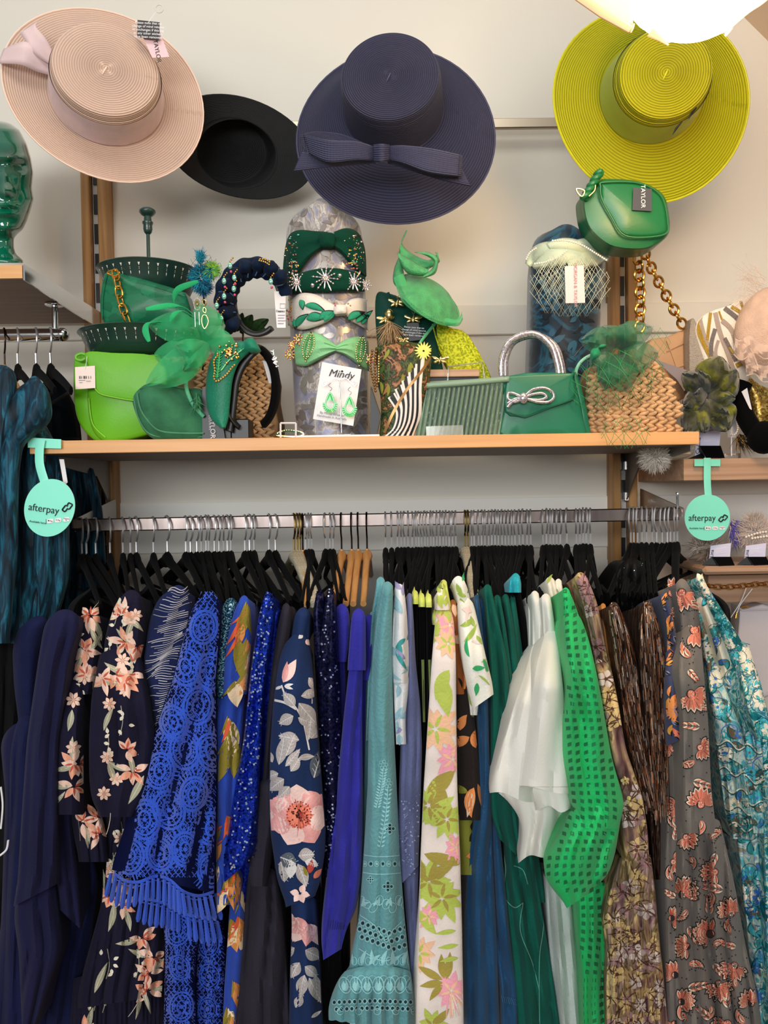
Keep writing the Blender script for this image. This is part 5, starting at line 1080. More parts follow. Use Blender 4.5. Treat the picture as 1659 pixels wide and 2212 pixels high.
garment('paisley_kaftan', 'cream-panelled paisley kaftan in the middle of the teal ones', 'kaftan', [
 ('shoulder', Gar([(1285, 1508, 1522), (1340, 1526, 1550), (1400, 1544, 1574), (1480, 1562, 1600), (1560, 1590, 1630)], 1.23, wlen=26, seed=124), m_cre, tpais(5, 26, TC)),
 ('sleeve', Gar([(1520, 1580, 1640), (1600, 1600, 1650), (1700, 1610, 1662), (1800, 1628, 1664)], 1.21, wlen=24, amp=.012, seed=125), m_tq, hems(tpais(6, 24, TC), (1610, 1680, 1730)))])
garment('teal_kaftan', 'deep teal and ivory paisley kaftan, rightmost garment on the rail', 'kaftan', [
 ('shoulder', Gar([(1242, 1500, 1514), (1280, 1516, 1536), (1330, 1540, 1568), (1380, 1562, 1600), (1440, 1584, 1628)], 1.22, wlen=34, seed=126), m_tp, tpais(7, 34, [m_cre, m_aq, m_dt, m_t1])),
 ('sleeve', Gar([(1400, 1590, 1618), (1450, 1600, 1636), (1500, 1606, 1650), (1560, 1622, 1664), (1588, 1640, 1668)], 1.15, wlen=50, amp=.008, seed=127, hem=lambda a, x: -a * 14), m_tp, tpais(8, 34, [m_cre, m_aq, m_cre, m_t1])),
 ('body', Gar([(1560, 1640, 1690), (1700, 1646, 1700), (1900, 1650, 1720), (2235, 1660, 1740)], 1.2, wlen=30, amp=.01, seed=128), m_tp, tpais(9, 40, [m_cre, m_aq, m_dt]))])
# -- black dresses added behind the front row to darken its gaps
for i, (x, w, lab) in enumerate(((215, 26, 'long black dress added to darken gaps behind the navy blouse'), (330, 30, 'long black dress added to darken gaps behind the lily print dress'), (430, 24, 'long black dress added to darken gaps behind the blue crochet lace'), (520, 24, 'long black dress added to darken gaps behind the orange and blue blouse'), (585, 22, 'long black dress added to darken gaps behind the blue sequin sleeve'), (650, 24, 'long black dress added to darken gaps behind the poppy blouse'), (745, 22, 'long black dress added to darken gaps behind the indigo sleeves'),
    (862, 20, 'long black dress added to darken gaps behind the white and teal blouse'), (905, 22, 'long black dress added to darken gaps behind the lime-topped dresses'), (1000, 20, 'long black dress added to darken gaps behind the black and orange blouse'), (1130, 24, 'long black dress added to darken gaps behind the forest green dresses'), (1160, 22, 'long black dress added to darken gaps behind the white bell sleeves'), (1215, 22, 'long black dress added to darken gaps behind the ivory leaf dresses'), (1290, 26, 'long black dress added to darken gaps behind the mauve floral dress'), (1350, 26, 'long black dress added to darken gaps behind the left bronze top'), (1425, 28, 'long black dress added to darken gaps behind the right bronze top'), (1500, 24, 'long black dress added to darken gaps behind the taupe dress'))):
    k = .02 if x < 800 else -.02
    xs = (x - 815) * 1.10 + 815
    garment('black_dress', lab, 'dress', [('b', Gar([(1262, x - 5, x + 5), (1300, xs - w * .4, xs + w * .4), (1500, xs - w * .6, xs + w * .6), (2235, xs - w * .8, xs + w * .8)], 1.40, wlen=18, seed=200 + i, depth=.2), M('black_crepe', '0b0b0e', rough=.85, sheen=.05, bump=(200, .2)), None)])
# ---------------------------------------------------------------- helpers for the small goods
def sheet(mb, e1, e2, Y, m, bulge=0, n=8, k=6, fold=None, uvs=False):
    a, b = cr(e1, n), cr(e2, n); L = min(len(a), len(b)); a, b = a[:L], b[:L]; rows = []; uv = []
    for i in range(k + 1):
        t = i / k; p = a * (1 - t) + b * t; yy = (Y(p[:, 0], p[:, 1]) if callable(Y) else Y) - bulge * math.sin(PI * t) ** .6
        if fold: yy = yy + fold[1] * np.sin(np.linspace(0, 1, L) * fold[2] * 2 * PI + t * fold[0] * 2 * PI) if len(fold) > 2 else yy + fold[1] * math.sin(t * fold[0] * 2 * PI)
        rows.append(Pn(p[:, 0], p[:, 1], yy)); uv.append([(j * .01, t * .05) for j in range(L)])
    mb.grid(rows, m, uv=uv if uvs else None)
def card(mb, pts, Y, m, th=.0008): mb.prism(pxs(pts, Y), (0, th, 0), m)
def bead(mb, x, y, r, Y, m, n=8): mb.ball(P(x, y, Y), S_(r, Y), m, n, 5)
def beadline(mb, pts, r, Y, m, step=None):
    A = np.array(pts, float); A = cr(A, 8); d = np.concatenate([[0], np.cumsum(np.linalg.norm(np.diff(A, axis=0), axis=1))]); step = step or r * 2.1
    for i in range(int(d[-1] / step) + 1):
        s = i * step; x = np.interp(s, d, A[:, 0]); y = np.interp(s, d, A[:, 1]); bead(mb, x, y, r, Y(x, y) if callable(Y) else Y, m)
def line3(mb, pts, Y, r, m, n=6, sm=6, closed=False):
    A = cr(pts, sm, closed); mb.tube([tuple(p) for p in Pn(A[:, 0], A[:, 1], Y)], r, m, n, closed=closed)
def tubeY(mb, pts, r, m, n=8, sm=6, flat=1, up=None, closed=False):
    """pts = (x, y, Y) picture points with distance"""
    A = cr(pts, sm, closed); mb.tube([tuple(p) for p in Pn(A[:, 0], A[:, 1], A[:, 2])], r, m, n, flat=flat, up=up, closed=closed)
def chain(parent, name, pts, L, w, m, long=1.0, thick=.0016, sub=None):
    """real links, turned a quarter from one to the next"""
    A = np.array([tuple(p) for p in Pn(*np.array(cr([(x, y) for x, y, _ in pts], 10)).T, cr([(z, z) for _, _, z in pts], 10)[:, 0])])
    d = np.concatenate([[0], np.cumsum(np.linalg.norm(np.diff(A, axis=0), axis=1))]); N = int(d[-1] / (L * .74)); out = []
    mb = MB()
    for i in range(N + 1):
        s = min(i * L * .74, d[-1]); c = Vector([np.interp(s, d, A[:, k]) for k in range(3)]); s2 = min(s + .004, d[-1]); q = Vector([np.interp(s2, d, A[:, k]) for k in range(3)]) ; s1 = max(0, s - .004); q1 = Vector([np.interp(s1, d, A[:, k]) for k in range(3)])
        t = (q - q1).normalized(); u = Vector((0, 1, 0)); u = (u - t * u.dot(t)).normalized(); b = t.cross(u)
        ax = b if i % 2 == 0 else (u * .85 + b * .5).normalized()
        mb.tube([c + t * (math.cos(a) * L / 2) + ax * (math.copysign(abs(math.sin(a)) ** long, math.sin(a)) * w / 2) for a in np.linspace(0, 2 * PI, 16, endpoint=False)], thick, m, 7, closed=True)
    return mb.build(name, parent)
def net(mb, cx, cy, rx, ry, Y, m, cell=14, bulge=.03, r=.00035, rot=.0, clip=1, wob=3):
    q = random.Random(int(cx)); 
    def pt(x, y): d = min(1, (x / rx) ** 2 + (y / ry) ** 2); c, s = math.cos(rot), math.sin(rot); return Pn(cx + x * c - y * s, cy + x * s + y * c, Y - bulge * math.sqrt(max(0, 1 - d)))
    for fam in (1, -1):
        o = -(rx + ry) * 1.2
        while o < (rx + ry) * 1.2:
            pts = []
            for t in np.linspace(-ry, ry, 22):
                x = o + fam * t * .62 + wob * math.sin(t / 13 + o); 
                if (x / rx) ** 2 + (t / ry) ** 2 < clip: pts.append(tuple(pt(x, t)))
            if len(pts) > 2: mb.tube(pts, r, m, 3, cap=False)
            o += cell
def fluff(mb, cx, cy, rx, ry, Y, n, L, m, seed=1, w=1.0, dirb=None):
    q = random.Random(seed)
    for i in range(n):
        a = q.uniform(0, 2 * PI); d = q.random() ** .5; x0, y0 = cx + rx * d * math.cos(a) * .7, cy + ry * d * math.sin(a) * .7
        b = (a + q.gauss(0, .5)) if dirb is None else dirb + q.gauss(0, .5); l = L * q.uniform(.5, 1.1); z0 = Y - q.uniform(-.01, .015); z1 = z0 + q.uniform(-.012, .012)
        A = P(x0, y0, z0); Bm = P(x0 + math.cos(b) * l * .5 - math.sin(b) * q.uniform(-3, 3), y0 + math.sin(b) * l * .5 + q.uniform(-2, 3), (z0 + z1) / 2); C_ = P(x0 + math.cos(b) * l, y0 + math.sin(b) * l + q.uniform(0, 4), z1)
        wv = Vector((-math.sin(b), 0, -math.cos(b))) * S_(w, Y); k = q.choice(m) if isinstance(m, list) else m
        mb.grid([[tuple(A - wv), tuple(Bm - wv * .7), tuple(C_)], [tuple(A + wv), tuple(Bm + wv * .7), tuple(C_)]], k)
def petal3(mb, b, t, w, m, curl=.012, side=0, Y0=1.42, Y1=1.40, k=10, cup=.01, prof=.8, ruf=0):
    b, t = np.array(b, float), np.array(t, float); d = t - b; L = np.linalg.norm(d); T = d / L; N = np.array([-T[1], T[0]]); rows = []
    for i in range(k + 1):
        s = i / k; c = b + d * s + N * side * math.sin(PI * s); ww = w * (math.sin(PI * min(1, s * .93 + .04)) ** prof) / 2; row = []
        for u in np.linspace(-1, 1, 9):
            p = c + N * ww * u; yy = Y0 + (Y1 - Y0) * s - curl * math.sin(PI * s) + cup * u * u + ruf * math.sin(u * 7 + s * 9) * s; row.append(tuple(Pn(p[0], p[1], yy)))
        rows.append(row)
    mb.grid(rows, m)
def organza(key, col, a=.72): return M(key, col, rough=.55, alpha=a, sheen=.3, bump=(400, .15))
def leather(key, col, rough=.42, b=.12, sc=320): return M(key, col, rough=rough, bump=(sc, b), var=(8, .06))
ZM = ZS + .0003
# ---------------------------------------------------------------- upper left shelf, its rail, the mannequin head and the velvet jackets
zl = P(30, 574, 1.376).z; zl0 = P(30, 602, 1.376).z
r = thing('wall_shelf', 'oak shelf at the upper left carrying the green glass head', 'shelf', (X0 - .4, 1.56, zl0))
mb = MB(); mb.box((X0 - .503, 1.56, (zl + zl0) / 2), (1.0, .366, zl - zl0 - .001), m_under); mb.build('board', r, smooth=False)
mb = MB(); mb.box((X0 - .503, 1.376, (zl + zl0) / 2), (1.0, .006, zl - zl0), m_oak); mb.build('front_edge', r, smooth=False)
mb = MB(); x = X0 - .001; ring = [(x, 1.372, zl + .001), (x, 1.745, zl + .001), (x, 1.745, zl0 - .014), (x, 1.60, zl0 - .012), (x, 1.372, zl0 - .004)]
mb.prism([Vector(p) for p in ring], (.003, 0, 0), m_chrome); mb.build('chrome_end_bracket', r, smooth=False)
ry_, rz_ = 1.56, P(70, 724, 1.56).z
r = thing('chrome_rail', 'round chrome rail with domed end under the upper left shelf', 'rail', (X0 - .1, ry_, rz_)); ex_ = P(137, 724, ry_).x
mb = MB(); mb.tube([(ex_ - .9, ry_, rz_), (ex_ - .002, ry_, rz_)], .0128, m_chrome, 20, cap=False); mb.ball((ex_ - .002, ry_, rz_), .0136, m_chrome, 18, 10); mb.build('tube', r)
mb = MB(); px_ = P(119, 700, ry_).x; mb.tube([(px_, ry_, rz_), (px_, ry_, zl0)], .0062, m_chrome, 14); mb.lathe([(0, 0), (.018, 0), (.019, -.002), (.017, -.004), (0, -.004)], m_chrome, 20, c=(px_, ry_, zl0 - .0005)); mb.build('support_post', r)
for x, k, lab in ((8, 'wood', 'wooden hanger at the left edge on the chrome rail'), (36, 'velvet', 'black velvet hanger on the chrome rail, beside the wooden one'), (76, 'velvet', 'black velvet hanger on the chrome rail, second from its domed end'), (107, 'velvet', 'black velvet hanger on the chrome rail, nearest its domed end')):
    dup(protos[k], (P(x, 712, ry_).x, ry_, rz_ + .0115), .55, lab, 'hangers on the chrome rail')
m_cv = ramp_mat('crushed_teal_velvet', [(.3, '01101a'), (.45, '062838'), (.55, '0b4054'), (.66, '1f6880'), (.75, '083040')], scale=22, stretch=(3, 3, .5), detail=4, dist=1.5, rough=.6, sheen=.06, bump=.6)
m_cv2 = ramp_mat('crushed_velvet_blue', [(.3, '041a28'), (.5, '0f3f56'), (.7, '1c5a70')], scale=30, stretch=(1, 1, 3), detail=4, dist=1, rough=.7, sheen=.06, bump=.6)
garment('velvet_jacket', 'crushed teal velvet jacket nearest the lime handbag, gathered shoulder', 'jacket', [
 ('shoulder', Gar([(812, 66, 84), (835, 40, 104), (870, 10, 112), (905, -30, 116), (932, -40, 96), (950, -40, 52), (1020, -50, 42), (1200, -70, 38), (1390, -80, 20)], 1.335, wlen=60, amp=.006, seed=300, depth=.05), m_cv, None),
 ('body', Gar([(870, -10, 70), (950, -30, 118), (1100, -60, 150), (1250, -60, 150), (1390, -80, 110)], 1.40, wlen=38, amp=.009, seed=301, depth=.12, df=.05), m_cv, None)])
garment('velvet_jacket', 'teal velvet jacket at the left edge on the wooden hanger', 'jacket', [
 ('shoulder', Gar([(788, -20, 26), (820, -40, 40), (880, -60, 30), (950, -60, 16), (1300, -80, 4)], 1.335, wlen=50, seed=302, depth=.05), m_cv, None)])
garment('velvet_jacket', 'dark teal velvet jacket hanging last, behind the left end of the long shelf', 'jacket', [
 ('shoulder', Gar([(802, 104, 116), (825, 92, 140), (880, 88, 158), (945, 90, 168)], 1.60, wlen=40, seed=303, depth=.1), M('dark_jacket', '020a12', rough=.9, spec=.15, bump=(90, .5)), None),
 ('body', Gar([(1000, 80, 200), (1100, 90, 222), (1250, 90, 232), (1390, 60, 234)], 1.60, wlen=26, amp=.009, seed=304, depth=.1), m_cv, None)])
mb = MB(); card(mb, [(128, 992), (138, 992), (146, 1042), (138, 1050)], 1.39, m_white); tag(mb.build('price_tag', smooth=False), 'narrow white price ticket against the teal velvet, right of the left aqua tag', 'tag')
# head
r = thing('mannequin_head', 'glossy dark green glass mannequin head cut by the left edge', 'mannequin head', P(-10, 560, 1.5))
m_gg = M('green_glass', '035a43', rough=.06, coat=1, var=(9, .6)); rows = []
HR = [(258, -20, 6), (264, -20, 40), (280, -20, 62), (310, -20, 78), (340, -20, 87), (372, -20, 92), (395, -20, 90), (408, -19, 88), (430, -18, 91), (455, -18, 84), (478, -16, 74), (495, -12, 62), (508, -8, 44), (516, -4, 34), (535, -4, 34), (548, -6, 40), (562, -8, 58)]
yy_ = np.linspace(258, 568, 70); cxs = np.interp(yy_, [h[0] for h in HR], [h[1] for h in HR]); ws = np.interp(yy_, [h[0] for h in HR], [h[2] for h in HR])
for y, c, w in zip(yy_, cxs, ws):
    a = np.linspace(0, 2 * PI, 56, endpoint=False); px = c + w * np.sin(a); dep = min(w * 1.15, 100) * 1.5 / F
    yd = 1.5 - dep * np.cos(a)
    gs = lambda x0, y0, sx, sy: np.exp(-((px - x0) / sx) ** 2 - ((y - y0) / sy) ** 2) * (np.cos(a) > 0)
    yd = yd - .019 * gs(14, 412, 9, 12) - .012 * gs(10, 388, 6, 20) + .012 * gs(-16, 362, 15, 11) + .012 * gs(42, 360, 16, 11) - .006 * gs(-16, 362, 8, 5) - .006 * gs(42, 360, 9, 5) - .009 * gs(13, 444, 22, 4) - .010 * gs(13, 462, 19, 5) + .006 * gs(13, 453, 24, 2.4) - .01 * gs(12, 492, 22, 10) - .006 * gs(10, 340, 50, 7) + .005 * gs(40, 430, 8, 16)
    rows.append(Pn(px, np.full(56, y), yd))
mb = MB(); mb.grid(rows, m_gg, cu=True); mb.fan(rows[0], rows[0].mean(0), m_gg); mb.build('head', r)

# ---------------------------------------------------------------- two-tier tray stand
m_gt = M('dark_green_enamel', '1d3a33', rough=.35, coat=.3); cx_, cyY = P(322, 600, 1.545).x, 1.545
r = thing('tiered_tray_stand', 'dark green two-tier metal stand with pierced trays and knobbed rod', 'stand', (cx_, cyY, ZM))
def trayz(px, py, R): return P(px, py, cyY - R).z
for R, z, xo, nh in ((.098, trayz(316, 557, .098), 0, 34), (.124, trayz(305, 698, .124), -.012, 40)):
    mb = MB(); pr = [(0, -.048), (R * .70, -.048), (R * .80, -.043), (R * .88, -.028), (R * .95, -.006), (R, 0), (R * 1.012, .0015), (R, .003), (R * .985, .001), (R * .93, -.006), (R * .86, -.028), (R * .78, -.041), (R * .69, -.045), (0, -.045)]
    mb.lathe(pr, m_gt, 64, c=(cx_ + xo, cyY, z))
    mh = M('pierced_hole', 'ded8cc', rough=.8)
    for k in range(nh):
        a = 2 * PI * k / nh; ca, sa = math.cos(a), math.sin(a)
        def hp_(t, du, o=.0012):  # t: 0 rim .. 1 foot
            rr = R * (.955 - .075 * t) + o; zz = z - .006 - .022 * t; return (cx_ + xo + rr * math.cos(a + du / R), cyY + rr * math.sin(a + du / R), zz)
        mb.poly([hp_(.0, -.0022), hp_(.0, .0022), hp_(.26, 0)], mh)
        for t in (.38, .5): mb.poly([hp_(t, -.0007), hp_(t + .04, .0), hp_(t, .0007), hp_(t - .04, 0)], mh)
        mb.poly([hp_(.62, 0), hp_(.75, .001), hp_(.95, .0), hp_(.75, -.001)], mh)
    mb.build('tray', r)
mb = MB(); zk = P(322, 449, cyY).z; mb.tube([(cx_, cyY, ZM), (cx_, cyY, zk - .04)], .0036, m_gt, 12)
mb.build('rod', r)
mb = MB(); mb.lathe([(0, 0), (.010, -.001), (.0155, -.005), (.016, -.009), (.012, -.014), (.007, -.017), (.0075, -.026), (.0105, -.028), (.0105, -.031), (.0085, -.034), (.009, -.042), (.0075, -.048), (.004, -.052), (0, -.052)], m_gt, 24, c=(cx_, cyY, zk)); mb.build('knob', r)
mb = MB(); mb.lathe([(0, .0), (.075, .0), (.077, .004), (.06, .012), (.012, .016), (0, .016)], m_gt, 40, c=(cx_, cyY, ZM)); mb.build('foot', r)
# croc bag in the lower tray
m_cg = leather('croc_green', '1c6a46', rough=.3, b=.0); m_cg = ramp_mat('croc_leather', [(0, '16603f'), (.5, '1f7550'), (1, '12573a')], scale=60, stretch=(1, 1, 1.6), kind='voronoi', rough=.3, bump=.4)
r = thing('croc_handbag', 'dark green croc-print handbag with gold chain sitting in the tray stand', 'handbag', P(300, 694, 1.47))
mb = MB(); pillow(mb, [(226, 592), (280, 596), (340, 612), (390, 628), (404, 640), (408, 694), (320, 700), (225, 698)], 1.455, .05, m_cg, bulge=.012, n=4); mb.build('body', r)
mb = MB(); line3(mb, [(231, 594), (222, 640), (221, 690)], 1.452, .0016, m_cg); line3(mb, [(258, 606), (320, 616), (400, 640)], 1.449, .0009, m_cg); mb.build('piping', r)
mb = MB(); line3(mb, [(232, 590), (245, 584), (258, 590), (248, 597)], 1.44, .0018, m_gold, closed=True); mb.build('chain_ring', r)
chain(r, 'chain', [(250, 594, 1.438), (255, 620, 1.436), (260, 650, 1.436), (270, 680, 1.436), (276, 694, 1.438)], .022, .012, m_gold, long=.45, thick=.0017)
# lime handbag
m_lb = leather('lime_leather', '66b414', rough=.45, b=.06)
r = thing('flap_handbag', 'lime green smooth flap handbag with a square price tag, leftmost on the long shelf', 'handbag', P(245, 942, 1.46))
mb = MB(); pillow(mb, [(196, 766), (300, 768), (352, 778), (352, 900), (330, 935), (250, 955), (222, 952), (200, 928), (190, 880), (190, 800)], 1.425, .07, m_lb, bulge=.012, zmin=ZM, n=5); mb.build('body', r)
mb = MB(); pillow(mb, [(162, 770), (184, 764), (196, 772), (196, 840), (200, 920), (232, 955), (205, 952), (172, 915), (160, 860)], 1.44, .06, m_lb, bulge=.008, zmin=ZM, n=5); mb.build('gusset', r)
mb = MB(); pillow(mb, [(185, 762), (240, 762), (350, 776), (354, 862), (300, 866), (240, 858), (212, 850), (198, 826), (192, 795)], 1.404, .016, m_lb, bulge=.004, edge=.002, n=5); mb.build('flap', r)
mb = MB(); line3(mb, [(193, 800), (200, 828), (214, 849), (245, 858), (300, 866), (350, 862)], 1.4015, .0009, leather('lime_edge', '8fd040')); line3(mb, [(192, 860), (200, 915), (228, 945)], 1.42, .001, MC['lime_edge']); line3(mb, [(166, 768), (178, 764), (188, 770), (178, 778), (166, 776)], 1.425, .003, m_lb, closed=True); mb.build('piping', r)
r = thing('price_tag', 'square cream price tag with barcode hanging on the lime handbag', 'tag', P(184, 815, 1.40))
mb = MB(); card(mb, [(162, 793), (205, 790), (206, 838), (163, 841)], 1.40, M('cream_card', 'f2ded2', rough=.6)); mb.build('card', r, smooth=False)
mb = MB(); line3(mb, [(184, 798), (186, 785), (188, 770)], 1.399, .0005, m_white, 5); mb.build('string', r)
mb = MB(); q = random.Random(2); x = 171
while x < 196: w = q.choice([.8, 1.6, 2.6]); card(mb, [(x, 812), (x + w, 812), (x + w, 818), (x, 818)], 1.3985, m_ink, .0002); x += w + q.choice([1, 2, 4])
for y, a, b in ((821, 170, 184), (823, 186, 196), (826, 171, 178)): card(mb, [(a, y), (b, y), (b, y + .7), (a, y + .7)], 1.3985, m_ink, .0002)
mb.build('barcode', r, smooth=False)
# suede bag
m_su = cloth('green_suede', '32704c', sheen=.5, var=(26, .25), bump=(120, .3)); r = thing('suede_pouch', 'moss green suede soft camera bag lying beside the lime handbag', 'handbag', P(370, 942, 1.43))
mb = MB(); pillow(mb, [(300, 838), (330, 826), (400, 838), (440, 850), (440, 952), (350, 953), (315, 935), (296, 900), (286, 862)], 1.40, .08, m_su, bulge=.02, zmin=ZM, n=6, edge=.012); mb.build('body', r)
mb = MB(); m_su2 = cloth('suede_piping', '4f8f68', sheen=.3); line3(mb, [(296, 848), (304, 885), (325, 915), (350, 932), (400, 936), (440, 936)], 1.389, .0016, m_su2); line3(mb, [(289, 858), (298, 900), (320, 935), (360, 944), (440, 944)], 1.396, .0014, m_su2)
line3(mb, [(302, 840), (350, 832), (425, 846)], 1.396, .001, m_su); mb.build('piping', r)
mb = MB(); fluff(mb, 425, 862, 9, 20, 1.384, 90, 28, m_su, 3, 1.2, 1.5); mb.build('tassel', r)
# basket bag behind
m_rf = M('seagrass', 'c9a478', rough=.7, var=(40, .22), bump=(200, .5)); m_rf2 = M('seagrass_dark', '9a7850', rough=.8)
def plait_rows(mb, rows, Yf, pitch=17, hgt=12, m=m_rf, seed=1, dep=.006):
    q = random.Random(seed)
    for j, (y0, xa, xb, slope) in enumerate(rows):
        x = xa
        while x < xb:
            for s in (-1, 1):
                y = y0 + slope * (x - xa) + s * hgt * .24; c = P(x + (pitch * .25 if s > 0 else 0), y, Yf(x, y) if callable(Yf) else Yf); ang = -s * .38 + q.uniform(-.08, .08)
                mb.ball(c, (S_(pitch * .66, 1.4), dep, S_(hgt * .36, 1.4)), m, 8, 5, Matrix.Rotation(-ang * -1, 3, 'Y'))
            x += pitch * q.uniform(.9, 1.08)
r = thing('straw_basket', 'plaited seagrass basket behind the green headbands, left half of the shelf', 'basket', P(480, 942, 1.56))
mb = MB(); pillow(mb, [(250, 764), (400, 770), (575, 790), (592, 860), (588, 955), (420, 955), (270, 955)], 1.535, .11, m_rf2, bulge=.012, zmin=ZM, n=4); mb.build('lining', r)
mb = MB(); plait_rows(mb, [(772 + k * 14.5, 428 + 2 * k * 0, 584 + 6 * math.sin(k * .3), .0) for k in range(13)], 1.522, 19, 14); mb.build('plaited_wall', r)
mb = MB(); plait_rows(mb, [(767, 258, 400, .08)], 1.50, 20, 13, seed=3); mb.build('plaited_rim', r)
# ---------------------------------------------------------------- emerald feather-and-mesh fascinator
m_so = organza('emerald_sinamay', '14a862', .62); m_fe = cloth('emerald_feather', '25a866', sheen=.4); m_sl = cloth('mint_band', '4aa97c', rough=.5)
r = thing('fascinator', 'bright emerald mesh fascinator with curled quills above the suede bag', 'fascinator', P(420, 840, 1.40))
for b, t, w, sd, cu, y1 in (((440, 735), (322, 700), 70, 10, .03, 1.38), ((440, 740), (335, 770), 90, -20, .02, 1.36), ((452, 735), (318, 832), 76, -8, .02, 1.34), ((440, 740), (512, 752), 56, -6, .015, 1.37), ((455, 740), (395, 800), 50, 4, .03, 1.34), ((445, 735), (430, 655), 66, 10, .02, 1.39), ((440, 742), (480, 690), 60, -6, .02, 1.39), ((450, 745), (500, 735), 40, 10, .01, 1.38), ((450, 748), (380, 745), 50, -10, .04, 1.35)):
    mb = MB(); petal3(mb, b, t, w, m_so, curl=cu, side=sd, Y0=1.385, Y1=y1, ruf=.004); mb.build('mesh_petal', r)
for pts, hw in (([(432, 700, 1.38), (405, 668, 1.37), (370, 660, 1.36), (315, 668, 1.35)], 7), ([(438, 700, 1.38), (388, 672, 1.37), (376, 650, 1.36), (385, 625, 1.35), (428, 608, 1.34)], 8), ([(420, 700, 1.38), (370, 695, 1.37), (325, 697, 1.36), (314, 712, 1.35), (322, 738, 1.34)], 8), ([(440, 700, 1.38), (405, 676, 1.36), (392, 672, 1.35), (375, 680, 1.34), (368, 694, 1.34)], 6)):
    A = cr(pts, 6); n = len(A); w = np.array([1.2 if i < n * .45 else hw * math.sin(PI * (i - n * .45) / (n * .58)) + 1 for i in range(n)]); mb = MB(); pline(mb, A[:, :2], A[:, 2], w * 1.6, m_fe, .0012); mb.build('quill', r)
mb = MB(); tubeY(mb, [(445, 745, 1.39), (415, 790, 1.385), (402, 830, 1.38), (415, 870, 1.38), (440, 900, 1.385)], .0035, m_sl, 8, flat=.6); mb.build('headband', r)
# feather puff with black net
m_f1 = cloth('peacock_feather', '0f7f96', sheen=.5); m_f2 = cloth('deep_teal_feather', '0b4a66', sheen=.5); m_f3 = cloth('lime_feather', '86b81e', sheen=.5); m_nb = M('black_thread', '15151a', rough=.7)
r = thing('fascinator', 'teal and lime feather puff with fine black netting, beside the tray stand', 'fascinator', P(440, 640, 1.45))
mb = MB(); fluff(mb, 434, 600, 22, 34, 1.44, 700, 18, [m_f1, m_f2, m_f1], 4, .8); fluff(mb, 432, 560, 7, 16, 1.435, 160, 22, [m_f1], 5, .9, -1.4); fluff(mb, 440, 622, 16, 14, 1.435, 220, 16, [m_f2], 8, .8); mb.build('teal_feathers', r)
mb = MB(); fluff(mb, 457, 583, 14, 14, 1.445, 420, 17, [m_f3, m_f3, m_fe], 6, .8); mb.build('lime_feathers', r)
mb = MB(); net(mb, 440, 592, 42, 46, 1.45, m_nb, 11, .02, .0003); mb.build('netting', r)
mb = MB(); mb.tube([P(440, 630, 1.45), P(442, 700, 1.46), P(440, 760, 1.48), P(438, 800, 1.49)], .0018, m_black, 6); mb.build('stem', r)
# small earrings on a ring stand
r = thing('drop_earrings', 'gold chain drop earrings over the emerald fascinator', 'earrings', P(440, 720, 1.355))
mb = MB(); line3(mb, [(437, 650), (441, 660), (446, 655), (442, 648)], 1.352, .0011, m_palegold, closed=True); line3(mb, [(440, 664), (445, 668), (444, 676), (439, 672)], 1.352, .0011, m_palegold, closed=True); line3(mb, [(438, 682), (446, 682), (450, 696), (442, 710), (436, 696)], 1.352, .001, m_palegold, closed=True); mb.build('chain_drop', r)
mb = MB(); mb.ball(P(426, 655, 1.352), (.0035, .0015, .006), M('olive_stone', '6f6a24', rough=.1), 10, 6); beadline(mb, [(426, 644), (434, 652), (430, 668), (422, 668), (418, 652), (426, 644)], 1.1, 1.351, m_silver); mb.tube([P(421, 674, 1.352), P(422, 706, 1.352)], .0006, m_silver, 5); mb.tube([P(430, 674, 1.352), P(431, 702, 1.352)], .0006, m_silver, 5); mb.build('stone_drop', r)
# ---------------------------------------------------------------- headbands
def band(mb, cx, cy, rx, ry, a0, a1, Y, wy, tk, m, n=40, tilt=0, prof=None, yskew=0, cl=False):
    """a stiff hair band: an arc standing up, wy wide front to back, tk thick"""
    A = np.linspace(a0, a1, n); rows = []
    for i, a in enumerate(A):
        p = 1 if prof is None else prof(i / (n - 1)); c, s = math.cos(a), math.sin(a); ct, st = math.cos(tilt), math.sin(tilt); row = []
        for b in np.linspace(0, 2 * PI, 12, endpoint=False):
            rad = math.copysign(abs(math.cos(b)) ** .7, math.cos(b)) * tk * p / 2 / S_(1, Y); yy = Y + math.copysign(abs(math.sin(b)) ** .7, math.sin(b)) * wy * p / 2 + yskew * s
            x = (rx + rad) * c; y = (ry + rad) * s; row.append(tuple(Pn(cx + x * ct - y * st + (yy - Y) * 260, cy + x * st + y * ct, yy)))
        rows.append(row)
    mb.grid(rows, m, cu=True); mb.fan(rows[0], np.mean(rows[0], 0), m); mb.fan(rows[-1], np.mean(rows[-1], 0), m)
m_nv = cloth('midnight_velvet', '0b1c34', sheen=.35); m_ab = M('opal_stone', '8fdcc0', rough=.08, metal=.5, coat=1); m_rb = M('ruby_stone', 'd0406a', rough=.1, coat=1); m_am = M('amber_stone', 'e3a53a', rough=.12, metal=.5, coat=1)
r = thing('knotted_headband', 'midnight blue velvet ruffled headband studded with opal stones', 'headband', P(550, 735, 1.45))
mb = MB(); band(mb, 556, 652, 52, 70, PI * .30, PI * 1.98, 1.46, .03, .011, m_black, 50); mb.build('band', r)
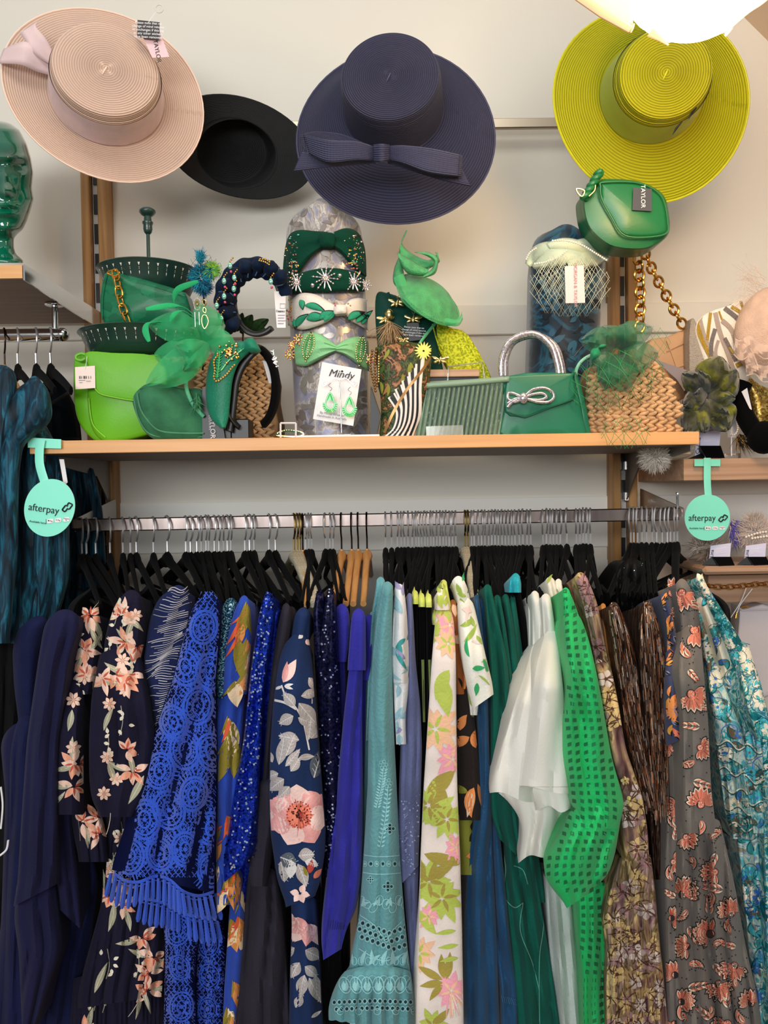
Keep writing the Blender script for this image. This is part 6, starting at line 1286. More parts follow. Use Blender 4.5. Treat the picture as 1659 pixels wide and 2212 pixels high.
mb = MB(); band(mb, 553, 650, 66, 72, PI * .70, PI * 1.95, 1.45, .05, .044, m_nv, 70, prof=lambda t: .5 + .5 * math.sin(PI * min(1, t * 1.1)) ** .7 + .07 * math.sin(t * 60)); [line3(mb, [(554 + rr * math.cos(a), 650 + rr * 1.08 * math.sin(a)) for rr, a in ((50, a0), (66, a0 + .1), (84, a0 + .02))], 1.422, .0012, cloth('navy_edge_highlight', '39567a'), 5, 5) for a0 in np.linspace(PI * .85, PI * 1.8, 10)]; mb.build('velvet_cover', r)  # paler blue lines are highlights painted along the ruffle edges
for k in range(9):
    a = PI * (.80 + k * .125); c, s = math.cos(a), math.sin(a); x, y = 554 + 70 * c, 650 + 80 * s
    mb = MB(); petal3(mb, (554 + 50 * c, 650 + 60 * s), (554 + 88 * math.cos(a - .15), 650 + 94 * math.sin(a - .15)), 30, m_nv, curl=.02, Y0=1.43, Y1=1.42, cup=.012); mb.build('ruffle', r, solid=.002)
mb = MB()
for x, y in ((497, 574), (484, 607), (506, 600), (484, 640), (468, 660), (478, 688), (585, 608), (505, 624)): mb.ball(P(x, y, 1.392), (S_(5, 1.4), .003, S_(7, 1.4)), m_ab, 10, 6); bead(mb, x + 2, y + 13, 3, 1.392, m_rb); [bead(mb, x + q * 3, y - 9 - q * 4, 2, 1.392, m_gold) for q in range(3)]
beadline(mb, [(562, 560), (575, 561), (584, 568)], 2.6, 1.40, m_gold); beadline(mb, [(560, 563), (572, 566), (582, 572)], 2.2, 1.398, m_palegold); mb.build('stones', r)
r = thing('swing_tag', 'tall white information card beside the midnight blue headband', 'tag', P(604, 710, 1.43)); mb = MB(); card(mb, [(592, 629), (617, 630), (617, 708), (598, 708)], 1.44, m_white); mb.build('card', r, smooth=False)
mb = MB(); 
for y, a in ((672, 12), (680, 16), (686, 14), (692, 17), (698, 13)): card(mb, [(600, y), (600 + a, y), (600 + a, y + 1.5), (600, y + 1.5)], 1.4385, M('grey_print', '8a8690'), .0002)
line3(mb, [(605, 656), (616, 656), (616, 666), (605, 666)], 1.4385, .0004, m_ink, 5, 1, True); mb.build('print', r, smooth=False)
text('lettering', 'Fitzroy', P(606, 672, 1.438), .006, m_ink, r)
r = thing('silk_leaves', 'dark green silk leaf sprig seen through the midnight blue headband', 'leaf sprig', P(545, 720, 1.53)); m_dl = cloth('dark_leaf', '1f3a1a', sheen=.2)
for b, t, w in (((520, 720), (545, 680), 26), ((530, 718), (580, 690), 26), ((500, 722), (490, 702), 24), ((545, 716), (580, 716), 20), ((512, 716), (524, 676), 20)): mb = MB(); petal3(mb, b, t, w, m_dl, Y0=1.52, Y1=1.50, ruf=.006); mb.build('leaf', r)
mb = MB(); mb.tube([P(525, 720, 1.525), P(525, 850, 1.53), (P(525, 850, 1.53).x, 1.53, ZM)], .002, m_black, 6); mb.build('stem', r)
m_gs = cloth('teal_green_satin', '147a5c', rough=.4, sheen=.1)
r = thing('jewelled_headband', 'green satin headband with gold bead leaf pattern, standing in front of the basket', 'headband', P(490, 940, 1.40))
mb = MB(); band(mb, 540, 838, 52, 92, PI * .62, PI * 1.62, 1.41, .05, .010, m_black, 44); mb.build('band', r)
def gY(px, py): return 1.385 - .012 * np.clip(1 - ((px - 490) / 60) ** 2, 0, 1)
mb = MB(); sheet(mb, [(530, 738), (488, 745), (460, 770), (448, 812), (446, 862), (455, 900), (478, 924)], [(550, 752), (534, 764), (514, 786), (502, 820), (497, 860), (493, 900), (486, 924)], gY, m_gs, .006, 8, 10); mb.build('satin_cover', r, solid=.003)
mb = MB(); sheet(mb, [(550, 752), (534, 764), (514, 786), (502, 820), (497, 860), (492, 900), (488, 930)], [(566, 758), (548, 772), (530, 796), (517, 830), (512, 870), (508, 905), (503, 935)], 1.392, m_black, .002, 8, 3); mb.build('black_lining', r, solid=.003)
mb = MB(); pillow(mb, [(528, 736), (545, 730), (558, 748), (560, 758), (545, 762), (532, 755)], 1.37, .02, m_gs, bulge=.01, n=5); mb.build('knot', r)
mb = MB(); fy = lambda x, y: float(gY(x, y)) - .0105
beadline(mb, [(470, 768), (462, 780), (464, 800), (462, 815), (468, 824), (478, 818), (490, 808), (500, 795), (510, 785)], 2.6, fy, m_am, 6)
for pts in ([(474, 760), (473, 785), (469, 815)], [(522, 756), (495, 778), (478, 800)]): line3(mb, pts, 1.363, .0012, M('green_bead', '4fb56a', rough=.2)); A = cr(pts, 5); [line3(mb, [(x - 5, y - 3), (x, y), (x + 5, y - 4)], 1.363, .0007, MC['green_bead'], 5, 2) for x, y in A]
q = random.Random(4)
for k in range(46): bead(mb, 497 + q.gauss(0, 8), 758 + q.gauss(0, 8), q.uniform(1.8, 3.4), 1.361, q.choice([m_gold, m_palegold, M('copper_bead', 'c98a52', metal=.8, rough=.2)]), 6)
mb.build('beadwork', r)
r = thing('padded_headband', 'plain black padded headband standing behind the green satin one', 'headband', P(555, 940, 1.44))
mb = MB(); band(mb, 548, 838, 48, 88, -PI * .46, PI * .36, 1.44, .036, .014, m_vel, 44); mb.build('band', r)
mb = MB(); card(mb, [(567, 778), (580, 782), (588, 800), (589, 828), (581, 828)], 1.425, M('care_label', 'b4b4b8')); mb.build('care_label', r, smooth=False)
mb = MB()
for k in range(30): q2 = q.random(); mb.ball(P(585 + 14 * q2 + q.gauss(0, 3), 758 + 34 * q2 + q.gauss(0, 4), 1.43), .0022, m_silver, 6, 4)
mb.build('silver_beads', r)
r = thing('headband_stand', 'black block stand holding the green and black headbands', 'stand', P(510, 942, 1.41)); mb = MB(); 
for x0, x1, y in ((498, 538, 905), (470, 500, 926)): a, b = P(x0, y, 1.40), P(x1, y, 1.40); mb.box(((a.x + b.x) / 2, 1.425, (a.z + ZM) / 2), (b.x - a.x, .05, a.z - ZM), m_black, r=.002)
mb.build('block', r, smooth=False)
r = thing('swing_tag', 'tall black swing tag with white lettering standing beside the suede bag', 'tag', P(462, 942, 1.39)); mb = MB(); card(mb, [(437, 838), (470, 838), (486, 948), (437, 948)], 1.392, m_black, .003); mb.build('card', r, smooth=False)
text('lettering', '& TAYLOR', P(459, 912, 1.389), .0125, m_white, r, rz=-PI / 2 * -1)
text('lettering', 'M E L B O U R N E', P(453, 905, 1.389), .005, m_white, r, rz=PI / 2)
# ---------------------------------------------------------------- damask display column with four headbands
m_dm = ramp_mat('silver_damask', [(.38, '8b8a9e'), (.46, '9694a6'), (.5, 'b9b2ac'), (.54, '8d857e'), (.6, 'cfcac4'), (.66, 'a39c96')], scale=11, detail=3, dist=3.2, rough=.35, metal=.15, bump=.6, sheen=.3, stretch=(1.4, 1.4, 1))
dc = Gar([(428, 684, 700), (440, 668, 722), (452, 650, 745), (466, 630, 765), (482, 620, 778), (520, 617, 784), (640, 622, 790), (800, 632, 794), (960, 640, 798)], 1.47, df=.06, wlen=400, amp=.001, seed=5, depth=.13, tip=.05, top=2)
mb = MB(); dc.mesh(mb, m_dm)
q = random.Random(8); m_dms = M('silver_thread', 'a8a19a', rough=.3, metal=.5); m_dmd = M('dark_silver_thread', '827a76', rough=.4, metal=.3)
for cx0, cy0 in ((715, 470), (640, 485), (765, 480), (700, 555), (740, 575), (720, 660), (730, 705), (690, 690), (660, 820), (650, 880), (740, 760), (770, 860), (680, 770), (700, 890), (780, 905), (655, 930), (640, 775), (740, 920)):
    for k in range(7): dc.petal(mb, cx0 + q.gauss(0, 9), cy0 + q.gauss(0, 9), q.uniform(0, 6.3), q.uniform(16, 34), q.uniform(7, 14), q.choice([m_dms, m_dms, m_dmd]), 1 + .1 * k, q.uniform(-1.4, 1.4))
tag(mb.build('display_column', loc=(P(708, 900, 1.52).x, 1.52, ZM)), 'tall silver-grey damask display column wearing four headbands', 'display column')
def colY(off): return lambda px, py: dc.Y(px, py) - off
m_dv = cloth('bottle_green_velvet', '06402f', sheen=.3)
r = thing('velvet_headband', 'bottle green velvet knotted headband, topmost on the grey column', 'headband', P(700, 640, 1.45))
mb = MB(); sheet(mb, [(708, 502), (680, 500), (645, 498), (624, 512), (614, 560), (612, 606)], [(700, 532), (682, 545), (665, 562), (648, 585), (632, 604), (614, 608)], colY(.012), m_dv, .008, 6, 8, (2, .0022)); mb.build('left_wing', r, solid=.003)
mb = MB(); sheet(mb, [(722, 502), (745, 494), (765, 498), (778, 512), (788, 545), (790, 596)], [(718, 532), (735, 545), (750, 562), (766, 580), (778, 592), (790, 598)], colY(.012), m_dv, .008, 6, 8, (2, .0022)); mb.build('right_wing', r, solid=.003)
mb = MB(); pillow(mb, [(692, 506), (706, 502), (722, 506), (722, 530), (706, 534), (691, 530)], 1.445, .02, m_dv, bulge=.008, n=4); mb.build('knot', r)
mb = MB(); sp = [M('mint_sequin', '4da890', rough=.2, metal=.6), m_gold, m_black, M('rose_bead', 'b07060', rough=.3, metal=.5), m_silver]
for k in range(170):
    s = q.choice([0, 1]); x, y = ((632 + q.gauss(0, 8), 560 + q.gauss(0, 28)) if s == 0 else (768 + q.gauss(0, 8), 540 + q.gauss(0, 26)))
    if 614 < x < 789 and 505 < y < 604: mb.ball(P(x, y, float(dc.Y(x, y)) - .021), (S_(q.uniform(1.5, 4), 1.45), .0012, S_(q.uniform(1.5, 3), 1.45)), q.choice(sp), 6, 4)
mb.build('beadwork', r)
r = thing('star_headband', 'black and green velvet headband with crystal starbursts, second from top on the grey column', 'headband', P(700, 640, 1.45))
mb = MB(); sheet(mb, [(618, 600), (650, 590), (700, 580), (750, 584), (788, 598)], [(622, 636), (655, 630), (705, 630), (755, 628), (786, 630)], colY(.014), m_dv, .006, 8, 6); mb.build('band', r, solid=.003)
for cx0, cy0, R in ((641, 610, 25), (703, 600, 31), (764, 608, 24), (616, 620, 14), (790, 616, 14)):
    mb = MB(); yb = float(dc.Y(min(max(cx0, 622), 786), cy0)) - .026
    for k in range(12):
        a = k * PI / 6 + .1; L = R * (1 if k % 2 == 0 else .78); A = [P(cx0 + math.cos(a) * L * t, cy0 + math.sin(a) * L * t, yb) for t in (0, .3, .6, .85, 1)]; mb.tube(A, [.0009, .0018, .0014, .0011, .0002], m_silver, 5)
        for t in (.35, .6, .85): mb.ball(P(cx0 + math.cos(a) * L * t, cy0 + math.sin(a) * L * t, yb), .0017, M('rose_crystal', 'f0d8cc', rough=.1, metal=.5), 6, 4)
    for k in range(7): mb.ball(P(cx0 + 4 * math.cos(k), cy0 + 4 * math.sin(k), yb - .002), .002, MC['rose_crystal'], 6, 4)
    mb.build('starburst', r)
mb = MB(); 
for x, y in ((675, 616), (734, 595)): mb.ball(P(x, y, 1.435), .004, m_silver, 8, 6)
mb.build('crystal_stud', r)
m_iv = cloth('ivory_print_silk', 'ece2d4', rough=.5); m_lgp = cloth('leaf_print_green', '2f9a72', sheen=0)
r = thing('print_headband', 'ivory headband with green leaf print, third from top on the grey column', 'headband', P(700, 715, 1.45))
L1 = lambda px, py: dc.Y(px, py) - .015
def leafprint(mb, items):
    for x, y, a, L, w in items:
        for mm, k, o in ((m_ink, 1.12, 0), (m_lgp, 1, .0006)):
            t = np.linspace(0, 1, 9); X = x + np.cos(a + .4 * t) * L * t * k; Yy = y + np.sin(a + .4 * t) * L * t * k; W = np.sin(PI * t ** .8) * w / 2 * k + .4; N = np.array([-math.sin(a + .2), math.cos(a + .2)])
            mb.grid([Pn(X + N[0] * W * u, Yy + N[1] * W * u, L1(X, Yy) - .0102 - o) for u in (-1, 0, 1)], mm)
mb = MB(); sheet(mb, [(628, 650), (650, 634), (680, 636), (705, 648), (724, 660)], [(622, 702), (650, 712), (680, 706), (708, 694), (726, 678)], L1, m_iv, .008, 7, 8); leafprint(mb, [(640, 705, -1.2, 34, 14), (662, 690, -.5, 40, 18), (690, 690, -.9, 34, 14), (658, 660, -.1, 44, 13), (700, 694, -1.1, 30, 12), (712, 690, -1.3, 24, 10), (634, 690, 1, 20, 10), (648, 648, .9, 20, 12)]); mb.build('left_wing', r, solid=.0015)
mb = MB(); sheet(mb, [(742, 662), (756, 648), (775, 644), (794, 648)], [(744, 674), (758, 692), (775, 702), (795, 714)], L1, m_iv, .006, 7, 8); leafprint(mb, [(752, 690, -.8, 36, 14), (770, 696, -1.0, 34, 12), (782, 700, -1.3, 34, 12)]); mb.build('right_wing', r, solid=.0015)
mb = MB(); pillow(mb, [(722, 660), (735, 658), (748, 660), (748, 676), (735, 678), (722, 678)], 1.44, .02, m_iv, bulge=.006, n=4); mb.build('knot', r)
mb = MB(); [bead(mb, 628 + q.gauss(0, 5), 668 + q.gauss(0, 14), 2.2, float(L1(628, 668)) - .012, q.choice([m_am, m_rb, m_gold])) for k in range(22)]; [bead(mb, x, y, 2, 1.43, q.choice([m_gold, m_rb])) for x, y in ((722, 655), (724, 660), (752, 656), (757, 660))]; mb.build('beadwork', r)
m_mt = cloth('mint_satin', '84c98c', rough=.5)
r = thing('mint_headband', 'mint green twisted headband with yellow bead flowers, lowest on the grey column', 'headband', P(710, 800, 1.45)); L2 = lambda px, py: dc.Y(px, py) - .013
mb = MB(); sheet(mb, [(634, 740), (655, 722), (685, 720), (705, 732), (728, 748)], [(640, 788), (662, 790), (690, 776), (712, 764), (728, 756)], L2, m_mt, .008, 7, 10, (3, .0016)); mb.build('left_wing', r, solid=.003)
mb = MB(); sheet(mb, [(726, 748), (748, 734), (772, 728), (794, 736)], [(726, 758), (745, 766), (768, 782), (796, 802)], L2, m_mt, .008, 7, 10, (3, .0016)); mb.build('right_wing', r, solid=.003)
mb = MB(); gb = [M('green_bead2', '3f9a3c', rough=.2), m_palegold, MC['green_bead']]
for fx, fy, R in ((645, 733, 12), (626, 765, 12), (797, 775, 11), (630, 745, 8)):
    for k in range(30): a = k * .7; d = R * (k / 30) ** .5; bead(mb, fx + d * math.cos(a), fy + d * math.sin(a), 2.1, float(L2(min(max(fx, 634), 792), fy)) - .012, q.choice([m_am, m_am, m_gold, m_rb] if k > 7 else [m_palegold]), 6)
for x0, y0, x1, y1, W in ((672, 722, 660, 780, 12), (783, 730, 776, 790, 10)):
    for t in np.linspace(0, 1, 13):
        w = W * math.sin(PI * t) ** .7
        for u in np.linspace(-1, 1, 5): X, Yy = x0 + (x1 - x0) * t + w * u, y0 + (y1 - y0) * t - abs(u) * 5; bead(mb, X, Yy, 2.0, float(L2(X, Yy)) - .011, gb[1] if abs(u) in (1, 0) else gb[0], 6)
mb.build('beadwork', r)
# earring card on a little stand
r = thing('earring_card', 'white card lettered Mindy leaning on the grey column with green earrings before it', 'card', P(728, 918, 1.42))
mb = MB(); card(mb, [(696, 782), (781, 798), (763, 920), (676, 905)], 1.415, m_white, .001); mb.build('card', r, smooth=False)
text('lettering', 'Mindy', P(737, 809, 1.413), .019, m_ink, r, rz=math.radians(9), shear=.25)
mb = MB(); mb.ball(P(739, 802, 1.413), .002, m_ink, 6, 4); mb.build('mark', r)
text('lettering', 'By Mindy Wheeler\nHandmade in Australia', P(717, 898, 1.413), .006, MC['grey_print'], r, rz=math.radians(9))
r = thing('earring_stand', 'small silver earring stand with curled arms in front of the white card', 'stand', P(737, 942, 1.40))
mb = MB(); mb.tube([P(733, 820, 1.40), P(738, 935, 1.40)], .0012, m_silver, 8); mb.build('post', r)
mb = MB(); 
for s in (-1, 1): line3(mb, [(733, 820), (733 + s * 14, 817), (733 + s * 26, 828), (733 + s * 34, 834), (733 + s * 37, 826), (733 + s * 31, 821), (733 + s * 28, 827), (733 + s * 32, 829)], 1.40, .0009, m_silver, 6, 5)
mb.build('curled_arm', r)
mb = MB(); c = P(737, 942, 1.405); mb.box((c.x, 1.41, ZM + .003), (.038, .03, .006), m_acr, r=.001); mb.build('base', r, smooth=False)
m_ge2 = M('spring_green_enamel', '4fcf6c', rough=.3, coat=.4)
for x, y, l in ((713, 873, 'spring green fan earring, the left one of the pair in front of the Mindy card'), (755, 882, 'spring green fan earring, the right one of the pair in front of the Mindy card')):
    r = thing('fan_earring', l, 'earring', P(x, y + 20, 1.395), 'spring green earrings'); Ye = 1.393
    mb = MB(); line3(mb, [(x, y - 24), (x - 9, y - 4), (x - 8, y + 6), (x, y + 11), (x + 8, y + 6), (x + 9, y - 4)], Ye, .0016, m_ge2, 6, 5, True)
    for k in range(13): a = PI * (k / 12) * 1.1 - .16; mb.tube([P(x + 8 * math.cos(a), y + 2 + 8 * math.sin(a), Ye), P(x + 16 * math.cos(a), y + 1 + 18 * math.sin(a), Ye)], [.0012, .0018], m_ge2, 6)
    sheet(mb, [(x - 1, y - 26), (x - 8, y - 8)], [(x + 1, y - 26), (x + 8, y - 8)], Ye + .001, m_ge2, .001, 4, 3); mb.build('drop', r)
    mb = MB(); line3(mb, [(x, y - 28), (x + 4, y - 34), (x - 3, y - 40), (x + 2, y - 46)], Ye, .0006, m_silver, 5); mb.build('ear_wire', r)
r = thing('sign_holder', 'tiny clear acrylic square frame near the foot of the basket', 'sign holder', P(622, 942, 1.39)); mb = MB()
for a, b in (((606, 945), (606, 914)), ((606, 914), (639, 914)), ((639, 914), (639, 945))): mb.tube([P(*a, 1.39), P(*b, 1.39)], .0016, m_white, 4)
mb.build('frame', r, smooth=False)
mb = MB(); line3(mb, [(598, 940), (615, 930), (645, 932), (656, 938), (640, 943)], 1.41, .002, m_palegold, closed=True); beadline(mb, [(598, 938), (620, 930), (650, 935)], 2.4, 1.405, M('green_stone', '1d6a50', rough=.1)); tag(mb.build('bracelet', loc=P(625, 942, 1.41)), 'thin gold bracelet with green stones lying behind the little acrylic frame', 'bracelet')
mb = MB(); a, b = P(640, 944, 1.40), P(820, 940, 1.40); mb.box(((a.x + b.x) / 2, 1.43, ZM + .002), (b.x - a.x, .08, .004), m_white, r=.001); tag(mb.build('display_plinth', smooth=False), 'low white plinth under the earring stand and grey column front', 'plinth')
# ---------------------------------------------------------------- bee pouch
m_bp = cloth('pine_satin', '103f34', rough=.5, sheen=.1)
r = thing('bee_clutch', 'pine green clutch with gold bee charms behind the zebra print pouch', 'clutch bag', P(870, 860, 1.50))
mb = MB(); pillow(mb, [(812, 640), (840, 634), (880, 650), (940, 680), (950, 760), (955, 860), (830, 860), (815, 740)], 1.475, .05, m_bp, bulge=.02, n=6); mb.build('body', r)
mb = MB()
for x, y, a in ((858, 655, .3), (893, 690, .2), (873, 735, .6), (950, 778, .3), (833, 692, -.2)):
    c = P(x, y, 1.446); mb.ball(c, (.003, .003, .008), m_palegold, 8, 6, Matrix.Rotation(a, 3, 'Y'))
    for s in (-1, 1): mb.ball(P(x + s * 10, y - 4, 1.446), (.009, .0012, .0035), m_palegold, 8, 5, Matrix.Rotation(s * -.3 + a * .4, 3, 'Y')); mb.ball(P(x + s * 8, y + 3, 1.446), (.006, .0012, .0025), m_palegold, 8, 5, Matrix.Rotation(s * .4, 3, 'Y')); mb.tube([P(x, y - 10, 1.446), P(x + s * 4, y - 18, 1.446)], .0004, m_palegold, 4)
mb.build('bee_charms', r)
mb = MB(); line3(mb, [(838, 632), (843, 650), (840, 672)], 1.448, .003, m_bp); mb.ball(P(841, 680, 1.443), (.008, .007, .011), m_palegold, 12, 8); fluff(mb, 842, 700, 10, 10, 1.442, 160, 62, [M('raffia_gold', 'a8875a', rough=.6), M('raffia_brown', '6f5230', rough=.7)], 5, .7, 1.6); mb.build('tassel', r)
r = thing('swing_tag', 'small black swing tag with tiny print on the bee clutch', 'tag', P(900, 735, 1.43)); mb = MB(); card(mb, [(878, 698), (904, 697), (910, 734), (884, 737)], 1.44, m_black); mb.build('card', r, smooth=False)
text('lettering', 'Please note that no\nchange of mind returns\nor exchanges if this tag\nhave been removed', P(894, 716, 1.4385), .0048, m_white, r, rz=math.radians(5))
# zebra / jungle pouch
m_zb = ramp_mat('jungle_print', [(.36, '141a10'), (.44, '2f4420'), (.48, '55602e'), (.52, '1a120c'), (.56, '6a4426'), (.62, 'b08058'), (.66, '241a12')], scale=30, detail=4, dist=2, rough=.5)
zp = Gar([(738, 812, 934), (760, 808, 934), (800, 815, 930), (850, 822, 925), (900, 824, 912), (948, 818, 890)], 1.39, df=.02, wlen=90, amp=.003, seed=6, depth=.03, tip=.02)
mb = MB(); zp.mesh(mb, m_zb)
zp_pts = lambda: None
sheetz = [(818, 935), (835, 900), (860, 850), (890, 810), (925, 770)]
for k in range(11): zp.strip(mb, [(840 + k * 7.5, 858 - k * 9), (858 + k * 5, 890 - k * 6), (852 + k * 5.5, 925 - k * 3), (832 + k * 6, 945)], 6.2, m_ink if k % 2 else M('zebra_white', 'e9dfda', rough=.6), 3 + .02 * k, sm=5)
for k in range(10): zp.strip(mb, [(843.7 + k * 7.5, 858 - k * 9), (861.7 + k * 5, 890 - k * 6), (855.7 + k * 5.5, 925 - k * 3), (835.7 + k * 6, 945)], 4, MC['zebra_white'] if k % 2 else m_ink, 3.5, sm=5)
for k in range(16): zp.petal(mb, 820 + q.uniform(0, 90), 750 + q.uniform(0, 90), q.uniform(1, 2), 30, 7, q.choice([cloth('palm_green', '3f5a2c'), m_ol2, M('leopard', 'a06a3c', rough=.6)]), 1.5, .5)
for k in range(16): a = k * .4; zp.petal(mb, 915, 758, a, 20, 4, cloth('cockatoo_yellow', 'e6e070'), 4.2)
zp.strip(mb, [(830, 935), (850, 890), (880, 840), (912, 800), (932, 770)], 6, M('gold_zip', 'a07848', metal=.6, rough=.35), 5, sm=4)
tag(mb.build('print_pouch'), 'zip pouch printed with zebra stripes and jungle leaves, right of the grey column', 'clutch bag')
mb = MB(); beadline(mb, [(804, 758), (800, 790), (806, 820), (812, 850)], 3, 1.40, M('bronze_bead', '8d6638', metal=.8, rough=.25)); beadline(mb, [(812, 760), (810, 800), (816, 840)], 3.2, 1.398, MC['bronze_bead']); beadline(mb, [(818, 770), (818, 830)], 2.6, 1.399, m_palegold); tag(mb.build('bead_necklace'), 'bronze bead strands hanging between the grey column and the zebra pouch', 'necklace')
mb = MB(); card(mb, [(800, 835), (803, 835), (824, 900), (812, 948), (800, 948)], 1.41, m_black, .002); line3(mb, [(802, 838), (823, 900), (812, 946)], 1.4085, .0006, m_palegold, 4, 1); tag(mb.build('swing_tag', smooth=False), 'black gold-edged tag standing at the right foot of the grey column', 'tag')
# sinamay hat fascinator
m_sn = M('jade_sinamay', '3f9e5c', rough=.4, bump=(500, .6), var=(60, .2), sheen=.2); m_sno = M('jade_sinamay_sheer', '3fae68', rough=.5, alpha=.8, bump=(500, .4))
r = thing('sinamay_fascinator', 'jade green sinamay saucer fascinator with twisted upright scrolls', 'fascinator', P(900, 760, 1.45))
mb = MB(); c = P(930, 643, 1.44); Rm = Matrix.Rotation(math.radians(40), 3, 'Y') @ Matrix.Rotation(math.radians(38), 3, 'X')
mb.lathe([(0, .020), (.02, .019), (.04, .014), (.056, .004), (.064, -.002), (.066, -.001), (.068, -.006), (.06, -.008), (.03, -.006), (0, -.005)], m_sn, 40, Rm, c); mb.build('saucer', r)
mb = MB(); sheet(mb, [(872, 590), (890, 640), (930, 675), (985, 690), (998, 672)], [(850, 600), (872, 655), (930, 692), (985, 705), (1000, 690)], 1.415, m_sno, .004, 7, 3); mb.build('brim_edge', r)
for e1, e2, y in (([(878, 497), (868, 525), (890, 548), (925, 562), (945, 548), (940, 545)], [(880, 498), (862, 545), (880, 590), (915, 585), (947, 568), (948, 560)], 1.42), ([(895, 545), (925, 545), (945, 560), (940, 590), (915, 600)], [(912, 548), (928, 556), (938, 566), (932, 582), (912, 598)], 1.40), ([(862, 555), (852, 580), (850, 610), (868, 630)], [(870, 560), (872, 590), (880, 610), (890, 625)], 1.425), ([(858, 545), (885, 560), (920, 580), (928, 575)], [(862, 560), (880, 590), (915, 596), (924, 590)], 1.41)):
    mb = MB(); sheet(mb, e1, e2, y, m_sn, .008, 7, 5); mb.build('scroll', r, solid=.001)
mb = MB(); tubeY(mb, [(955, 682, 1.46), (935, 705, 1.44), (915, 730, 1.42), (905, 745, 1.41)], .003, m_sl, 8, flat=.5); mb.build('headband', r)
# lime woven clutch + block
m_lw = ramp_mat('lime_weave', [(.4, '8f9a08'), (.5, 'b4bf14'), (.6, 'c9d02c')], scale=240, stretch=(1, 1, 1), detail=1, rough=.5, bump=1.0)
r = thing('woven_clutch', 'lime yellow woven clutch tipped on its corner against the wooden block', 'clutch bag', P(1000, 830, 1.50))
mb = MB(); pillow(mb, [(928, 698), (936, 692), (975, 708), (1012, 725), (1062, 818), (1040, 830), (985, 826), (968, 800), (945, 750)], 1.475, .018, m_lw, bulge=.006, n=3, edge=.003); mb.build('body', r)
mb = MB(); line3(mb, [(934, 700), (948, 748), (972, 800)], 1.466, .0014, m_lw); line3(mb, [(975, 712), (1003, 722), (1055, 815)], 1.466, .0008, m_lw); mb.build('edging', r)
r = thing('wooden_block', 'oak display block behind the pleated sage clutch', 'block', P(960, 830, 1.50))
a, b = P(926, 797, 1.455), P(1035, 820, 1.455); mb = MB(); mb.box(((a.x + b.x) / 2, 1.49, (P(980, 800, 1.455).z + ZM) / 2), (b.x - a.x, .06, P(980, 800, 1.455).z - ZM), m_black); mb.build('base', r, smooth=False)
mb = MB(); mb.box(((a.x + b.x) / 2, 1.488, P(980, 806, 1.455).z), (b.x - a.x + .002, .07, .014), m_oakshelf, r=.001); mb.build('wooden_top', r, smooth=False)
r = thing('acrylic_stand', 'clear acrylic easel propping the sage pleated clutch', 'stand', P(1000, 942, 1.42)); mb = MB(); line3(mb, [(967, 830), (969, 792), (1042, 782), (1048, 822)], 1.445, .002, m_acr, 5, 1); mb.build('back_rest', r, smooth=False)
mb = MB(); card(mb, [(920, 921), (1000, 918), (1001, 940), (921, 943)], 1.378, M('acrylic_lip', 'dfe6dc', rough=.08, trans=.7, alpha=.7), .003); mb.build('lip', r, smooth=False)
# pleated sage clutch
m_sg = M('sage_satin', '7f9c84', rough=.32, sheen=.2, bump=(200, .1)); r = thing('pleated_clutch', 'sage green satin clutch with fine vertical pleats', 'clutch bag', P(1000, 942, 1.42))
pg = Gar([(820, 922, 1098), (834, 920, 1100), (860, 914, 1098), (900, 905, 1092), (925, 900, 1084), (946, 897, 1082)], 1.395, df=.012, wlen=10.3, amp=.0065, seed=12, depth=.04, tip=.03, sway=0)
pg.ph = [0, 0, 0, 0, 0, 0]; _y = pg.y
pg.fold = lambda px, py: pg.amp * (1 - 2 * np.abs(np.sin((px - (1010 - (py - 820) * .16)) / 10.3 * PI))) * np.clip((py - 828) / 6, 0, 1)
pg_n = 170; a = np.sin(np.linspace(-PI / 2, PI / 2, pg_n)); rows = []
for y, l, rr in zip(*[np.interp(np.linspace(0, 1, 30), np.linspace(0, 1, len(v)), v) for v in (pg.y, pg.xl, pg.xr)]):
    px = (l + rr) / 2 + (rr - l) / 2 * np.linspace(-1, 1, pg_n); rows.append(Pn(px, y - (px - 1000) * .055, pg.Y(px, np.full(pg_n, y))))
rows = [np.vstack([w, w[::-1][::8] + np.array([0, .035, 0])]) for w in rows]
for w in rows: w[:, 2] = np.maximum(w[:, 2], ZM)
mb = MB(); mb.grid(rows, m_sg, cu=True); mb.fan(rows[0], rows[0].mean(0), m_sg); mb.build('pleated_body', r)
mb = MB(); sheet(mb, [(921, 829), (1000, 822), (1100, 814)], [(921, 838), (1000, 833), (1099, 824)], 1.388, m_sg, .003, 8, 4); mb.build('top_trim', r, solid=.003)
# green bag with crystal handles
m_eg = leather('emerald_satin_bag', '0f6e50', rough=.38, b=.04, sc=600)
r = thing('crystal_handle_bag', 'emerald flap bag with two crystal hoop handles and crystal bow', 'handbag', P(1180, 942, 1.43))
mb = MB(); pillow(mb, [(1098, 812), (1232, 806), (1238, 812), (1254, 880), (1264, 952), (1200, 953), (1085, 955), (1090, 880)], 1.40, .07, m_eg, bulge=.004, zmin=ZM, n=3, edge=.003); mb.build('body', r)
mb = MB(); pillow(mb, [(1238, 808), (1248, 812), (1262, 860), (1276, 935), (1276, 952), (1264, 953), (1252, 880)], 1.41, .06, m_eg, bulge=.004, zmin=ZM, n=3, edge=.003); mb.build('gusset', r)
mb = MB(); pillow(mb, [(1094, 818), (1100, 812), (1232, 806), (1238, 815), (1240, 862), (1180, 884), (1140, 900), (1128, 900), (1092, 890)], 1.392, .008, m_eg, bulge=.002, n=3, edge=.002, cen=(1160, 850)); mb.build('flap', r)
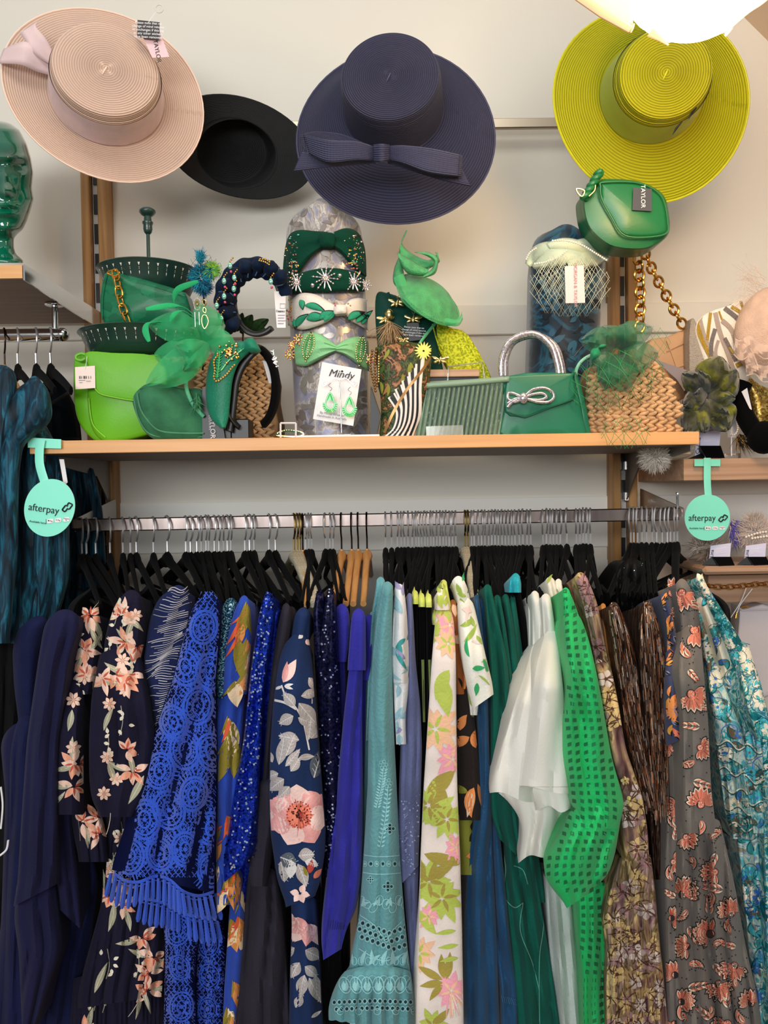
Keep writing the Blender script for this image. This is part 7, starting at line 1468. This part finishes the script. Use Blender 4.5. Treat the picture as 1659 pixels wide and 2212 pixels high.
mb = MB(); line3(mb, [(1094, 889), (1128, 900), (1142, 899), (1190, 880), (1240, 862)], 1.389, .0009, leather('emerald_edge', '084a36')); mb.build('flap_edge', r)
for o, y in ((0, 1.415), (8, 1.435)):
    mb = MB(); tubeY(mb, [(1083 + o, 812, y), (1084 + o, 775, y), (1100 + o, 740, y), (1135 + o, 722 + o * .4, y), (1165 + o, 725 + o * .4, y), (1192 + o, 750, y), (1204 + o, 785, y), (1208 + o, 810, y)], .0062, m_crystal, 12, 8); mb.build('crystal_handle', r)
mb = MB(); Yb = 1.378
for pts in ([(1132, 858), (1150, 842), (1175, 838), (1192, 846), (1196, 858), (1185, 868), (1160, 868), (1134, 860)], [(1132, 860), (1150, 852), (1172, 850), (1180, 858), (1165, 864), (1136, 862)], [(1128, 858), (1110, 850), (1098, 850), (1098, 862), (1112, 868), (1128, 862)], [(1128, 860), (1108, 868), (1096, 880)], [(1126, 862), (1112, 862), (1096, 872)]): line3(mb, pts, Yb, .0028, m_crystal, 8, 6)
mb.build('crystal_bow', r); mb = MB(); mb.ball(P(1131, 860, Yb - .002), (.008, .006, .010), m_crystal, 12, 8); mb.build('bow_knot', r)
# ---------------------------------------------------------------- teal damask column
m_td = ramp_mat('teal_velvet_damask', [(.4, '081f2e'), (.47, '0b2a3c'), (.5, '14465c'), (.56, '1a5068'), (.62, '0e2e40')], scale=9, detail=3, dist=3.5, rough=.5, sheen=.3, bump=.4)
tcg = Gar([(484, 1215, 1232), (490, 1190, 1256), (502, 1163, 1285), (520, 1150, 1300), (560, 1146, 1302), (700, 1144, 1298), (812, 1140, 1292), (955, 1136, 1290)], 1.50, df=.06, wlen=400, amp=.001, seed=15, depth=.12, tip=.05, top=1)
mb = MB(); tcg.mesh(mb, m_td); q = random.Random(18); m_tdd = M('navy_flock', '07141f', rough=.8); m_tdl = M('teal_flock', '15506a', rough=.6)
for k in range(34): cx0, cy0 = tcg.rpt(q, 505, 930, .85); [tcg.petal(mb, cx0, cy0, q.uniform(0, 6.3), q.uniform(18, 36), q.uniform(6, 13), q.choice([m_tdd, m_tdd, m_tdl]), 1 + .15 * j, q.uniform(-1.6, 1.6)) for j in range(4)]
tag(mb.build('display_column', loc=(P(1220, 900, 1.55).x, 1.55, ZM)), 'teal velvet damask display column behind the crystal-handled bag', 'display column')
m_sgs = cloth('pale_sage_satin', 'bccab0', rough=.38, sheen=.1)
r = thing('braided_headband', 'pale sage satin braided headband with pearls and short veil on the teal column', 'headband', P(1225, 580, 1.46)); tY = lambda px, py: tcg.Y(np.clip(px, 1150, 1296), py) - .014
for i, (e1, e2, y) in enumerate((([(1136, 570), (1150, 538), (1180, 524), (1215, 528)], [(1146, 578), (1165, 560), (1190, 552), (1216, 545)], .0), ([(1150, 576), (1178, 545), (1215, 535), (1262, 548)], [(1156, 580), (1190, 576), (1230, 570), (1268, 562)], .004), ([(1180, 527), (1215, 516), (1255, 522), (1290, 545)], [(1190, 540), (1225, 545), (1260, 552), (1285, 572)], .002), ([(1225, 568), (1255, 545), (1290, 540), (1312, 552)], [(1228, 578), (1262, 578), (1290, 572), (1308, 562)], .006), ([(1245, 520), (1275, 516), (1302, 532), (1316, 556)], [(1255, 532), (1280, 540), (1300, 555), (1312, 566)], .005))):
    mb = MB(); sheet(mb, e1, e2, lambda px, py, o=y: tY(px, py) - o, m_sgs, .008, 6, 6); mb.build('braid_strand', r, solid=.004)
mb = MB(); beadline(mb, [(1194, 520), (1225, 520), (1258, 530), (1288, 548), (1310, 562)], 2.4, 1.446, m_pearl); beadline(mb, [(1155, 570), (1180, 566), (1205, 556), (1225, 540)], 2.4, 1.458, m_pearl); beadline(mb, [(1137, 560), (1145, 545), (1160, 535)], 2.2, 1.49, m_pearl); mb.build('pearls', r)
mb = MB(); net(mb, 1230, 618, 90, 72, 1.47, M('veil_thread', 'c6cdb6', rough=.6), 9.5, .055, .0004); net(mb, 1222, 600, 60, 50, 1.45, MC['veil_thread'], 9.5, .03, .0004); mb.build('veil', r)
r = thing('swing_tag', 'pale pink swing tag hanging from the braided sage headband', 'tag', P(1243, 655, 1.41)); mb = MB(); card(mb, [(1220, 575), (1261, 573), (1264, 654), (1222, 655)], 1.405, m_pinkcard); mb.build('card', r, smooth=False)
text('lettering', 'MORGAN & TAYLOR', P(1243, 616, 1.4035), .0085, M('rose_print', 'b08088'), r, rz=PI / 2)
# cross-body bag hanging high
m_kb = leather('kelly_green', '17693a', rough=.36, b=.04); r = thing('crossbody_bag', 'kelly green leather crossbody bag hung high under the lime hat', 'handbag', P(1350, 530, 1.46))
mb = MB(); pillow(mb, [(1292, 392), (1310, 386), (1380, 392), (1432, 420), (1446, 470), (1444, 505), (1420, 528), (1388, 540), (1330, 536), (1296, 518), (1268, 486), (1258, 440), (1262, 415)], 1.43, .06, m_kb, bulge=.01, n=5, edge=.014); mb.build('body', r)
mb = MB(); pillow(mb, [(1304, 394), (1380, 396), (1428, 424), (1442, 480), (1434, 506), (1380, 512), (1344, 504), (1322, 470), (1300, 430), (1298, 404)], 1.417, .02, m_kb, bulge=.008, n=5); mb.build('front_panel', r)
mb = MB(); line3(mb, [(1304, 394), (1380, 396), (1428, 424), (1442, 480), (1436, 506), (1380, 513), (1344, 505), (1321, 470), (1300, 430), (1297, 404)], 1.414, .0018, m_kb, 6, 6, True); mb.build('piping', r)
mb = MB(); 
for s in (0, PI): tubeY(mb, [(1262 + 5 * math.cos(t * 2.2 + s) + t * 6 * .9, 428 - t * 9, 1.42 + .006 * math.sin(t * 2.2 + s)) for t in np.linspace(0, 6.5, 16)], .0055, m_kb, 8, 3)
mb.build('twisted_strap', r)
mb = MB(); line3(mb, [(1245, 408), (1250, 420), (1258, 424), (1262, 412)], 1.41, .0016, m_palegold, closed=True); line3(mb, [(1272, 424), (1284, 412), (1286, 400)], 1.41, .0014, m_palegold); mb.build('gold_ring', r)
r = thing('swing_tag', 'dark grey swing tag with white letters tucked on the kelly green bag', 'tag', P(1388, 450, 1.40)); mb = MB(); card(mb, [(1368, 405), (1408, 408), (1408, 456), (1366, 454)], 1.405, M('slate_card', '383c44')); mb.build('card', r, smooth=False)
text('lettering', 'TAYLOR', P(1389, 424, 1.4035), .011, m_white, r, rz=PI / 2)
# tan bag with gold chain
m_tn = leather('tan_quilted', 'b8916c', rough=.5, b=.05)
r = thing('quilted_bag', 'tan quilted leather bag with heavy gold chain handles', 'handbag', P(1420, 840, 1.62))
mb = MB(); pillow(mb, [(1395, 745), (1440, 728), (1478, 712), (1500, 715), (1500, 850), (1380, 860)], 1.59, .05, m_tn, bulge=.008, n=3, edge=.004); mb.build('body', r)
mb = MB(); [line3(mb, p, 1.581, .0012, m_tn, 5, 3) for p in ([(1440, 735), (1460, 790), (1478, 850)], [(1440, 760), (1490, 735)], [(1450, 800), (1498, 780)])]; mb.build('quilting', r)
mb = MB(); chain(r, 'chain_handle', [(1382, 706, 1.56), (1383, 640, 1.55), (1380, 580, 1.54), (1376, 545, 1.53), (1392, 545, 1.53), (1410, 585, 1.55), (1440, 640, 1.57), (1468, 690, 1.58), (1480, 712, 1.585)], .0225, .0185, m_gold, thick=.0027)
# woven basket bag with organza bow
r = thing('woven_bag', 'rounded seagrass woven bag at the right end of the long shelf', 'handbag', P(1360, 942, 1.46)); bs = lambda x, y: 1.42 + .03 * ((x - 1360) / 105) ** 2 + .02 * ((y - 860) / 90) ** 2
mb = MB(); pillow(mb, [(1275, 800), (1330, 775), (1420, 788), (1458, 840), (1462, 900), (1440, 955), (1280, 955), (1262, 900)], 1.44, .08, m_rf2, bulge=.02, zmin=ZM, n=5); mb.build('lining', r)
mb = MB(); plait_rows(mb, [(786 + k * 16.5, 1302 - 26 * math.sin(min(1, k / 3) * 1.5) + (6 if k == 9 else 0), 1404 + 58 * math.sin(min(1, (k + 1) / 5) * 1.5) - (14 if k == 9 else 0), .04) for k in range(10)], lambda x, y: bs(x, y) - .012, 19, 16, seed=9, dep=.008); mb.build('plaited_wall', r)
m_oz = organza('bottle_organza', '0f6a48', .62); r = thing('organza_fascinator', 'bottle green organza flower with netting draped over the woven bag', 'fascinator', P(1330, 780, 1.40))
for b, t, w, sd in (((1330, 755), (1255, 735), 60, 10), ((1325, 755), (1300, 705), 70, 5), ((1330, 750), (1408, 708), 60, -8), ((1335, 758), (1422, 765), 70, 10), ((1325, 765), (1275, 790), 70, -5), ((1330, 765), (1350, 845), 90, 5), ((1335, 755), (1360, 700), 60, 0), ((1330, 765), (1305, 840), 60, 0)):
    mb = MB(); petal3(mb, b, t, w, m_oz, curl=.03, side=sd, Y0=1.40, Y1=1.38, ruf=.006, cup=.012); mb.build('organza_petal', r)
mb = MB(); petal3(mb, (1295, 748), (1278, 778), 22, cloth('jade_tip', '1f8a60'), Y0=1.37, Y1=1.365); petal3(mb, (1290, 752), (1310, 745), 10, MC['jade_tip'], Y0=1.37, Y1=1.365); mb.build('leaf_tip', r)
mb = MB(); net(mb, 1330, 820, 110, 72, 1.41, M('green_net', '1f8a4c', rough=.5), 15, .06, .00045, rot=-.3, wob=6); net(mb, 1352, 935, 58, 38, 1.36, MC['green_net'], 15, .01, .0004, wob=5); net(mb, 1400, 740, 50, 40, 1.42, MC['green_net'], 14, .01, .0003); mb.build('netting', r)
mb = MB(); tubeY(mb, [(1305, 755, 1.42), (1262, 775, 1.42), (1245, 800, 1.425), (1248, 830, 1.43), (1256, 860, 1.44)], .0028, M('mint_plastic', '9ad8b4', rough=.4), 8, flat=.5); tubeY(mb, [(1310, 752, 1.42), (1270, 740, 1.42), (1240, 770, 1.425)], .0015, m_black, 6); mb.build('headband', r)
# ---------------------------------------------------------------- right-hand shelves and what is on them
def boxpx(name, label, x0, x1, y0, y1, Yf, Yb, m, xr=None, rad=.001):
    a, b = P(x0, y0, Yf), P(x1, y1, Yf); zc0, zc1 = P((x0 + x1) / 2, y0, Yf).z, P((x0 + x1) / 2, y1, Yf).z
    mb = MB(); mb.box(((a.x + b.x) / 2 + .15, (Yf + Yb) / 2, (zc0 + zc1) / 2), (b.x - a.x + .3, Yb - Yf, zc0 - zc1), m, r=rad); return tag(mb.build(name, smooth=False), label, 'shelf'), zc0
_, zr1 = boxpx('floating_shelf', 'thick pale oak floating shelf at the right, top one, bearing an aqua tag', 1477, 1659, 990, 1037, 1.522, YW, m_oakshelf)
_, zr2 = boxpx('floating_shelf', 'rounded thin pale oak shelf at the right, holding two black card easels', 1520, 1659, 1223, 1241, 1.50, 1.70, m_oakshelf, rad=.006)
boxpx('shelf_support', 'pale oak box beam under the rounded shelf, behind the gold chain', 1530, 1659, 1242, 1301, 1.60, YW, m_oakshelf)
boxpx('floating_shelf', 'oak shelf low at the right edge behind the paisley kaftans', 1630, 1659, 1918, 1948, 1.60, YW, m_oakshelf)
boxpx('floating_shelf', 'oak shelf at the right edge, upper of the two low ones behind the kaftans', 1640, 1659, 1765, 1785, 1.60, YW, m_oakshelf)
# clutch with stripes
r = thing('beaded_clutch', 'ivory clutch with gold and pewter zebra beading at the right', 'clutch bag', P(1560, 830, 1.56)); m_ivb = M('ivory_beads', 'ece4d8', rough=.4, bump=(600, .5)); m_pw2 = M('pewter_beads', '77706e', rough=.35, metal=.4, bump=(600, .6)); m_gb = M('gold_beads', 'b5943c', rough=.3, metal=.6, bump=(600, .6)); m_tp2 = M('taupe_beads', 'a5958a', rough=.4, bump=(600, .5))
cg = Gar([(648, 1598, 1640), (665, 1540, 1648), (685, 1502, 1652), (720, 1500, 1650), (780, 1520, 1640), (850, 1545, 1600)], 1.53, df=.012, wlen=200, amp=.002, seed=20, depth=.03, tip=.03)
mb = MB(); cg.mesh(mb, m_ivb)
for k, (pts, w, m) in enumerate((([(1502, 688), (1515, 730), (1540, 780), (1552, 815)], 11, m_gb), ([(1512, 685), (1524, 730), (1546, 775), (1558, 805)], 7, m_tp2), ([(1535, 675), (1530, 715), (1528, 735)], 7, m_gb), ([(1545, 675), (1556, 720), (1575, 770), (1590, 820)], 10, m_tp2), ([(1553, 672), (1560, 690), (1568, 700)], 4, m_gb), ([(1545, 710), (1537, 740), (1536, 770)], 9, m_pw2), ([(1565, 665), (1590, 685), (1600, 700)], 10, m_pw2), ([(1580, 662), (1600, 675), (1606, 690)], 8, m_gb), ([(1560, 692), (1580, 712), (1592, 745)], 10, m_tp2), ([(1565, 730), (1578, 755), (1590, 780)], 9, m_pw2), ([(1552, 735), (1546, 760), (1552, 790)], 7, m_tp2), ([(1575, 750), (1590, 770)], 4, m_gb), ([(1600, 650), (1612, 690)], 6, m_gb), ([(1590, 790), (1610, 782)], 10, m_gb))): cg.strip(mb, pts, w, m, 2 + .1 * k, sm=5)
mb.build('flap', r); mb = MB(); pillow(mb, [(1490, 700), (1500, 690), (1520, 740), (1550, 800), (1580, 850), (1498, 850), (1488, 760)], 1.545, .03, M('silver_weave', 'b5aa9c', rough=.4, metal=.3, bump=(420, 1)), bulge=.006, n=4); mb.build('woven_side', r)
# blush hat with ruffle
m_bs2 = M('blush_sinamay', 'd8b8a4', rough=.5, alpha=.82, bump=(420, .5), var=(40, .12)); m_bso = organza('blush_organza', 'e2c8b8', .5)
r = thing('sinamay_hat', 'blush sinamay hat with ruffled organza edge at the right edge', 'hat', P(1640, 800, 1.5))
mb = MB(); mb.ball(P(1668, 715, 1.50), (S_(78, 1.5), .05, S_(98, 1.5)), m_bs2, 28, 18, Matrix.Rotation(.25, 3, 'Y')); mb.build('crown', r)
for e1, e2 in (([(1588, 730), (1600, 735), (1620, 725), (1650, 745), (1690, 735)], [(1585, 765), (1602, 778), (1630, 762), (1652, 775), (1690, 768)]), ([(1610, 780), (1630, 785), (1655, 790), (1690, 780)], [(1612, 812), (1632, 808), (1650, 825), (1690, 815)]), ([(1588, 735), (1600, 755), (1612, 790)], [(1606, 735), (1625, 760), (1640, 800)])):
    mb = MB(); sheet(mb, e1, e2, 1.44, m_bso, .006, 8, 4, (1, .006, 3)); line3(mb, e2, 1.436, .0012, m_bso, 5, 6); mb.build('ruffle', r)
mb = MB(); q = random.Random(5)
for k in range(70): x0, y0 = 1640 + q.uniform(-10, 20), 640 + q.uniform(-40, 20); a = PI + q.uniform(-.4, 1.3); mb.tube([P(x0, y0, 1.52), P(x0 + 35 * math.cos(a), y0 + 25 * math.sin(a) - 10, 1.52), P(x0 + 70 * math.cos(a) * q.uniform(.6, 1), y0 + 60 * math.sin(a) + q.uniform(-10, 30), 1.53)], .0003, m_bso, 3)
mb.build('quills', r)
# olive silk flower
m_of = ramp_mat('olive_silk', [(.32, '17180a'), (.45, '3c4010'), (.55, '666a18'), (.68, '8f8f22')], scale=14, detail=2, dist=1, rough=.45, sheen=.3)
r = thing('silk_flower', 'large olive silk flower headpiece beside the woven bag', 'fascinator', P(1530, 930, 1.50)); q = random.Random(11)
for b, t, w in (((1530, 850), (1556, 770), 84), ((1525, 850), (1474, 806), 50), ((1530, 850), (1592, 800), 70), ((1530, 855), (1588, 860), 50), ((1522, 855), (1475, 875), 44), ((1520, 870), (1480, 935), 56), ((1535, 870), (1572, 930), 74), ((1530, 865), (1520, 935), 50), ((1530, 850), (1510, 800), 40), ((1535, 855), (1575, 900), 50), ((1528, 852), (1500, 850), 40)):
    mb = MB(); petal3(mb, b, t, w, m_of, curl=.035, side=q.uniform(-8, 8), Y0=1.51, Y1=1.47, ruf=.015, cup=.02); mb.build('silk_petal', r, solid=.001)
mb = MB(); card(mb, [(1412, 775), (1432, 782), (1520, 812), (1478, 845), (1462, 820)], 1.56, M('tag_grey', '8a8084'), .001); tag(mb.build('swing_tag', smooth=False), 'grey card tag slanting behind the olive silk flower', 'tag')
# pump & gold thing
r = thing('black_shoe', 'black suede court shoe standing on its toe at the right edge', 'shoe', P(1640, 985, 1.50)); mb = MB(); tubeY(mb, [(1606, 826, 1.53), (1598, 850, 1.53), (1608, 895, 1.52), (1628, 930, 1.51), (1652, 955, 1.50), (1690, 965, 1.50)], [.0115, .0145, .017, .021, .026, .024] if False else .018, m_vel, 14, 6); mb.ball(P(1650, 945, 1.50), (S_(34, 1.5), .03, S_(36, 1.5)), m_vel, 16, 10); mb.build('upper', r)
mb = MB(); card(mb, [(1602, 846), (1614, 838), (1624, 884), (1622, 888)], 1.505, m_white, .001); mb.build('price_sticker', r, smooth=False)
r = thing('gold_bag', 'gold glitter bag behind the black shoe', 'handbag', P(1650, 930, 1.58)); mb = MB(); pillow(mb, [(1612, 812), (1640, 830), (1690, 860), (1700, 940), (1640, 940), (1625, 880)], 1.57, .05, ramp_mat('gold_glitter', [(0, '6a4e18'), (.5, 'a88434'), (.8, 'd8bc70'), (1, '5a4014')], scale=300, kind='voronoi', rough=.3, metal=.6, bump=.6), bulge=.01, n=4); mb.build('body', r)
# pearl earring stand
r = thing('pearl_earrings', 'pearl hoop earrings hung on a clear stand, right of the pink scrunchie', 'earrings', P(1580, 985, 1.52)); mb = MB(); mb.tube([P(1580, 870, 1.535), P(1580, 985, 1.535)], .0012, m_white, 6); c = P(1580, 985, 1.54); mb.box((c.x, 1.55, zr1 + .005), (.034, .03, .010), m_acr, r=.001); mb.build('stand', r)
mb = MB(); beadline(mb, [(1570, 900), (1566, 920), (1572, 936), (1588, 938), (1594, 922), (1588, 900)], 2.1, 1.525, m_pearl); line3(mb, [(1572, 892), (1580, 884), (1588, 892), (1580, 900)], 1.527, .0008, m_silver, 5, 5, True); mb.build('pearl_hoop', r)
mb = MB(); fluff(mb, 1598, 945, 10, 12, 1.53, 120, 44, [m_gold, m_black, M('dark_gold', '8a6a2c', metal=.6, rough=.3)], 7, .6, .9); tag(mb.build('tassel_earring'), 'black and gold tassel earring beside the pearl hoops', 'earrings')
mb = MB(); card(mb, [(1568, 868), (1590, 868), (1590, 945), (1572, 945)], 1.56, m_white); tag(mb.build('earring_card', smooth=False), 'narrow white earring card behind the pearl hoops', 'card')
# card easels
def easel(cx, cy, Y, zb, label, cardlab, grp, txt, s=1.0):
    r = thing('card_easel', label, 'card holder', P(cx, cy, Y), grp); mb = MB(); w = 26 * s
    f = [P(cx - w * .6, cy - 22 * s, Y), P(cx + w * .9, cy - 22 * s, Y + .004), P(cx + w * 1.2, cy, Y), P(cx - w * .1, cy + 2, Y - .006)]
    for p in f[2:]: p.z = zb + .0006
    mb.prism(f, (0, .003, 0), m_vel); mb.build('front_leaf', r, smooth=False)
    mb = MB(); b = [f[0] + Vector((0, .003, 0)), P(cx - w * .6, cy - 8, Y + .012), Vector((P(cx - w * 1.3, cy, Y).x, Y + .01, zb + .0006)), Vector((P(cx - w * .2, cy, Y).x, Y, zb + .0006))]; mb.prism(b, (0, .003, 0), m_black); mb.build('back_leaf', r, smooth=False)
    r2 = thing('display_card', cardlab, 'card', P(cx, cy, Y + .01), grp + ' cards'); mb = MB(); c = [(cx - w * 1.0, cy + 1), (cx - w * .8, cy - 46 * s), (cx + w * .9, cy - 52 * s), (cx + w * .75, cy - 6)]; card(mb, c, Y + .012, M('lilac_card', 'dedaf0', rough=.5)); mb.build('card', r2, smooth=False)
    text('lettering', txt, P(cx - w * .72, cy - 22 * s, Y + .0105), .0095 * s, m_ink, r2, rz=-PI / 2 + .1); 
    mb = MB(); [card(mb, [(cx - w * .35, cy - (30 + 3 * k) * s), (cx + w * .5, cy - (33 + 3 * k) * s), (cx + w * .5, cy - (32.2 + 3 * k) * s), (cx - w * .35, cy - (29.2 + 3 * k) * s)], Y + .0105, m_white, .0002) for k in range(4)]; mb.build('print', r2, smooth=False)
easel(1556, 1225, 1.51, zr2, 'black folded card easel on the rounded shelf, nearer the hangers', 'lilac-white card held by the left easel on the rounded shelf', 'easels on the rounded shelf', 'Ca Lina')
easel(1632, 1225, 1.51, zr2, 'black folded card easel on the rounded shelf, at the right edge', 'lilac-white card held by the right-edge easel on the rounded shelf', 'easels on the rounded shelf', 'Ca Lina')
easel(1530, 988, 1.53, zr1, 'black folded card easel on the thick oak shelf above the aqua tag', 'white card behind the easel on the thick oak shelf', 'easel on the thick shelf', 'Ca Lina', 1.15)
mb = MB(); card(mb, [(1510, 922), (1556, 930), (1552, 972), (1512, 966)], 1.55, MC['lilac_card']); [line3(mb, [(1514 + k * 5, 928), (1513 + k * 5, 952)], 1.548, .0006, m_silver, 4, 1) for k in range(6)]; tag(mb.build('hair_comb_card', smooth=False), 'white card with clear comb teeth below the pink rosette', 'card')
mb = MB(); q = random.Random(3); m_pks = cloth('pink_satin', 'dba8bc', rough=.4)
for k in range(12): a = q.uniform(0, 6.3); petal3(mb, (1538, 912), (1538 + 24 * math.cos(a), 912 + 16 * math.sin(a)), 22, m_pks, curl=.02, Y0=1.53, Y1=1.53, ruf=.01)
tag(mb.build('satin_rosette', solid=.001), 'pink satin rosette below the olive flower', 'hair accessory')
# feather items
m_wf = cloth('cream_fur', 'd9d0c2', sheen=.4); m_wf2 = cloth('cream_fur_shade', 'b9ad9c', sheen=.3)
mb = MB(); mb.ball(P(1415, 985, 1.50), (S_(30, 1.5), .02, S_(26, 1.5)), m_wf2, 14, 8); fluff(mb, 1415, 988, 34, 28, 1.485, 1100, 20, [m_wf, m_wf2], 9, .8); tag(mb.build('fur_trim'), 'cream fluffy trim hanging under the right end of the long shelf', 'accessory')
mb = MB(); mb.ball(P(1455, 975, 1.55), (S_(45, 1.55), .02, S_(18, 1.55)), cloth('cream_lace', 'd8cbb0'), 16, 8); [mb.tube([P(1430 + q.uniform(0, 70), 960 + q.uniform(0, 20), 1.525) for _ in range(4)], .0012, cloth('ribbon_pinkish', 'e6d2c0'), 5) for k in range(10)]; tag(mb.build('lace_purse'), 'cream lace and ribbon purse behind the shelf end, beside the fluffy trim', 'accessory')
m_gf = cloth('grey_feather', 'c3b5aa', sheen=.3); m_bf = cloth('violet_feather', '5a4fa8', sheen=.3); m_gf2 = cloth('brown_feather', '8d7866', sheen=.3)
mb = MB(); fluff(mb, 1632, 1150, 34, 44, 1.56, 1500, 26, [m_gf, m_gf, cloth('blush_feather', 'd8bcae', sheen=.3)], 12, .7); beadline(mb, [(1612, 1160), (1635, 1152), (1659, 1148)], 3, 1.535, m_pearl); beadline(mb, [(1625, 1163), (1659, 1158)], 3, 1.535, m_pearl); tag(mb.build('feather_headpiece'), 'fluffy grey-pink feather headpiece with pearls at the right edge', 'headpiece')
mb = MB(); fluff(mb, 1585, 1145, 14, 34, 1.57, 500, 30, [m_bf, m_bf, m_gf], 13, .8, .9); tag(mb.build('violet_feather'), 'violet and grey feather spray right of the round aqua tag', 'headpiece')
mb = MB(); fluff(mb, 1525, 1180, 36, 20, 1.58, 600, 26, [m_gf, m_gf2], 14, .8); [petal3(mb, (1530, 1195), (1490 + q.uniform(-5, 50), 1165 + q.uniform(0, 50)), 14, m_gf2, Y0=1.57, Y1=1.56) for k in range(8)]; tag(mb.build('brown_feather'), 'brown and cream feather spray below the round aqua tag', 'headpiece')
# white bag and gold chain
r = thing('chain_strap', 'gold link chain strap draped along the oak beam at the right', 'chain', P(1590, 1266, 1.59)); chain(r, 'links', [(1525, 1265, 1.59), (1560, 1268, 1.59), (1600, 1266, 1.59), (1640, 1262, 1.59), (1690, 1262, 1.59)], .0175, .010, m_gold, long=.45, thick=.0013)
r = thing('white_bag', 'plain white zip bag hanging below the oak beam at the right edge', 'handbag', P(1640, 1480, 1.62)); mb = MB(); pillow(mb, [(1597, 1322), (1604, 1316), (1690, 1316), (1690, 1490), (1597, 1490)], 1.60, .04, leather('white_leather', 'd9d0d2'), bulge=.004, n=2, edge=.004, cen=(1640, 1400)); mb.build('body', r)
mb = MB(); line3(mb, [(1600, 1318), (1650, 1317), (1690, 1317)], 1.594, .0015, MC['white_leather']); line3(mb, [(1600, 1312), (1610, 1309), (1618, 1311)], 1.59, .002, m_gold); line3(mb, [(1578, 1335), (1600, 1300), (1612, 1270)], 1.585, .001, m_white); line3(mb, [(1592, 1325), (1600, 1305), (1625, 1272)], 1.585, .001, m_white); mb.tube([P(1592, 1322, 1.585), P(1589, 1335, 1.585)], [.002, .0035], m_gold, 8); mb.build('strap', r)
# ---------------------------------------------------------------- round aqua shelf tags
def wobbler(cx, cy, rx, ry, strip_pts, bar, Y, label, tilt, ang):
    r = thing('shelf_tag', label, 'sign', P(cx, cy, Y)); rot = math.radians(tilt)
    mb = MB(); card(mb, bar, Y - .001, m_aqua, .0012); mb.build('sticker', r, smooth=False)
    mb = MB(); A = cr(strip_pts, 6); pline(mb, A, Y - .006, 19 if Y < 1.4 else 15, m_aqua, .0006); mb.build('strip', r)
    mb = MB(); a = np.linspace(0, 2 * PI, 64, endpoint=False); sk = ang; X = cx + rx * np.cos(a); Yy = cy + ry * np.sin(a) + sk * rx * np.cos(a)
    front = Pn(X, Yy, Y - .008); mb.poly(front, m_aqua); back = front + np.array([0, .0012, 0]); mb.poly(back[::-1], m_aqua); mb.grid([front, back], MC['white_card'], cu=True); mb.build('disc', r, smooth=False)
    u = S_(rx, Y - .009) ; sx = rx / ry * 1.0
    def at(dx, dy): return P(cx + dx * rx, cy + dy * ry + sk * dx * rx, Y - .0092)
    text('lettering', 'afterpay', at(-.23, .02), u * .40, m_ink, r, rz=rot, sx=.93, ext=.0001)
    mb = MB()
    def lg(pts): mb.tube([at(x, y) for x, y in pts], u * .028, m_ink, 5)
    lg([(0.69, -0.02), (0.74, -0.10), (0.76, -0.11), (0.89, -0.04), (0.89, -0.01), (0.78, 0.11), (0.74, 0.11), (0.68, 0.08)]); lg([(0.71, 0.08), (0.62, 0.18), (0.59, 0.19), (0.50, 0.12), (0.50, 0.10), (0.62, -0.03), (0.65, -0.03), (0.71, 0.01)])
    mb.build('loop_logo', r)
    text('lettering', 'Available here', at(-.47, .46), u * .115, m_ink, r, rz=rot, ext=.0001)
    for i, (x, s) in enumerate(((.03, '\u25cf Pay'), (.34, 'G Pay'), (.66, 'SAMSUNG\nPay'))):
        mb = MB(); P8 = [(x + .13 * math.copysign(abs(math.cos(t)) ** .5, math.cos(t)), .46 + .075 * math.copysign(abs(math.sin(t)) ** .6, math.sin(t))) for t in np.linspace(0, 2 * PI, 20, endpoint=False)]; mb.poly([at(*p) for p in P8], m_white); mb.build('pill', r, smooth=False)
        o = text('lettering', s, at(x, .46) + Vector((0, -.0004, 0)), u * (.075 if i < 2 else .05), m_ink, r, rz=rot, ext=.0001)
    mb = MB(); mb.tube([at(-.14, .38), at(-.14, .55)], u * .006, m_ink, 4); mb.build('divider', r)
wobbler(107, 1097, 55, 62, [(88, 950), (85, 975), (86, 1005), (96, 1040)], [(60, 945), (132, 949), (132, 969), (60, 967)], 1.368, 'round aqua afterpay tag hanging from the left end of the long shelf', 9, -.10)
wobbler(1528, 1118, 49, 50, [(1528, 989), (1528, 1010), (1528, 1040), (1530, 1072)], [(1500, 992), (1556, 992), (1556, 1007), (1500, 1007)], 1.512, 'round aqua afterpay tag hanging from the thick oak shelf at the right', 1, -.01)
# white ribbon at the left edge
mb = MB(); line3(mb, [(2, 1700), (6, 1740), (2, 1790)], 1.30, .0016, m_white); line3(mb, [(18, 1815), (14, 1835), (0, 1848)], 1.30, .0018, m_white); tag(mb.build('white_ribbon'), 'loose white ribbon loop at the left edge beside the navy dress', 'ribbon')
